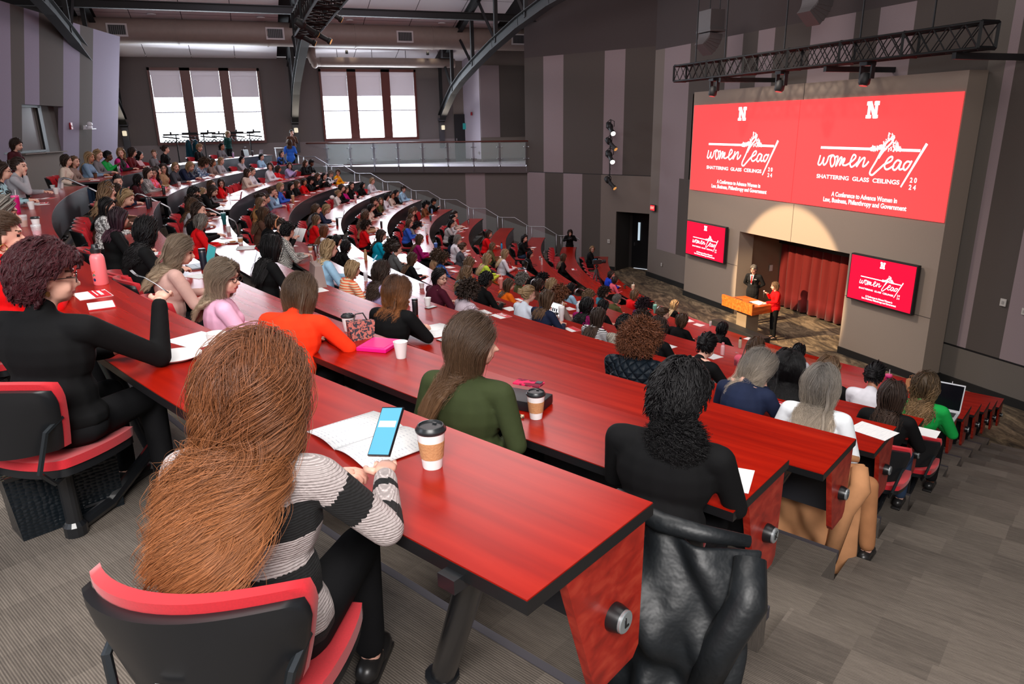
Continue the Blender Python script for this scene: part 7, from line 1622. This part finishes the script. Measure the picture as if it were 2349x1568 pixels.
def printed(name, bg, ink, sc_=60.):
    m, t, b = nt(name); tc = N(t, 'ShaderNodeTexCoord'); w_ = N(t, 'ShaderNodeTexWave'); w_.bands_direction = 'X'; w_.inputs['Scale'].default_value = sc_; t.links.new(tc.outputs['Object'], w_.inputs[0])
    mp = N(t, 'ShaderNodeMapping'); mp.inputs['Scale'].default_value = (4, 26, 1); t.links.new(tc.outputs['Object'], mp.inputs[0]); nz = N(t, 'ShaderNodeTexNoise'); nz.inputs['Scale'].default_value = 3; t.links.new(mp.outputs[0], nz.inputs[0])
    g = N(t, 'ShaderNodeMath', operation='MULTIPLY'); t.links.new(w_.outputs['Fac'], g.inputs[0]); t.links.new(nz.outputs['Fac'], g.inputs[1]); t.links.new(ramp(t, g.outputs[0], [(.42, bg), (.60, ink)]), b.inputs['Base Color']); b.inputs['Roughness'].default_value = .7; MATS[name] = m; return m
TXT = printed('paper_printed', (.80, .80, .80), (.55, .55, .6), 22)
def fcol(c): return M('plastic_'+c, ICOL[c], .38)
def item(kind, k, a, off, col, label, seed):
    R = RK(k)+off; loc = pol(R, a, ZK(k)+.7402); rz = inward(a); rnd = random.Random(seed)
    cat = {'coffee': 'coffee cup', 'papercup': 'cup', 'blacklid': 'cup', 'plate': 'plate', 'sheet': 'paper', 'booklet': 'booklet', 'notebook': 'notebook', 'brochure': 'programme', 'icedclear': 'drink', 'tumblerstraw': 'tumbler', 'bottlepink': 'bottle', 'laptopopen': 'laptop', 'phonepink': 'phone', 'can': 'bottle', 'folder': 'folder', 'floralbag': 'bag', 'totebag': 'bag', 'bagred': 'bag', 'purse': 'purse', 'paperbag': 'paper bag', 'book': 'booklet'}.get(kind, kind)
    nm = {'coffee': 'coffee_cup', 'papercup': 'paper_cup', 'blacklid': 'paper_cup', 'plate': 'paper_plate', 'sheet': 'paper_sheet', 'brochure': 'programme', 'icedclear': 'iced_drink', 'tumblerstraw': 'straw_tumbler', 'bottlepink': 'water_bottle', 'bottle': 'water_bottle', 'laptopopen': 'laptop', 'phonepink': 'phone', 'can': 'steel_tumbler', 'floralbag': 'fabric_bag', 'totebag': 'tote_bag', 'bagred': 'handbag', 'bag': 'handbag', 'paperbag': 'paper_bag', 'glass': 'drinking_glass', 'book': 'booklet'}.get(kind, kind)
    t = thing(nm, label, cat, loc[:], rz+rnd.uniform(-.3, .3))
    def P(b, n_, m, s=True, par=None, au=35): return b.build(n_, m, par or t, s, au if s else None)
    if kind in ('coffee', 'papercup', 'blacklid'):
        h = .128 if kind == 'coffee' else (.108 if 'small' not in label else .08); r0, r1 = .031, .046
        w_ = MB(); wt = .0015; hh = h
        w_.lathe([(r0, 0), (r0+.001, .004), (r1, hh), (r1+.002, hh+.002), (r1-.002, hh+.001), (r0-.002, .01)], n=28); P(w_, 'cup_body', M('cup_brown', ICOL['brown'], .5) if col == 'brown' else CUPW)
        if kind == 'coffee':
            w_ = MB(); w_.lathe([(r0+.0062, .036), (r0+.0125, .094), (r0+.0118, .095), (r0+.005, .035)], n=28); P(w_, 'sleeve', M('sleeve_kraft', ICOL['kraft'], .8, noise=.06, nscale=120, bump=.3))
        if kind in ('coffee', 'blacklid'):
            w_ = MB(); w_.lathe([(r1+.001, hh-.004), (r1+.004, hh), (r1+.004, hh+.006), (r1, hh+.010), (r1-.004, hh+.018), (r1-.008, hh+.019), (r1-.010, hh+.013), (0, hh+.013)], n=28); w_.box((.022, 0, hh+.016), (.008, .014, .003)); P(w_, 'lid', LIDB)
    elif kind in ('tumbler', 'can'):
        m = fcol(col) if col != 'steel' else STEEL; h = .20 if col != 'navy' or k != 1 else .23; w_ = MB(); w_.lathe([(.030, 0), (.034, .01), (.037, h*.9), (.034, h*.93)], n=24); P(w_, 'body', m)
        w_ = MB(); w_.lathe([(.0355, h*.915), (.0375, h*.925), (.0375, h*.985), (.033, h)], n=24); P(w_, 'lid', LIDB if col != 'white' else LIDW); w_ = MB(); w_.lathe([(.0372, h*.84), (.0376, h*.845), (.0376, h*.88), (.0372, h*.885)], n=24); P(w_, 'steel_ring', STEEL)
    elif kind == 'mug':
        w_ = MB(); w_.lathe([(.034, 0), (.038, .01), (.04, .10), (.037, .10), (.034, .02)], n=24); P(w_, 'body', fcol(col)); w_ = MB(); w_.tube([(0, .037, .085), (0, .07, .08), (0, .075, .05), (0, .065, .025), (0, .036, .02)], .006, 8); P(w_, 'handle', fcol(col))
    elif kind == 'tumblerstraw':
        m = fcol(col); h = .22; w_ = MB(); w_.lathe([(.032, 0), (.036, .01), (.038, .09), (.048, .12), (.05, h), (.046, h+.002)], n=24); P(w_, 'body', m)
        w_ = MB(); w_.lathe([(.0505, h-.012), (.052, h), (.048, h+.014), (0, h+.016)], n=24); P(w_, 'lid', M('lid_clear_'+col, tuple(min(1, x*1.4+.1) for x in ICOL[col]), .3))
        w_ = MB(); w_.tube([(.015, 0, h+.01), (.02, .004, h+.09)], .0045, 8); P(w_, 'straw', M('straw_pale', (.75, .75, .78), .4))
        if col not in ('magentam', 'lilac', 'white'): w_ = MB(); w_.tube([(0, .048, h-.02), (0, .09, h-.025), (0, .095, h-.09), (0, .08, h-.12), (0, .046, h-.115)], .008, 8); P(w_, 'handle', m)
    elif kind in ('bottle', 'bottlepink'):
        big = kind == 'bottlepink'; h = .235 if big else .19; r = .049 if big else .033; m = fcol(col) if col != 'clear' else CLR
        w_ = MB(); w_.lathe([(r*.9, 0), (r, .008), (r, h*.80), (r*.86, h*.90), (r*.62, h*.95), (r*.6, h)], n=28); P(w_, 'body', m)
        w_ = MB(); w_.lathe([(r*.66, h-.004), (r*.72, h), (r*.72, h+.022), (r*.5, h+.03), (r*.45, h+.05), (r*.38, h+.056)] if big else [(r*.66, h-.004), (r*.68, h), (r*.66, h+.03), (r*.5, h+.034)], n=24); P(w_, 'cap', LIDB if col in ('pink', 'cream', 'sky') else (M('cap_pink', sr(235, 140, 150), .4) if col == 'pinkw' else M('cap_wood', sr(196, 150, 100), .6) if col == 'tan' else LIDW))
        if big:
            w_ = MB(); w_.lathe([(r*.64, h-.008), (r*.64, h-.002)], n=24); P(w_, 'steel_collar', STEEL); w_ = MB(); w_.tube([(-.03, 0, h+.012), (-.06, 0, h+.03), (-.075, 0, h+.02), (-.06, 0, h+.005)], .005, 8); P(w_, 'carry_loop', LIDB)
            def dec(n_, dz, u, poly, mt):
                vs = []
                for (x_, z_) in poly: an = u+x_/r; vs.append(((r+.0012)*math.cos(an), (r+.0012)*math.sin(an), dz+z_))
                d_ = MB(); d_.add(vs+[((x*.97), (y*.97), z) for x, y, z in vs], [tuple(range(len(vs)))]+[(i, (i+1) % len(vs), len(vs)+(i+1) % len(vs), len(vs)+i) for i in range(len(vs))]); P(d_, n_, mt, False)
            u0 = math.radians(-130)-t.rotation_euler.z
            dec('berry_sticker', .085, u0, [(-.016, .018), (-.004, .010), (-.002, .0), (-.012, .004)], M('stk_red', sr(200, 30, 30), .5)); dec('leaf_sticker', .075, u0, [(-.012, 0), (0, .012), (.012, .004), (.014, -.006), (.002, -.002), (-.006, -.010)], M('stk_green', sr(90, 130, 110), .5)); dec('leaf_sticker', .090, u0, [(.0, .0), (.004, .014), (.016, .018), (.010, .006)], M('stk_orange', sr(220, 110, 60), .5))
            dec('round_sticker', .042, u0, [(.011*math.cos(q), .011*math.sin(q)) for q in [2*PI*i/16 for i in range(16)]], M('stk_navy', sr(24, 44, 96), .5))
    elif kind == 'icedclear':
        w_ = MB(); w_.lathe([(.032, 0), (.036, .006), (.047, .12), (.0475, .122), (.044, .12)], n=24); P(w_, 'cup_body', CLR); w_ = MB(); w_.lathe([(.031, .003), (.041, .075), (0, .078)], n=24); P(w_, 'drink', M('drink_'+col, ICOL[col], .3)); w_ = MB(); w_.lathe([(.048, .118), (.049, .125), (.045, .14), (0, .142)], n=24); P(w_, 'lid', CLR)
    elif kind == 'glass':
        w_ = MB(); w_.lathe([(.028, 0), (.034, .13), (.032, .13), (.026, .01)], n=20); P(w_, 'glass_body', CLR); w_ = MB(); w_.lathe([(.026, .008), (.031, .10), (0, .10)], n=20); P(w_, 'drink', M('drink_'+col, ICOL[col], .2, alpha=.6 if col == 'clear' else 1.))
    elif kind == 'plate':
        w_ = MB(); w_.lathe([(.07, 0), (.085, .004), (.115, .02), (.118, .021), (.114, .017), (.08, .006), (0, .004)], n=36); P(w_, 'plate', CUPW)
        if col == 'food': 
            w_ = MB(); [w_.ell((rnd.uniform(-.04, .04), rnd.uniform(-.04, .04), .02), (.03, .022, .014)) for _ in range(3)]; P(w_, 'pastry', M('pastry', sr(170, 110, 60), .7, noise=.3, nscale=40))
    elif kind == 'sheet':
        w_ = MB(); w_.box((0, 0, .0012), (.215, .28, .0012)); P(w_, 'sheet', TXT, False)
    elif kind in ('booklet', 'book'):
        tl = .0
        for s in (1, -1):
            vs = []; n = 9
            for i in range(n):
                u = i/(n-1); y = s*u*.21; z = .004+.016*math.sin(u*PI)*(1-u*.5)
                vs += [(-.14, y, z), (.14, y, z)]
            w_ = MB(); w_.add(vs, [(2*i, 2*i+1, 2*i+3, 2*i+2) for i in range(n-1)]); o = P(w_, 'page', TXT, True); md = o.modifiers.new('s', 'SOLIDIFY'); md.thickness = .003
        if kind == 'book': t.rotation_euler = (0, math.radians(-60), rz+.5); t.location.z += .17
    elif kind == 'notebook':
        w_ = MB(); w_.box((0, 0, .004), (.15, .22, .008)); P(w_, 'cover', M('cover_red', ICOL['red'], .5) if col == 'white' else fcol('black'), False); w_ = MB(); w_.box((-.004, -.01, .010), (.145, .20, .005)); P(w_, 'page', PAP if col == 'white' else fcol('mintn'), False)
    elif kind == 'brochure':
        w_ = MB(); w_.box((0, 0, .001), (.2, .27, .002)); P(w_, 'sheet', PAP, False); w_ = MB(); w_.box((.045, .0, .0025), (.10, .27, .0012)); P(w_, 'red_panel', M('programme_red', sr(206, 14, 36), .5), False); w_ = MB(); w_.box((.05, .02, .0035), (.02, .16, .0008)); w_.box((.02, .03, .0035), (.008, .19, .0008)); w_.box((.085, .10, .0035), (.02, .02, .0008)); P(w_, 'white_lettering', PAP, False)
    elif kind in ('laptop', 'laptopopen'):
        big = kind == 'laptopopen'; bm_ = fcol('grey') if col in ('grey', 'teal', 'navy') else (M('laptop_silver', (.6, .6, .63), .35, .5) if col == 'white' else fcol(col))
        w_ = MB(); w_.box((0, 0, .008), (.22, .31, .014), bev=.004); P(w_, 'base', bm_, False); w_ = MB(); w_.box((-.0 + .02, 0, .0156), (.10, .27, .0014)); P(w_, 'keyboard', LIDB, False)
        t.rotation_euler.z = rz
        a_ = math.radians(16); w_ = MB(); w_.box((.11+.105*math.sin(a_), 0, .015+.105*math.cos(a_)), (.006, .31, .21), ry=a_); P(w_, 'lid', bm_, False)
        face = M('screen_teal', (.02, .2, .2), .2, emit=(.02, .22, .24), es=.9) if col == 'teal' else (M('screen_page', (.8, .8, .8), .2, emit=(.85, .86, .9), es=.8) if (col == 'white' and not big) else M('screen_off', (.004, .004, .006), .12))
        w_ = MB(); w_.box((.106+.105*math.sin(a_), 0, .016+.105*math.cos(a_)), (.002, .295, .19), ry=a_); P(w_, 'display', face, False)
        if col == 'white' and not big:
            for i, q in enumerate((-.09, -.045, .0, .05)):
                w_ = MB(); w_.box((.1044+.095*math.sin(a_), -q, .016+.095*math.cos(a_)), (.0012, .03, .055), ry=a_); P(w_, 'picture', M('pic_dark', (.03, .03, .04), .4) if i else M('pic_rose', sr(200, 120, 110), .4), False)
        if big: t.scale = (1.35,)*3; t.rotation_euler.z = rz+.0
    elif kind == 'phone':
        w_ = MB(); w_.box((0, 0, .004), (.15, .073, .008), bev=.003); P(w_, 'case', fcol('black'), False); w_ = MB(); w_.box((0, 0, .0085), (.14, .068, .001)); P(w_, 'display', PB if col == 'blue' else M('phone_off'), False)
        if col == 'blue': t.location.z += .12; t.rotation_euler = (0, math.radians(-50), rz)
    elif kind == 'phonepink':
        w_ = MB(); w_.box((0, 0, .005), (.16, .08, .010), bev=.004); P(w_, 'case', cloth('case_marble', sr(226, 24, 84), sr(110, 8, 40), 'print', 22), False); w_ = MB(); w_.box((.055, .018, .012), (.034, .034, .004), bev=.001); P(w_, 'camera_bump', fcol('navy'), False); t.rotation_euler.z = rz-1.3; t.location.z += .062
    elif kind == 'purse':
        w_ = MB(); w_.box((0, 0, .028), (.17, .27, .056), bev=.025); P(w_, 'body', M('leather_black', (.012, .012, .015), .45, bump=.2, nscale=150)); w_ = MB(); w_.tube([(-.03, .12, .05), (-.08, .2, .07), (-.1, .26, .05), (-.08, .3, .01)], .012, 8, flat=.4); P(w_, 'strap', M('leather_black')); w_ = MB(); w_.tube([(-.09, .1, .03), (-.14, .06, .012), (-.17, -.02, .008), (-.16, -.08, .006)], .012, 6); P(w_, 'leopard_scarf', cloth('leopard', sr(210, 190, 160), (.02, .015, .01), 'print', 60))
    elif kind == 'folder':
        w_ = MB(); w_.box((0, 0, .014), (.25, .22, .026), bev=.008); P(w_, 'folder_cover', M('folder_pink', sr(246, 12, 130), .45), False); w_ = MB(); w_.box((0, 0, .028), (.2, .17, .002)); P(w_, 'embossed_panel', M('folder_pink2', sr(225, 8, 118), .5), False); t.rotation_euler.z = rz+.5
    elif kind == 'floralbag':
        t.scale = (.8,)*3
        w_ = MB(); w_.add([(-.10, -.06, 0), (.10, -.06, 0), (.10, .06, 0), (-.10, .06, 0), (-.13, -.03, .17), (.13, -.03, .15), (.12, .03, .15), (-.12, .03, .18)], [(3, 2, 1, 0), (4, 5, 6, 7), (0, 1, 5, 4), (1, 2, 6, 5), (2, 3, 7, 6), (3, 0, 4, 7)]); P(w_, 'body', cloth('floral_dark', (.03, .035, .05), sr(190, 110, 100), 'print', 48), False); w_ = MB(); w_.tube([(-.06, 0, .16), (-.03, .02, .22), (.04, .02, .22), (.07, 0, .15)], .006, 6); P(w_, 'strap', fcol('black'))
    elif kind in ('totebag', 'bag', 'bagred'):
        cc = {'totebag': M('canvas_grey', sr(150, 130, 124), .8), 'bag': M('leather_black', (.012, .012, .015), .45), 'bagred': M('leather_red', sr(180, 16, 24), .4)}[kind]; H_ = .26 if kind != 'bagred' else .16
        w_ = MB(); w_.add([(-.08, -.19, 0), (.08, -.19, 0), (.08, .19, 0), (-.08, .19, 0), (-.04, -.2, H_), (.04, -.2, H_), (.04, .2, H_), (-.04, .2, H_)], [(3, 2, 1, 0), (4, 5, 6, 7), (0, 1, 5, 4), (1, 2, 6, 5), (2, 3, 7, 6), (3, 0, 4, 7)]); P(w_, 'body', cc, False)
        for s in (-.03, .03): w_ = MB(); w_.tube([(s, -.09, H_-.01), (s*1.5, -.07, H_+.1), (s*1.5, .07, H_+.1), (s, .09, H_-.01)], .007, 6); P(w_, 'handle', M('handle_brown', sr(96, 50, 34), .5) if kind == 'bagred' else cc)
    elif kind == 'paperbag':
        w_ = MB(); w_.box((0, 0, .09), (.08, .15, .18)); P(w_, 'body', M('kraft_bag', sr(196, 140, 96), .8), False)
        for s in (-.03, .03): w_ = MB(); w_.tube([(s, -.04, .175), (s, -.03, .25), (s, .03, .25), (s, .04, .175)], .003, 5); P(w_, 'handle', M('kraft_bag'))
    return t
for i, (kind, k, a, off, col, lab) in enumerate(ITEMS): item(kind, k, a, off, col, lab, i)
# one conference programme in front of each listener, lying where the desk shows in the photo
rs = random.Random(77); taken = [(k, a) for (_, k, a, off, _, _) in ITEMS]
PM = None
for i, (k, a, lab, t) in enumerate(PEOPLE):
    da = math.degrees(.20/RK(k))*rs.choice((-1, 1)); aa = a+da
    if any(kk == k and abs(a_-aa) < math.degrees(.22/RK(k)) for kk, a_ in taken) or i % 7 == 5: continue
    taken.append((k, aa)); off = .26+rs.uniform(-.06, .06); loc = pol(RK(k)+off, aa, ZK(k)+.7402)
    lab2 = 'programme before the '+(lab if len(lab.split()) <= 13 else lab.split(',')[0])
    red = i % 3 == 0
    e = thing('programme', lab2, 'programme', loc[:], inward(a)+rs.uniform(-.5, .5), 'red and white programmes on the desks')
    if PM is None:
        b = MB(); b.box((0, 0, .001), (.18, .25, .002)); p1 = b.mesh('sheet', PAP); b = MB(); b.box((.04, 0, .0028), (.09, .25, .0014)); p2 = b.mesh('red_panel', M('programme_red')); PM = (p1, p2)
    obj('sheet', PM[0], e)
    if red: obj('red_panel', PM[1], e)
